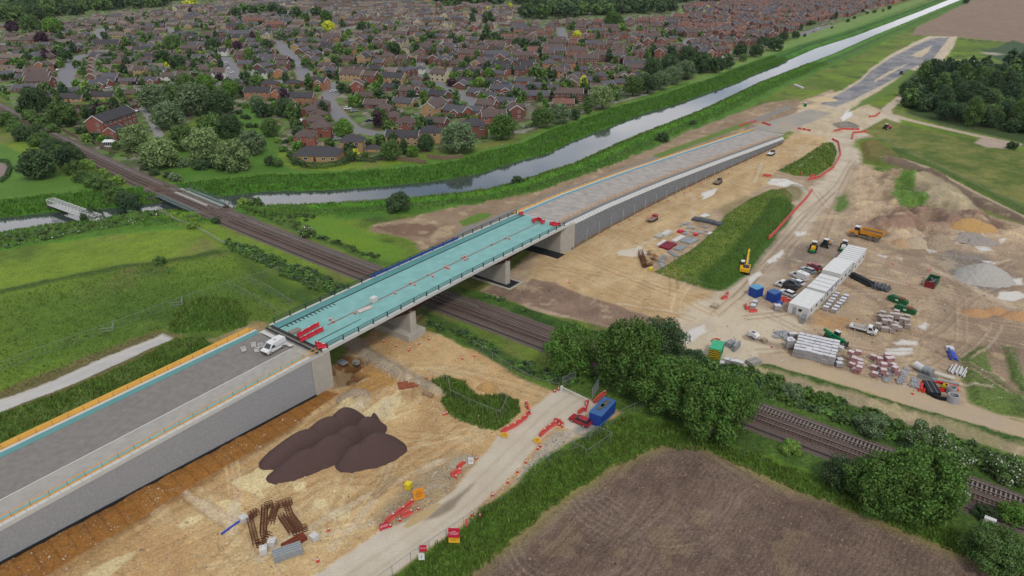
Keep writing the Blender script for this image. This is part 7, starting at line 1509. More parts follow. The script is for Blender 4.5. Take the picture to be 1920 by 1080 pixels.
placed(bl_,WBAR,'plastic_barrier','bright red plastic barrier','barrier','red plastic barriers on the bridge')
bl2=barline([(722,982),(750,962),(780,938)],BAR2)+barline([(941,812),(965,800),(985,785),(992,773),(988,762)],BAR2,step=1.6)+barline([(1013,818),(1030,803),(1047,793),(1056,797)],BAR2,step=1.6)+barline([(1086,775),(1098,768),(1100,757),(1107,757)],BAR2,step=1.4)+barline([(1115,755),(1122,748),(1130,742)],BAR2,step=1.2)+[(855,890,0,.6),(865,875,0,.8),(763,966,0,.5)]
placed(bl2,BAR2,'plastic_barrier','faded red plastic barrier','barrier','red plastic barriers beside the lower haul road')
bl3=barline([(1440,452),(1458,432),(1490,395),(1512,372),(1522,358)],BAR2,step=2.1)+barline([(1560,262),(1572,268),(1576,290),(1562,315),(1535,333),(1515,338)],BAR2,step=2.2)+barline([(1563,247),(1580,243),(1612,244)],BAR2,step=2.3)+barline([(1597,262),(1600,250),(1625,248)],BAR2,step=2.3)+barline([(1628,220),(1640,219),(1650,212)],BAR2,step=2.3)+barline([(1494,242),(1503,243),(1518,246)],BAR2,step=2.5)+barline([(1386,238),(1400,232),(1420,228)],BAR2,step=3)+barline([(1429,231),(1444,236)],BAR2,step=2.3)+[(1434,330,0,.4),(1442,331,0,.2),(1502,328,0,1),(1523,331,0,.3),(1398,575,0,1.2),(1404,580,0,0.3),(1412,585,0,.1)]+barline([(1488,575),(1512,548)],BAR2,step=2)+[(1468,562,0,.2),(1475,566,0,.2),(1358,560,0,.5),(1364,552,0,1.2),(1342,641,0,.1)]
placed(bl3,BAR2,'plastic_barrier','orange-red plastic barrier','barrier','plastic barriers round the compound')
# fences
def fence(pts,label,h=2.0,post=3.4,m=M_galv,wires=True,name='wire_fence',braces=0,z=0):
    P=[Vector(G(a,b)) for a,b in pts];t=thing(name,label,'fence',(P[0].x,P[0].y,0),0);mb=MB();pm=MB().tube((0,0,0),(0,0,h),.035,n=6).mesh('post',m);tot=sum((P[i+1]-P[i]).length for i in range(len(P)-1));post=max(post,tot/95);acc=0
    for i in range(len(P)-1):
        e=P[i+1]-P[i];d=e.length;u=e/d
        a=P[i]-P[0];b=P[i+1]-P[0];za,zb_=HGT(*P[i]),HGT(*P[i+1])
        for hh,tk in (((h-.03,.045),(.15,.03)) if wires else ((h-.05,.1),(h*.5,.08))): mb.beam((a.x,a.y,za+hh),(b.x,b.y,zb_+hh),tk)
        if wires:
            n=int(min(d/.5,160))
            for k in range(n): q=a+(b-a)*(k/n);zz_=za+(zb_-za)*k/n;mb.beam((q.x,q.y,zz_+.1),(q.x,q.y,zz_+h-.05),.012)
        while acc < d:
            p=P[i]+u*acc;o=link('post',pm,t);o.location=(p.x-P[0].x,p.y-P[0].y,za+(zb_-za)*acc/d-.05);acc += post
        acc -= d
    mb.build('mesh',m,t);return t
fence([(-10,700),(60,672),(145,642),(215,617),(280,592),(345,568),(420,545),(470,528),(530,512)],'long wire fence crossing the left meadow');fence([(440,545),(480,565),(520,590),(545,595)],'short fence side running down to the round mound');fence([(465,530),(510,550),(553,580)],'short fence side running down to the bridge end')
for i,(a,b,c) in enumerate((((190,627),(213,625),(215,611)),((320,578),(343,577),(343,565)))): fence([a,b,c],('left ' if i == 0 else 'right ')+'triangular brace of the long meadow fence',1.6,9,wires=False,name='fence_brace')
fence([(700,1105),(760,1062),(860,995),(950,930),(1000,892),(1070,842),(1103,862-30),(1150,792),(1215,760)],'long wire fence in the tall grass along the ploughed field');fence([(1070,842),(1102,858),(1147,826),(1118,815),(1075,842)],'square fence pen in the tall grass')
fence([(888,652),(920,672),(960,700),(1000,722),(1048,735)],'wire fence between scrub and lower haul road');fence([(812,712),(842,728),(845,748),(880,765),(938,790),(952,760),(925,742)],'wire fence round the grass patch by the haul road',braces=0)
fence([(1225,512),(1250,520),(1290,532),(1325,545)],'wire fence at the foot of the large grass mound');fence([(1600,262),(1650,262),(1700,288),(1760,318),(1840,355),(1935,405)],'long fence along the right-hand meadow',1.8);fence([(1672,208),(1700,220),(1760,236),(1840,256),(1935,283)],'fence between pale track and wood',1.8)
fence([(300,402),(318,408),(330,415),(360,425),(400,447),(424,462)],'pale wooden post and rail fence in the meadow by the rails',1.2,2.5,mat('weathered_wood',(172,168,156),.9),False,'rail_fence');fence([(200,254+15),(225,285),(245,290)],'brown panel fence by the white conservatory',1.8,2,mat('brown_fence',(112,96,82),.9),False,'panel_fence')
def panel_fence(pts,h,m,label):
    P=[Vector(G(a,b)) for a,b in pts];t=thing('panel_fence',label,'fence',(P[0].x,P[0].y,0));
    for i in range(len(P)-1):
        a=P[i]-P[0];b=P[i+1]-P[0];n=max(1,int((b-a).length/2.4))
        for k in range(n): q0=a+(b-a)*(k/n);q1=a+(b-a)*((k+.94)/n);MB().beam((q0.x,q0.y,h/2),(q1.x,q1.y,h/2),.07,h).build('fence_panel',m,t)
M_fw=mat('garden_fence_wood',(134,112,92),.9,.2,1);panel_fence([(742,300),(770,304),(798,308),(798,302)],1.9,M_fw,'wooden panel fence behind the buff canal houses');panel_fence([(800,297),(830,300),(868,296)],1.9,M_fw,'wooden panel fence under the big canal-side tree');panel_fence([(130,205),(165,202),(200,198),(250,190)],2.0,mat('dark_fence_wood',(84,70,60),.9,.2,1),'dark garden fence below the yellowish hedge');panel_fence([(118,246),(148,262)],1.8,M_fw,'garden fence between caravan and rails');panel_fence([(175,268),(200,283),(215,290)],1.8,M_fw,'garden fence curving past the white conservatory')
# gates by the cabin
for px,py,to,lb in ((1055,726,(1078,716),'tall grey steel gate leaf, left side of the haul road'),(1110,748,(1122,728),'tall grey steel gate leaf beside the blue cabin')):
    g=G(px,py);g2=G(*to);L_=math.hypot(g2[0]-g[0],g2[1]-g[1]);t=thing('steel_gate',lb,'gate',(*g,0),ang((px,py),to));mb=MB()
    for x in (0,L_): mb.beam((x,0,0),(x,0,2.6),.1)
    for z in (.15,1.3,2.5): mb.beam((0,0,z),(L_,0,z),.07)
    mb.build('frame',M_galv,t);mb=MB()
    for k in range(int(L_/.22)): mb.beam((k*.22,0,.1),(k*.22,0,2.5),.025)
    mb.build('bars',M_galv,t)
g=G(1053,733);g2=G(1103,757);t=thing('boom_barrier','long white boom barrier across the haul road by the gates','boom barrier',(*g,0),ang((1053,733),(1103,757)));L_=math.hypot(g2[0]-g[0],g2[1]-g[1]);MB().beam((0,0,1.0),(L_,0,1.0),.12).build('boom',M_whitep,t);MB().box((0,0,.6),(.4,.4,1.2)).build('pillar',M_whitep,t);MB().box((L_,0,.5),(.15,.15,1.0)).build('rest',M_redp,t)
# ================================================================ stored materials
M_pack=mat('wrapped_blocks',(168,168,170),.7,.14,3,objvar=.1);M_packt=mat('wrap_top',(214,214,216),.5,.08,3,objvar=.08);M_packp=mat('pink_blocks',(178,128,130),.75,.2,3,objvar=.12);M_packb=mat('brownish_blocks',(160,146,138),.8,.2,3,objvar=.14)
def pack_mesh(m,mt,l=1.25,w_=1.05,h=.95):
    mb=MB();mb.mi=0;mb.box((0,0,.12+h/2),(l,w_,h));mb.mi=1;mb.box((0,0,.14+h),(l*1.02,w_*1.02,.06));mb.mi=2
    for x in (-l*.38,0,l*.38): mb.box((x,0,.06),(.1,w_,.12))
    for x in (-l*.2,l*.2): mb.box((x,0,.6),(.05,w_+.03,h+.02))
    return mb.mesh('pack',[m,mt,mat('pallet_wood',(150,126,96),.9)])
PK=pack_mesh(M_pack,M_packt);PKP=pack_mesh(M_packp,mat('pinkish_wrap',(216,200,200),.5,.1,3,objvar=.08));PKB=pack_mesh(M_packb,mat('dusty_wrap',(196,184,176),.7,.14,3,objvar=.1))
STK=[]
def packs(c0,c1,c2,nu,nv,hts,me,desc,miss=0,jit=.05,sc=1.0):
    """grid of packs from corner c0 towards c1 (nu) and c2 (nv)"""
    a,b,c=[Vector(G(*q)) for q in (c0,c1,c2)];th=math.atan2((b-a).y,(b-a).x)
    for j in range(nv):
        for i in range(nu):
            if random.random() < miss: continue
            p=a+(b-a)*(i/max(1,nu-1))+(c-a)*(j/max(1,nv-1));hh=hts if isinstance(hts,int) else random.choice(hts)
            for k in range(hh):
                o=link('block_pack',me);o.location=(p.x+random.gauss(0,jit),p.y+random.gauss(0,jit),max(0,HGT(p.x,p.y))+k*1.06*sc);o.rotation_euler=(0,0,th+random.gauss(0,jit));o.scale=(sc,)*3
                col_='leftmost' if i == 0 else ('rightmost' if i == nu-1 else ORD[min(i,11)].replace(' nearest','').replace('nearest','first')+' from left');row_='back row' if j == 0 else ('front row' if j == nv-1 else 'row %s from back' % ['one','two','three','four','five','six','seven','eight'][min(j,7)])
                tag(o,'%s, %s, %s%s' % (desc,row_,col_,'' if hh == 1 else (', bottom' if k == 0 else (', top' if k == hh-1 else ', middle'))),'block pack','packs of paving blocks on the compound')
packs((1502,641),(1566,655),(1491,668),7,6,2,PK,'grey wrapped pack in the big stack',.02);packs((1484,632),(1488,632),(1478,652),2,3,(1,2),PK,'grey pack left of the big stack',.1)
packs((1569,556),(1585,560),(1547,582),2,6,1,PK,'grey pack in the two short lines below the cabins');packs((1652,592),(1700,600),(1645,620),6,5,(1,2),PKB,'dusty brownish pack in the square cluster',.12,.25)
packs((1594,664),(1672,678),(1600,698),7,4,(1,1,2),PKP,'pink striped pack in the scattered group',.3,.3,.95);packs((1573,680),(1573,680),(1571,687),1,2,1,PK,'white topped pair apart from the pink packs')
packs((1364,681),(1388,687),(1366,684),4,1,1,PK,'grey pack beside the green cabin');packs((1415,572),(1411,579),(1415,572),2,1,1,PK,'grey pack in front of the blue containers',sc=1.1);packs((1457,581),(1457,581),(1457,581),1,1,1,PK,'single whitish pack below the blue pair',sc=1.3)
mb=MB();rg_=random.Random(3)
for k in range(7): mb.beam((rg_.uniform(-.5,.1),-.5+k*.16,.12+rg_.random()*.25),(rg_.uniform(.3,.9),-.5+k*.16+rg_.uniform(-.1,.1),.12+rg_.random()*.3),.12,.1)
LIT=mb.mesh('kerb_stack',mat('kerb_stone',(178,180,182),.8,.2,3,objvar=.15))
def litter(pts,mesh_,name,desc,cat,grp,sc=1.0):
    global MARKS
    s_=MARKS;MARKS=NEARW;it2=[dict(p=q) for q in pts];name_all(it2,lambda q: desc);MARKS=s_
    for q in it2: o=link(name,mesh_);tag(o,q['label'],cat,grp);g=G(*q['p']);o.location=(*g,HGT(*g));o.rotation_euler=(0,0,random.uniform(0,3));o.scale=(sc*random.uniform(.8,1.2),)*3
litter([(1654+random.uniform(-2,2)-dx*.4,692+dx*2.2) for dx in range(8)]+[(1674-dx*1.4,690+dx*3.2) for dx in range(9)]+[(1700-dx*1.6,692+dx*3.6) for dx in range(9)]+[(1716-dx,713+dx*2.5) for dx in range(6)]+[(1726,724),(1723,729)],LIT,'kerb_stack','small stack of pale kerbs','kerb stack','small stacks of kerbs at the compound edge',1.1)
litter([(1462+random.uniform(-10,10),630+random.uniform(-5,5)) for _ in range(8)]+[(1460,626),(1475,638)],LIT,'scrap_bundle','jumbled grey bundle','bundle','jumbled bundles left of the big pack stack',1.3)
# stores area beside the far wall
def slab(px,py,to,L_,Wd,h,m,label,name='sheet_stack',cat='sheet stack',ribs=0,m2=None,z=0):
    g=G(px,py,z);mb=MB();mb.mi=0;mb.box((0,0,h/2),(L_,Wd,h))
    for k in range(ribs):
        y=-Wd/2+Wd*(k+.5)/ribs;mb.mi=1 if m2 and k % 2 else 0;mb.box((0,y,h+.05),(L_,Wd/ribs*.6,.1))
    o=mb.build(name,[m,m2 or m]);tag(o,label,cat);o.location=(*g,z if z else max(0,HGT(*g)));o.rotation_euler=(0,0,ang((px,py),to,z));return o
M_crim=mat('crimson_girder',(140,34,56),.6,.1);M_gs=mat('grey_sheet',(152,158,160),.6,.12,2);M_dgs=mat('dark_grey_panel',(92,96,102),.7,.12,2);M_ws=mat('white_sheet',(218,216,212),.6,.06,2);M_rust=mat('rust',(104,58,38),.9,.25,3)
slab(1252,462,(1268,452),5.4,3.4,.5,M_crim,'stack of crimson beams lying side by side in the stores area',ribs=6);slab(1240,457,(1252,449),5.2,1.0,.5,M_ws,'white sheet along the left edge of the crimson beams');slab(1272,448,(1284,441),6,1.6,.3,M_ws,'long white panel above the crimson beams');slab(1286,451,(1294,445),4.5,2,.3,M_gs,'grey panel stack right of the white panel',ribs=3);slab(1298,453,(1308,447),5.2,1.8,.35,M_gs,'rounded grey panel stack, rightmost of its row');slab(1275,466,(1282,462),4,2.4,.3,M_gs,'grey decking stack right of the crimson beams',ribs=4)
for i,(x,y) in enumerate(((1306,413),(1318,415),(1332,418),(1347,422))): slab(x,y,(x+8,y-5),2.4,2.6,.8,M_dgs,['leftmost','second','third','rightmost'][i]+' of four dark square panel stacks beside the grass mound',ribs=4)
slab(1321,405,(1330,402),3.5,2,.3,M_ws,'pale boards behind the dark panel stacks');slab(1236,444,(1242,440),3.5,2.2,.7,mat('pale_crate',(186,182,168),.8,.15),'pale crate at the left of the stores rows');slab(1249,440,(1258,434),4.5,1.8,.8,M_ws,'white wrapped bundle beside the pale crate',ribs=3);slab(1275,436,(1279,434),1.6,1.4,.8,M_redp,'red crate in the stores area');slab(1304,441,(1307,439),1.4,1.3,.6,M_redp,'small red crate right of the scaffold fittings');slab(1332,438,(1338,434),2.2,1.5,.15,M_ws,'white board lying beside the mound');slab(1262,477,(1270,482),4.5,1.4,.2,M_gs,'grey ladder-like frame below the crimson beams',ribs=3)
litter([(1280+random.uniform(0,45),436+random.uniform(-9,8)) for _ in range(16)]+[(1272+random.uniform(0,22),422+random.uniform(-3,5)) for _ in range(7)]+[(1240+random.uniform(-2,6),480+k*3) for k in range(9)],LIT,'scaffold_bundle','grey bundle of scaffold fittings','bundle','scaffold bundles in the stores area',1.1)
slab(1220,508,(1222,506),1,1,.9,mat('yellow_bag',(226,206,60),.6),'yellow bag at the tip of the grass mound','bulk_bag','bulk bag')
def cage(paths,label,w_=.9,h=.7,name='rebar_cage'):
    P0=G(*paths[0]);mb=MB()
    P=[Vector((*G(*p),0))-Vector((*P0,0)) for p in paths]
    for i in range(len(P)-1):
        e=(P[i+1]-P[i]);d=e.length;u=e/d;nrm_=Vector((-u.y,u.x,0))
        for k in range(6):
            o_=nrm_*(w_*(k % 3-1)/2);zz_=.1+(h if k > 2 else 0);mb.beam(P[i]+o_+Vector((0,0,zz_)),P[i+1]+o_+Vector((0,0,zz_)),.09)
        for k in range(int(d/.5)):
            c=P[i]+u*(k*.5);a=c+nrm_*w_/2;b=c-nrm_*w_/2
            for z_ in (.1,.1+h): mb.beam(a+Vector((0,0,z_)),b+Vector((0,0,z_)),.06)
            mb.beam(a+Vector((0,0,.1)),a+Vector((0,0,.1+h)),.06);mb.beam(b+Vector((0,0,.1)),b+Vector((0,0,.1+h)),.06)
    o=mb.build(name,M_rust);o.location=(*P0,max(0,HGT(*P0)));tag(o,label,'rebar cage')
cage([(484,962),(468,972),(481,1025),(500,1018)],'rusty U-shaped reinforcement cage at the left of the lower yard');cage([(512,948),(497,953),(494,1006),(508,1010)],'narrow rusty cage between the two wide ones');cage([(548,943),(518,952),(508,985)],'rusty cage bent over in the middle of the group');cage([(537,946),(545,970),(563,994)],'straight rusty cage bar leaning to the right');cage([(527,970),(549,1002),(577,992)],'rusty L-shaped cage at the right of the group')
cage([(1200,478),(1208,500),(1215,498)],'rusty cage standing beside the whitish stone spread',1.2,1.6);cage([(1222,484),(1230,490)],'short rusty cage near the wrapped white bundles',1.2,1.2);cage([(1205,502),(1224,496)],'rusty cage lying across the foot of the pair',1,.6);cage([(1214,476),(1220,478)],'small brown mesh roll behind the rusty cages',1.4,.8)
slab(552,1018,(566,1010),3.6,1.6,.5,mat('rust_red_sheet',(124,60,36),.9,.2,2),'rust-red steel trench box lying beside the cages',ribs=3);slab(540,1040,(555,1035),4.2,1.9,1.0,M_gs,'stack of grey steel sheets near the lower haul road',ribs=4);slab(775,720,(800,716),6.5,2.6,.15,mat('orange_brown_mat',(150,84,56),.9,.2,1),'orange-brown mat spread on the dirt above the grass patch')
def bag(px,py,label,s_=1.0,m=None):
    g=G(px,py);t=thing('bulk_bag',label,'bulk bag',(*g,max(0,HGT(*g))),random.uniform(0,2),'white bulk bags');t.scale=(s_,)*3;MB().box((0,0,.45),(.9,.9,.9),taper=1.08).box((.05,0,.95),(.6,.7,.2),taper=.5).build('sack',m or M_ws,t);MB().beam((-.3,-.3,.9),(.3,-.3,1.2),.05).beam((-.3,.3,.9),(.3,.3,1.2),.05).build('loops',m or M_ws,t)
for x,y,lb in ((511,1022,'white bulk bag inside the rusty cages'),(495,1036,'white bulk bag left of the grey sheets'),(590,1012,'white bulk bag on a cube at the right of the cages'),(458,978,'white cap at the end of the blue pipe')): bag(x,y,lb,1.15)
for x,y,lb in ((457,657,'leftmost open bulk bag beside the white van'),(476,649,'crumpled bulk bag behind the white van'),(483,658,'open bulk bag nearest the white van'),(489,650,'small bulk bag against the van roof line')):
    g=G(x,y,8.95);t=thing('bulk_bag',lb,'bulk bag',(*g,8.95),.4*x,'white bulk bags');mb=MB()
    for a in range(4): mb.box((.42*math.cos(a*math.pi/2),.42*math.sin(a*math.pi/2),.35),(.08,.9,.7),rz=a*math.pi/2)
    mb.build('sack',M_ws,t);MB().box((0,0,.15),(.8,.8,.3)).build('filling',M_dark,t)
for x,y,lb in ((1338*0+1353,690-5,'grey bulk bag at the scrub edge by the green cabin'),(345,680,'yellowish sack on the orange strip, left of a pair'),(350,677,'yellowish sack on the orange strip, right of a pair')):
    if x > 1000: bag(x,y,lb)
g=[G(415,1003),G(456,974)];o=MB().tube((0,0,.15),(g[1][0]-g[0][0],g[1][1]-g[0][1],.15),.16,n=10).build('blue_pipe',mat('pipe_blue',(38,76,190),.4,.05));o.location=(*g[0],.05);tag(o,'single bright blue pipe on the dirt near the rusty cages','pipe')
def timbers(px,py,to,n,L_,label,m,w_=1.2,s_=.12,name='timber_bundle',cat='timber'):
    g=G(px,py);mb=MB();rg2=random.Random(n)
    for k in range(n): y=-w_/2+w_*k/max(1,n-1);l=L_*rg2.uniform(.7,1);mb.beam((-l/2,y+rg2.uniform(-.1,.1),.1+(k % 3)*s_),(l/2,y+rg2.uniform(-.2,.2),.1+(k % 3)*s_),s_)
    o=mb.build(name,m);tag(o,label,cat);o.location=(*g,max(0,HGT(*g)));o.rotation_euler=(0,0,ang((px,py),to))
M_tim=mat('pale_timber',(196,170,132),.9,.2,2);timbers(720,914,(742,894),9,6.2,'bundle of pale timbers and poles on the sandy yard',M_tim)
for x,y,t_,lb in ((418,1022,(430,1040),'thin pole lying parallel to the blue pipe end'),(438,1048,(452,1068),'thin pole lying left of the cages'),(375,1065,(385,1085),'thin pole near the bottom edge, left'),(393,1068,(402,1085),'thin pole near the bottom edge, right'),(381,1045,(390,1055),'short thin pole on the sand'),(345,1075,(355,1090),'thin pole at the very bottom edge')): timbers(x,y,t_,1,3.6,lb,M_tim)
timbers(1785,668,(1779,655),4,5.0,'four bright blue pipes with white ends at the compound edge',MATS['pipe_blue'],1.3,.32,'pipe_bundle','pipes');slab(1780,656,(1777,652),1.4,1.5,.7,M_ws,'white wrapped end block above the blue pipes');timbers(1797,697,(1803,686),14,4.6,'heap of white plastic pipes at the edge of the grass',M_ws,3.0,.22,'pipe_heap','pipes')
g0,g1=G(1597,519),G(1634,538);t=thing('pipe_bundle','long black pipe bundle lying behind the white cabins','pipes',(*g0,0));
for i,(a,b) in enumerate(((0,.5),(.75,.5),(-.7,.5),(.35,1.1),(-.35,1.1))): u=Vector((g1[0]-g0[0],g1[1]-g0[1],0)).normalized();n_=Vector((-u.y,u.x,0))*a;e_=Vector((g1[0]-g0[0],g1[1]-g0[1],0));MB().tube(n_+Vector((0,0,b)),n_+e_+Vector((0,0,b)),.36,n=10).build('pipe',M_black,t)
timbers(1650,540,(1656,535),16,4.0,'tangle of dark grey pipes at the end of the black bundle',mat('dark_pipe',(90,94,98),.6,.2,2),4.4,.36,'pipe_heap','pipes')
for i,(x,y) in enumerate(((1722,688),(1730,692),(1738,695))):
    g=G(x,y+6);t=tag(MB().tube((-1.0,0,.9),(1.0,0,.9),.85,n=16).build('mesh_roll',M_ws if i == 0 else M_galv),['whitest','middle','rightmost'][i]+' of three big wire mesh rolls at the compound edge','mesh roll');t.location=(*g,0);t.rotation_euler=(0,0,ang((x,y),(x+8,y+4)))
timbers(1738,708,(1745,710),14,4.0,'leaning sheets of grey mesh in front of the rolls',M_galv,2.6,.08,'mesh_sheets','mesh sheets');slab(1766,705,(1776,708),4.6,1.2,.4,mat('pale_slab',(206,198,184),.8,.06),'long pale slab right of the mesh rolls');slab(1772,717,(1782,719),5,.5,.3,M_gs,'thin grey beam above the red pipes')
timbers(1732,728,(1730,740),7,5.0,'upright-looking row of orange-red pipes beside the black crates',mat('bright_red_pipe',(228,54,38),.5,.05),1.8,.26,'pipe_bundle','pipes');slab(1745,731,(1749,738),4.4,2.4,.8,M_black,'black plastic crates between red pipes and red coils',ribs=5,m2=M_dgs)
def coil(px,py,r,m,label,z=0):
    g=G(px,py);mb=MB();n=18
    for q in range(3):
        P=[((r-q*.12)*math.cos(2*math.pi*k/n),(r-q*.12)*math.sin(2*math.pi*k/n),.15+q*.22+z) for k in range(n)]
        for k in range(n): mb.beam(P[k],P[(k+1) % n],.2,.22)
    o=mb.build('pipe_coil',m);o.location=(*g,0);tag(o,label,'coil')
coil(1763,727,1.7,MATS['bright_red_pipe'],'big bright red pipe coil');coil(1762,740,2.2,M_black,'big black hose coil in front of the red one');coil(1775,727,.9,mat('yellow_coil',(220,206,40),.5),'small yellow coil beside the red one');coil(1786,729,1.0,MATS['bright_red_pipe'],'small red coil at the right of the yellow one')
for i,(x,y,r,n) in enumerate(((1782,738,.9,2),(1785,753,1.1,2))):
    g=G(x,y);t=thing('concrete_ring_stack',['rear smaller stack of grey concrete manhole rings','front larger stack of grey concrete manhole rings'][i],'concrete rings',(*g,0))
    for q in range(n):
        mb=MB();k_=18;vs=[];fs=[]
        for a in range(k_):
            c_,s_=math.cos(a*2*math.pi/k_),math.sin(a*2*math.pi/k_)
            for rr,zz_ in ((r,0),(r,.8),(r*.8,.8),(r*.8,0)): vs.append((rr*c_,rr*s_,zz_+q*.84))
        for a in range(k_):
            for b in range(4): fs.append((a*4+b,((a+1) % k_)*4+b,((a+1) % k_)*4+(b+1) % 4,a*4+(b+1) % 4))
        mb.add(vs,fs);mb.build('ring',M_pack,t)
slab(766,925-10,(768,912),1.1,1.0,1.1,mat('yellow_bin',(226,206,40),.5),'yellow grit bin beside the orange sign board','grit_bin','grit bin');slab(1340,576,(1344,572),2.0,1.6,.8,mat('tan_box',(180,164,140),.9),'tan box at the foot of the grass mound','box','box')
slab(1432,646-5,(1436,640),1.2,1.2,.8,M_rub,'brown crate near the cone by the pack stack','crate','crate');slab(1460,643-70,(1466,570),1.4,1.2,1.0,M_cont,'small blue pallet load beside the front cabin','pallet_load','pallet load');slab(1574,656,(1580,658),1.5,1.3,.9,M_ws,'white wrapped load right of the big pack stack','pallet_load','pallet load')
slab(684,575+5,(696,575),3.6,1.4,.12,mat('pale_board',(206,196,188),.8),'pale board lying on the turquoise deck by the tool stack','board','board',z=9.2);slab(701,565,(706,562),1.5,1.2,1.1,M_ws,'white wrapped tool stack on the turquoise deck','tool_stack','tool stack',z=9.2);slab(553,622,(562,618),2.4,1.4,.35,mat('dirty_bags',(158,146,136),.9,.2,3),'pile of dirty boards on the deck by the expansion joint','board_pile','boards',ribs=3,z=9.1)
slab(668,682,(674,684),1.3,1.0,.8,mat('grey_machine',(150,150,144),.8,.2,3),'grey wrapped machine under the bridge','machine','machine');slab(642,680,(650,684),2.2,1.6,.2,M_gs,'pile of grey boards under the bridge','board_pile','boards',ribs=4);slab(803,741,(812,745),2.4,1.0,.5,mat('tan_frame',(168,140,110),.9,.2),'brown frame pieces beside the grass patch','frame_pile','frames',ribs=3)
slab(1853,984,(1858,986),1.6,.8,1.2,M_wcab,'white trackside cabinet by the rails, right one','trackside_cabinet','cabinet');slab(1808,938,(1812,940),1.0,.6,1.3,M_wcab,'white trackside cabinet by the rails, left one','trackside_cabinet','cabinet')
slab(1368,648,(1374,645),2.2,1.4,1.1,M_gs,'grey steel frame table behind the green cabin','frame_table','frame',ribs=3);slab(1380,655,(1388,648),3.0,.6,1.6,M_galv,'inclined grey conveyor beside the green cabin','conveyor','conveyor');slab(1412,690-8,(1420,679),3.0,2.0,.9,mat('grey_tank',(160,156,148),.8,.2,2),'grey tank and boards at the edge of the pale yard','tank','tank',ribs=2)
g=G(1509,197+4);t=MB().box((0,0,1.2),(1.3,1.3,2.4)).build('portable_toilet',mat('toilet_green',(40,150,110),.5));t.location=(*g,0);tag(t,'green portable toilet where the asphalt begins','portable toilet');MB().box((0,0,2.48),(1.4,1.4,.16)).build('roof',M_whitep,t);MB().box((0,-.67,1.1),(.8,.04,1.9)).build('door',M_green,t)
slab(1497,163,(1510,168),12,1.6,.8,M_ws,'long white pipe section beside the canal bank track','culvert_pipe','pipe')
# bench-like low things and the far blue roof
g=G(85,3);t=thing('warehouse','long blue-roofed warehouse at the top left of the photo','warehouse',(*g,0),0);MB().box((0,14,3),(190,26,6)).build('wall',mat('warehouse_wall',(196,200,206),.8),t);MB().box((0,14,6.4),(192,28,.8)).build('roof',mat('warehouse_blue',(44,90,190),.6,.05),t);MB().box((70,.9,3.4),(22,.3,4.4)).build('yellow_panel',mat('warehouse_yellow',(230,200,80),.7),t)
# ================================================================ signs with lettering
def text_mesh(body,size,m):
    cu=bpy.data.curves.new('lettering','FONT');cu.body=body;cu.size=size;cu.align_x='CENTER';cu.align_y='CENTER';cu.extrude=.004;cu.space_line=.95
    o=bpy.data.objects.new('tmp',cu);COL.objects.link(o);dg=bpy.context.evaluated_depsgraph_get();me=bpy.data.meshes.new_from_object(o.evaluated_get(dg));bpy.data.objects.remove(o);me.materials.clear();me.materials.append(m);return me
def sign(px,py,face,panels,label,tilt=0.0,z0=.5,post=True,rz=None):
    """panels: (w, h, zc, colour, text, size, text colour); faces towards pixel `face`"""
    g=G(px,py);r=math.atan2(-g[1],-g[0])+math.pi/2+(.25 if face[0] < 860 else -.15);t=thing('site_sign',label,'sign',(*g,max(0,HGT(*g))),r)
    for w_,h,zc,c,tx,ts,tcx in panels:
        p=MB().box((0,0,0),(w_,.05,h)).build('panel',c,t);p.location=(0,0,zc);p.rotation_euler=(-tilt*.5,0,0)
        if tx: q=link('lettering',text_mesh(tx,ts,tcx),p);q.location=(0,-.03,0);q.rotation_euler=(math.pi/2,0,0)
    if post:
        for s_ in (-1,1): MB().box((s_*.35*panels[0][0],.06,panels[0][2]/2),(.06,.06,panels[0][2])).build('post',M_galv,t)
M_sy=mat('sign_yellow',(240,184,40),.5,.02);M_so=mat('sign_orange',(232,150,40),.5,.02);M_sr=mat('sign_red',(200,30,60),.5,.02);M_tx=mat('sign_black',(40,36,30),.6)
sign(721,995,(760,1080),[(1.5,1.0,.95,M_sr,'STOP',.5,M_whitep)],'red STOP sign at the near end of the barrier line',.5)
sign(786,938,(830,1080),[(1.9,2.0,1.3,M_so,'SITE\nTRAFFIC\nONLY',.4,M_tx)],'tall orange sign boards with dark text at the end of the barrier line',.5);sign(946,822,(980,1000),[(1.4,.9,.8,M_sy,'SLOW\nDOWN',.34,M_tx)],'small yellow sign beside the fenced grass patch',.5);sign(1007,833,(1040,1000),[(1.2,1.0,.9,M_sy,'KEEP\nLEFT',.32,M_tx)],'yellow sign where the short barrier line begins',.5)
sign(883,872,(920,1000),[(.9,1.3,.9,M_whitep,'10',.6,M_tx)],'white upright sign on the left edge of the haul road',.4);sign(852,1022,(950,1200),[(1.7,1.6,2.5,M_sr,'STOP\nHEAVY PLANT\nCROSSING',.24,M_whitep),(1.7,1.1,1.15,M_sy,'ALL VISITORS\nREPORT',.22,M_tx)],'tall red sign above a yellow one in the verge grass',.45)
sign(794,1042,(900,1200),[(1.1,1.1,1.5,M_sr,'STOP',.36,M_whitep)],'red STOP sign in the verge grass near the bottom',.45);sign(791,1053,(900,1200),[(.9,1.1,1.0,M_whitep,'5',.6,M_tx)],'white speed sign just below the red verge sign',.45)
sign(875,1008-20,(930,1200),[(.3,1.4,.8,M_redp2,None,0,None)],'narrow red marker panel leaning in the verge grass',.6)
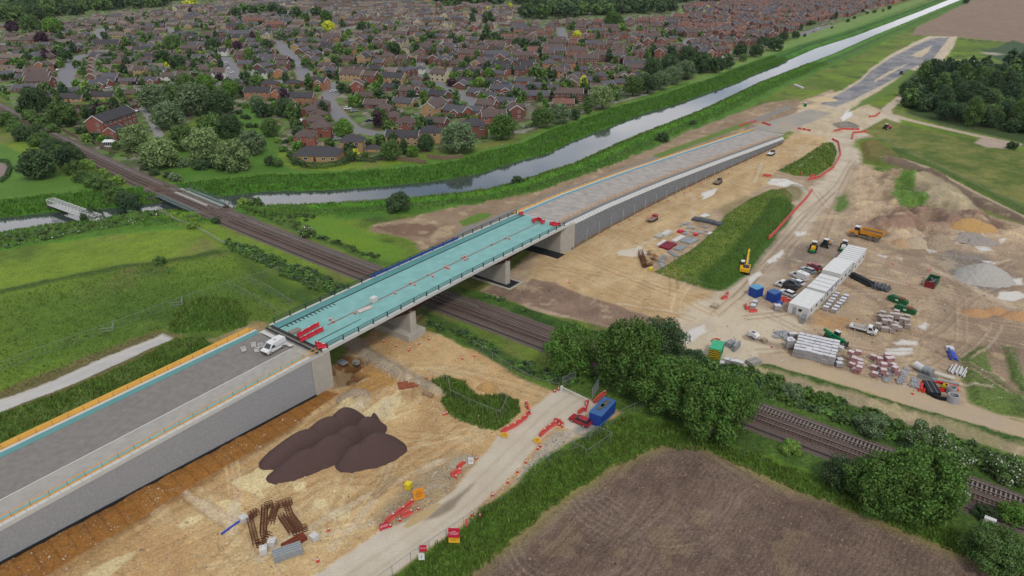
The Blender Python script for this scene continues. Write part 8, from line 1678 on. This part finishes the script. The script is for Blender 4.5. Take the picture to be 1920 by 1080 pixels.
# ================================================================ people
def person(px,py,label,cm,rz=0.0):
    g=G(px,py);J=[(0,0,.95),(0,0,1.2),(0,0,1.42),(0,0,1.52),(0,.02,1.66),(.2,0,1.4),(.27,.02,1.13),(.25,.12,.9),(-.2,0,1.4),(-.27,-.02,1.13),(-.25,.05,.88),(.1,0,.9),(.11,.1,.5),(.11,.12,.06),(.11,.26,.04),(-.1,0,.9),(-.11,-.05,.5),(-.11,-.14,.07),(-.11,-.02,.04)]
    E=[(0,1),(1,2),(2,3),(3,4),(2,5),(5,6),(6,7),(2,8),(8,9),(9,10),(0,11),(11,12),(12,13),(13,14),(0,15),(15,16),(16,17),(17,18)];rad=[.14,.15,.13,.055,.1,.06,.045,.035,.06,.045,.035,.09,.065,.045,.04,.09,.065,.045,.04]
    me=bpy.data.meshes.new('person');me.from_pydata(J,E,[]);o=bpy.data.objects.new('tmp',me);COL.objects.link(o);o.modifiers.new('s','SKIN');sv=me.skin_vertices[0].data
    for i,r in enumerate(rad): sv[i].radius=(r,r*.8);sv[i].use_root=i == 0
    o.modifiers.new('d','SUBSURF').levels=1;dg=bpy.context.evaluated_depsgraph_get();m2=bpy.data.meshes.new_from_object(o.evaluated_get(dg));bpy.data.objects.remove(o)
    for m in (mat('trousers_dark',(50,52,60),.9),cm,mat('skin',(196,150,124),.7),mat('hair_dark',(60,46,38),.9)): m2.materials.append(m)
    for p in m2.polygons: c=p.center;p.material_index=0 if c.z < .98 else (2 if c.z > 1.5 and not (c.z > 1.7 or c.y < -.02) or (abs(c.x) > .2 and c.z < 1.0) else (3 if c.z > 1.6 else 1))
    f=link('person',m2);f.location=(*g,HGT(*g));f.rotation_euler=(0,0,rz);tag(f,label,'person')
person(942,276,'person in a white top walking along the canal path',M_whitep,.9);person(1535,516,'person in a yellow vest standing beside the white cabins',mat('hi_vis',(214,230,60),.6),2.0)

# ---- loose stones over the site soils
def stones(px,n,r0,r1,m,label,world=False):
    P=[G(a,b) for a,b in px];A=np.array(P);x0,y0=A.min(0);x1,y1=A.max(0);x=rng.uniform(x0,x1,n);y=rng.uniform(y0,y1,n);ok=(sdist(P,x,y) > .2) & (fbm(x,y,6,3,33)+fbm(x,y,1.6,2,37)*.6 > -.25);x,y=x[ok],y[ok];n=len(x)
    r=rng.uniform(r0,r1,n)*(1+1.2*(rng.random(n) < .08));ri=np.clip(np.searchsorted(GY,y),1,NR-1);ci=cidx(x/(32+.80*GY[ri]));z=hgt[ri*NC+ci]
    B=np.array([(1,0,0),(-.5,.87,0),(-.5,-.87,0),(.1,.05,.8)]);V=(B[None]+rng.normal(size=(n,4,3))*.22)*r[:,None,None]+np.stack([x,y,z],1)[:,None];I=np.arange(n)[:,None]*4;F=np.concatenate([I+np.array([[0,1,3]]),I+np.array([[1,2,3]]),I+np.array([[2,0,3]])])
    o=link('loose_stones',npmesh('loose_stones',V.reshape(-1,3),F,m));tag(o,label,'stones',kind='stuff')
def stonemat(name,a,b):
    m=mat(name,a,.95,.1,1);n=m.node_tree.nodes;ge=n.new('ShaderNodeNewGeometry');mx_=n.new('ShaderNodeMix');mx_.data_type='RGBA';mx_.inputs[6].default_value=(*C(*a),1);mx_.inputs[7].default_value=(*C(*b),1);m.node_tree.links.new(ge.outputs['Random Per Island'],mx_.inputs[0]);m.node_tree.links.new(mx_.outputs[2],n['Principled BSDF'].inputs['Base Color']);return m
MS1=stonemat('loose_stone',(120,98,72),(226,212,184));MS2=stonemat('loose_grey_stone',(104,98,90),(214,208,196));MS3=stonemat('clods',(78,62,52),(170,152,132))
stones([(0,1080),(600,750),(780,620),(900,670),(1030,740),(950,800),(860,860),(720,990),(560,1110),(0,1110)],16000,.05,.13,MS1,'loose stones on the sandy lower yard')
stones([(1080,480),(1480,262),(1560,250),(1560,300),(1460,345),(1340,400),(1230,500),(1340,550),(1270,610),(1080,560)],8000,.06,.14,MS1,'loose stones on the sand below the far ramp')
stones([(1300,640),(1400,540),(1480,440),(1560,340),(1640,330),(1900,430),(1980,480),(1980,780),(1500,690),(1360,680)],24000,.05,.15,MS2,'rubble and stones scattered over the muddy compound')
stones([(1000,855),(1040,812),(1070,812),(1080,815),(1020,862),(900,960),(870,975)],5000,.05,.16,MS2,'stony strip along the right edge of the haul road')
stones([(690,985),(790,895),(880,850),(900,860),(830,935),(755,985),(720,992)],4000,.05,.15,MS2,'rubble along the near red barrier line')
stones([(630,640),(700,672),(770,712),(820,730),(800,742),(740,715),(680,685),(640,660)],2500,.05,.16,MS2,'broken stone along the dirt bank under the bridge')
stones([(880,1090),(1000,985),(1140,885),(1240,842),(1330,850),(1513,930),(1780,1035),(1913,1085),(1900,1200),(880,1200)],30000,.04,.1,MS3,'clods and stones of the ploughed field')
stones([(910,550),(1000,530),(1080,552),(1200,592),(1265,618),(1258,645),(1150,612),(1000,575)],4000,.06,.16,MS3,'clods on the brown soil strip by the rails')

# ---- the thin summer haze
mb=MB();mb.box((0,1480,40),(6600,3400,96));hz=mb.build('haze',None);hz['kind']='stuff';hz['label']='thin pale haze over the whole view';hz['category']='haze'
hm=bpy.data.materials.new('haze');hm.use_nodes=True;hn_=hm.node_tree;hn_.nodes.clear();ho=hn_.nodes.new('ShaderNodeOutputMaterial');hv=hn_.nodes.new('ShaderNodeVolumePrincipled')
hv.inputs['Color'].default_value=(.86,.92,1,1);hv.inputs['Density'].default_value=.00002;hv.inputs['Anisotropy'].default_value=.2;hn_.links.new(hv.outputs[0],ho.inputs['Volume']);hz.data.materials.clear();hz.data.materials.append(hm)
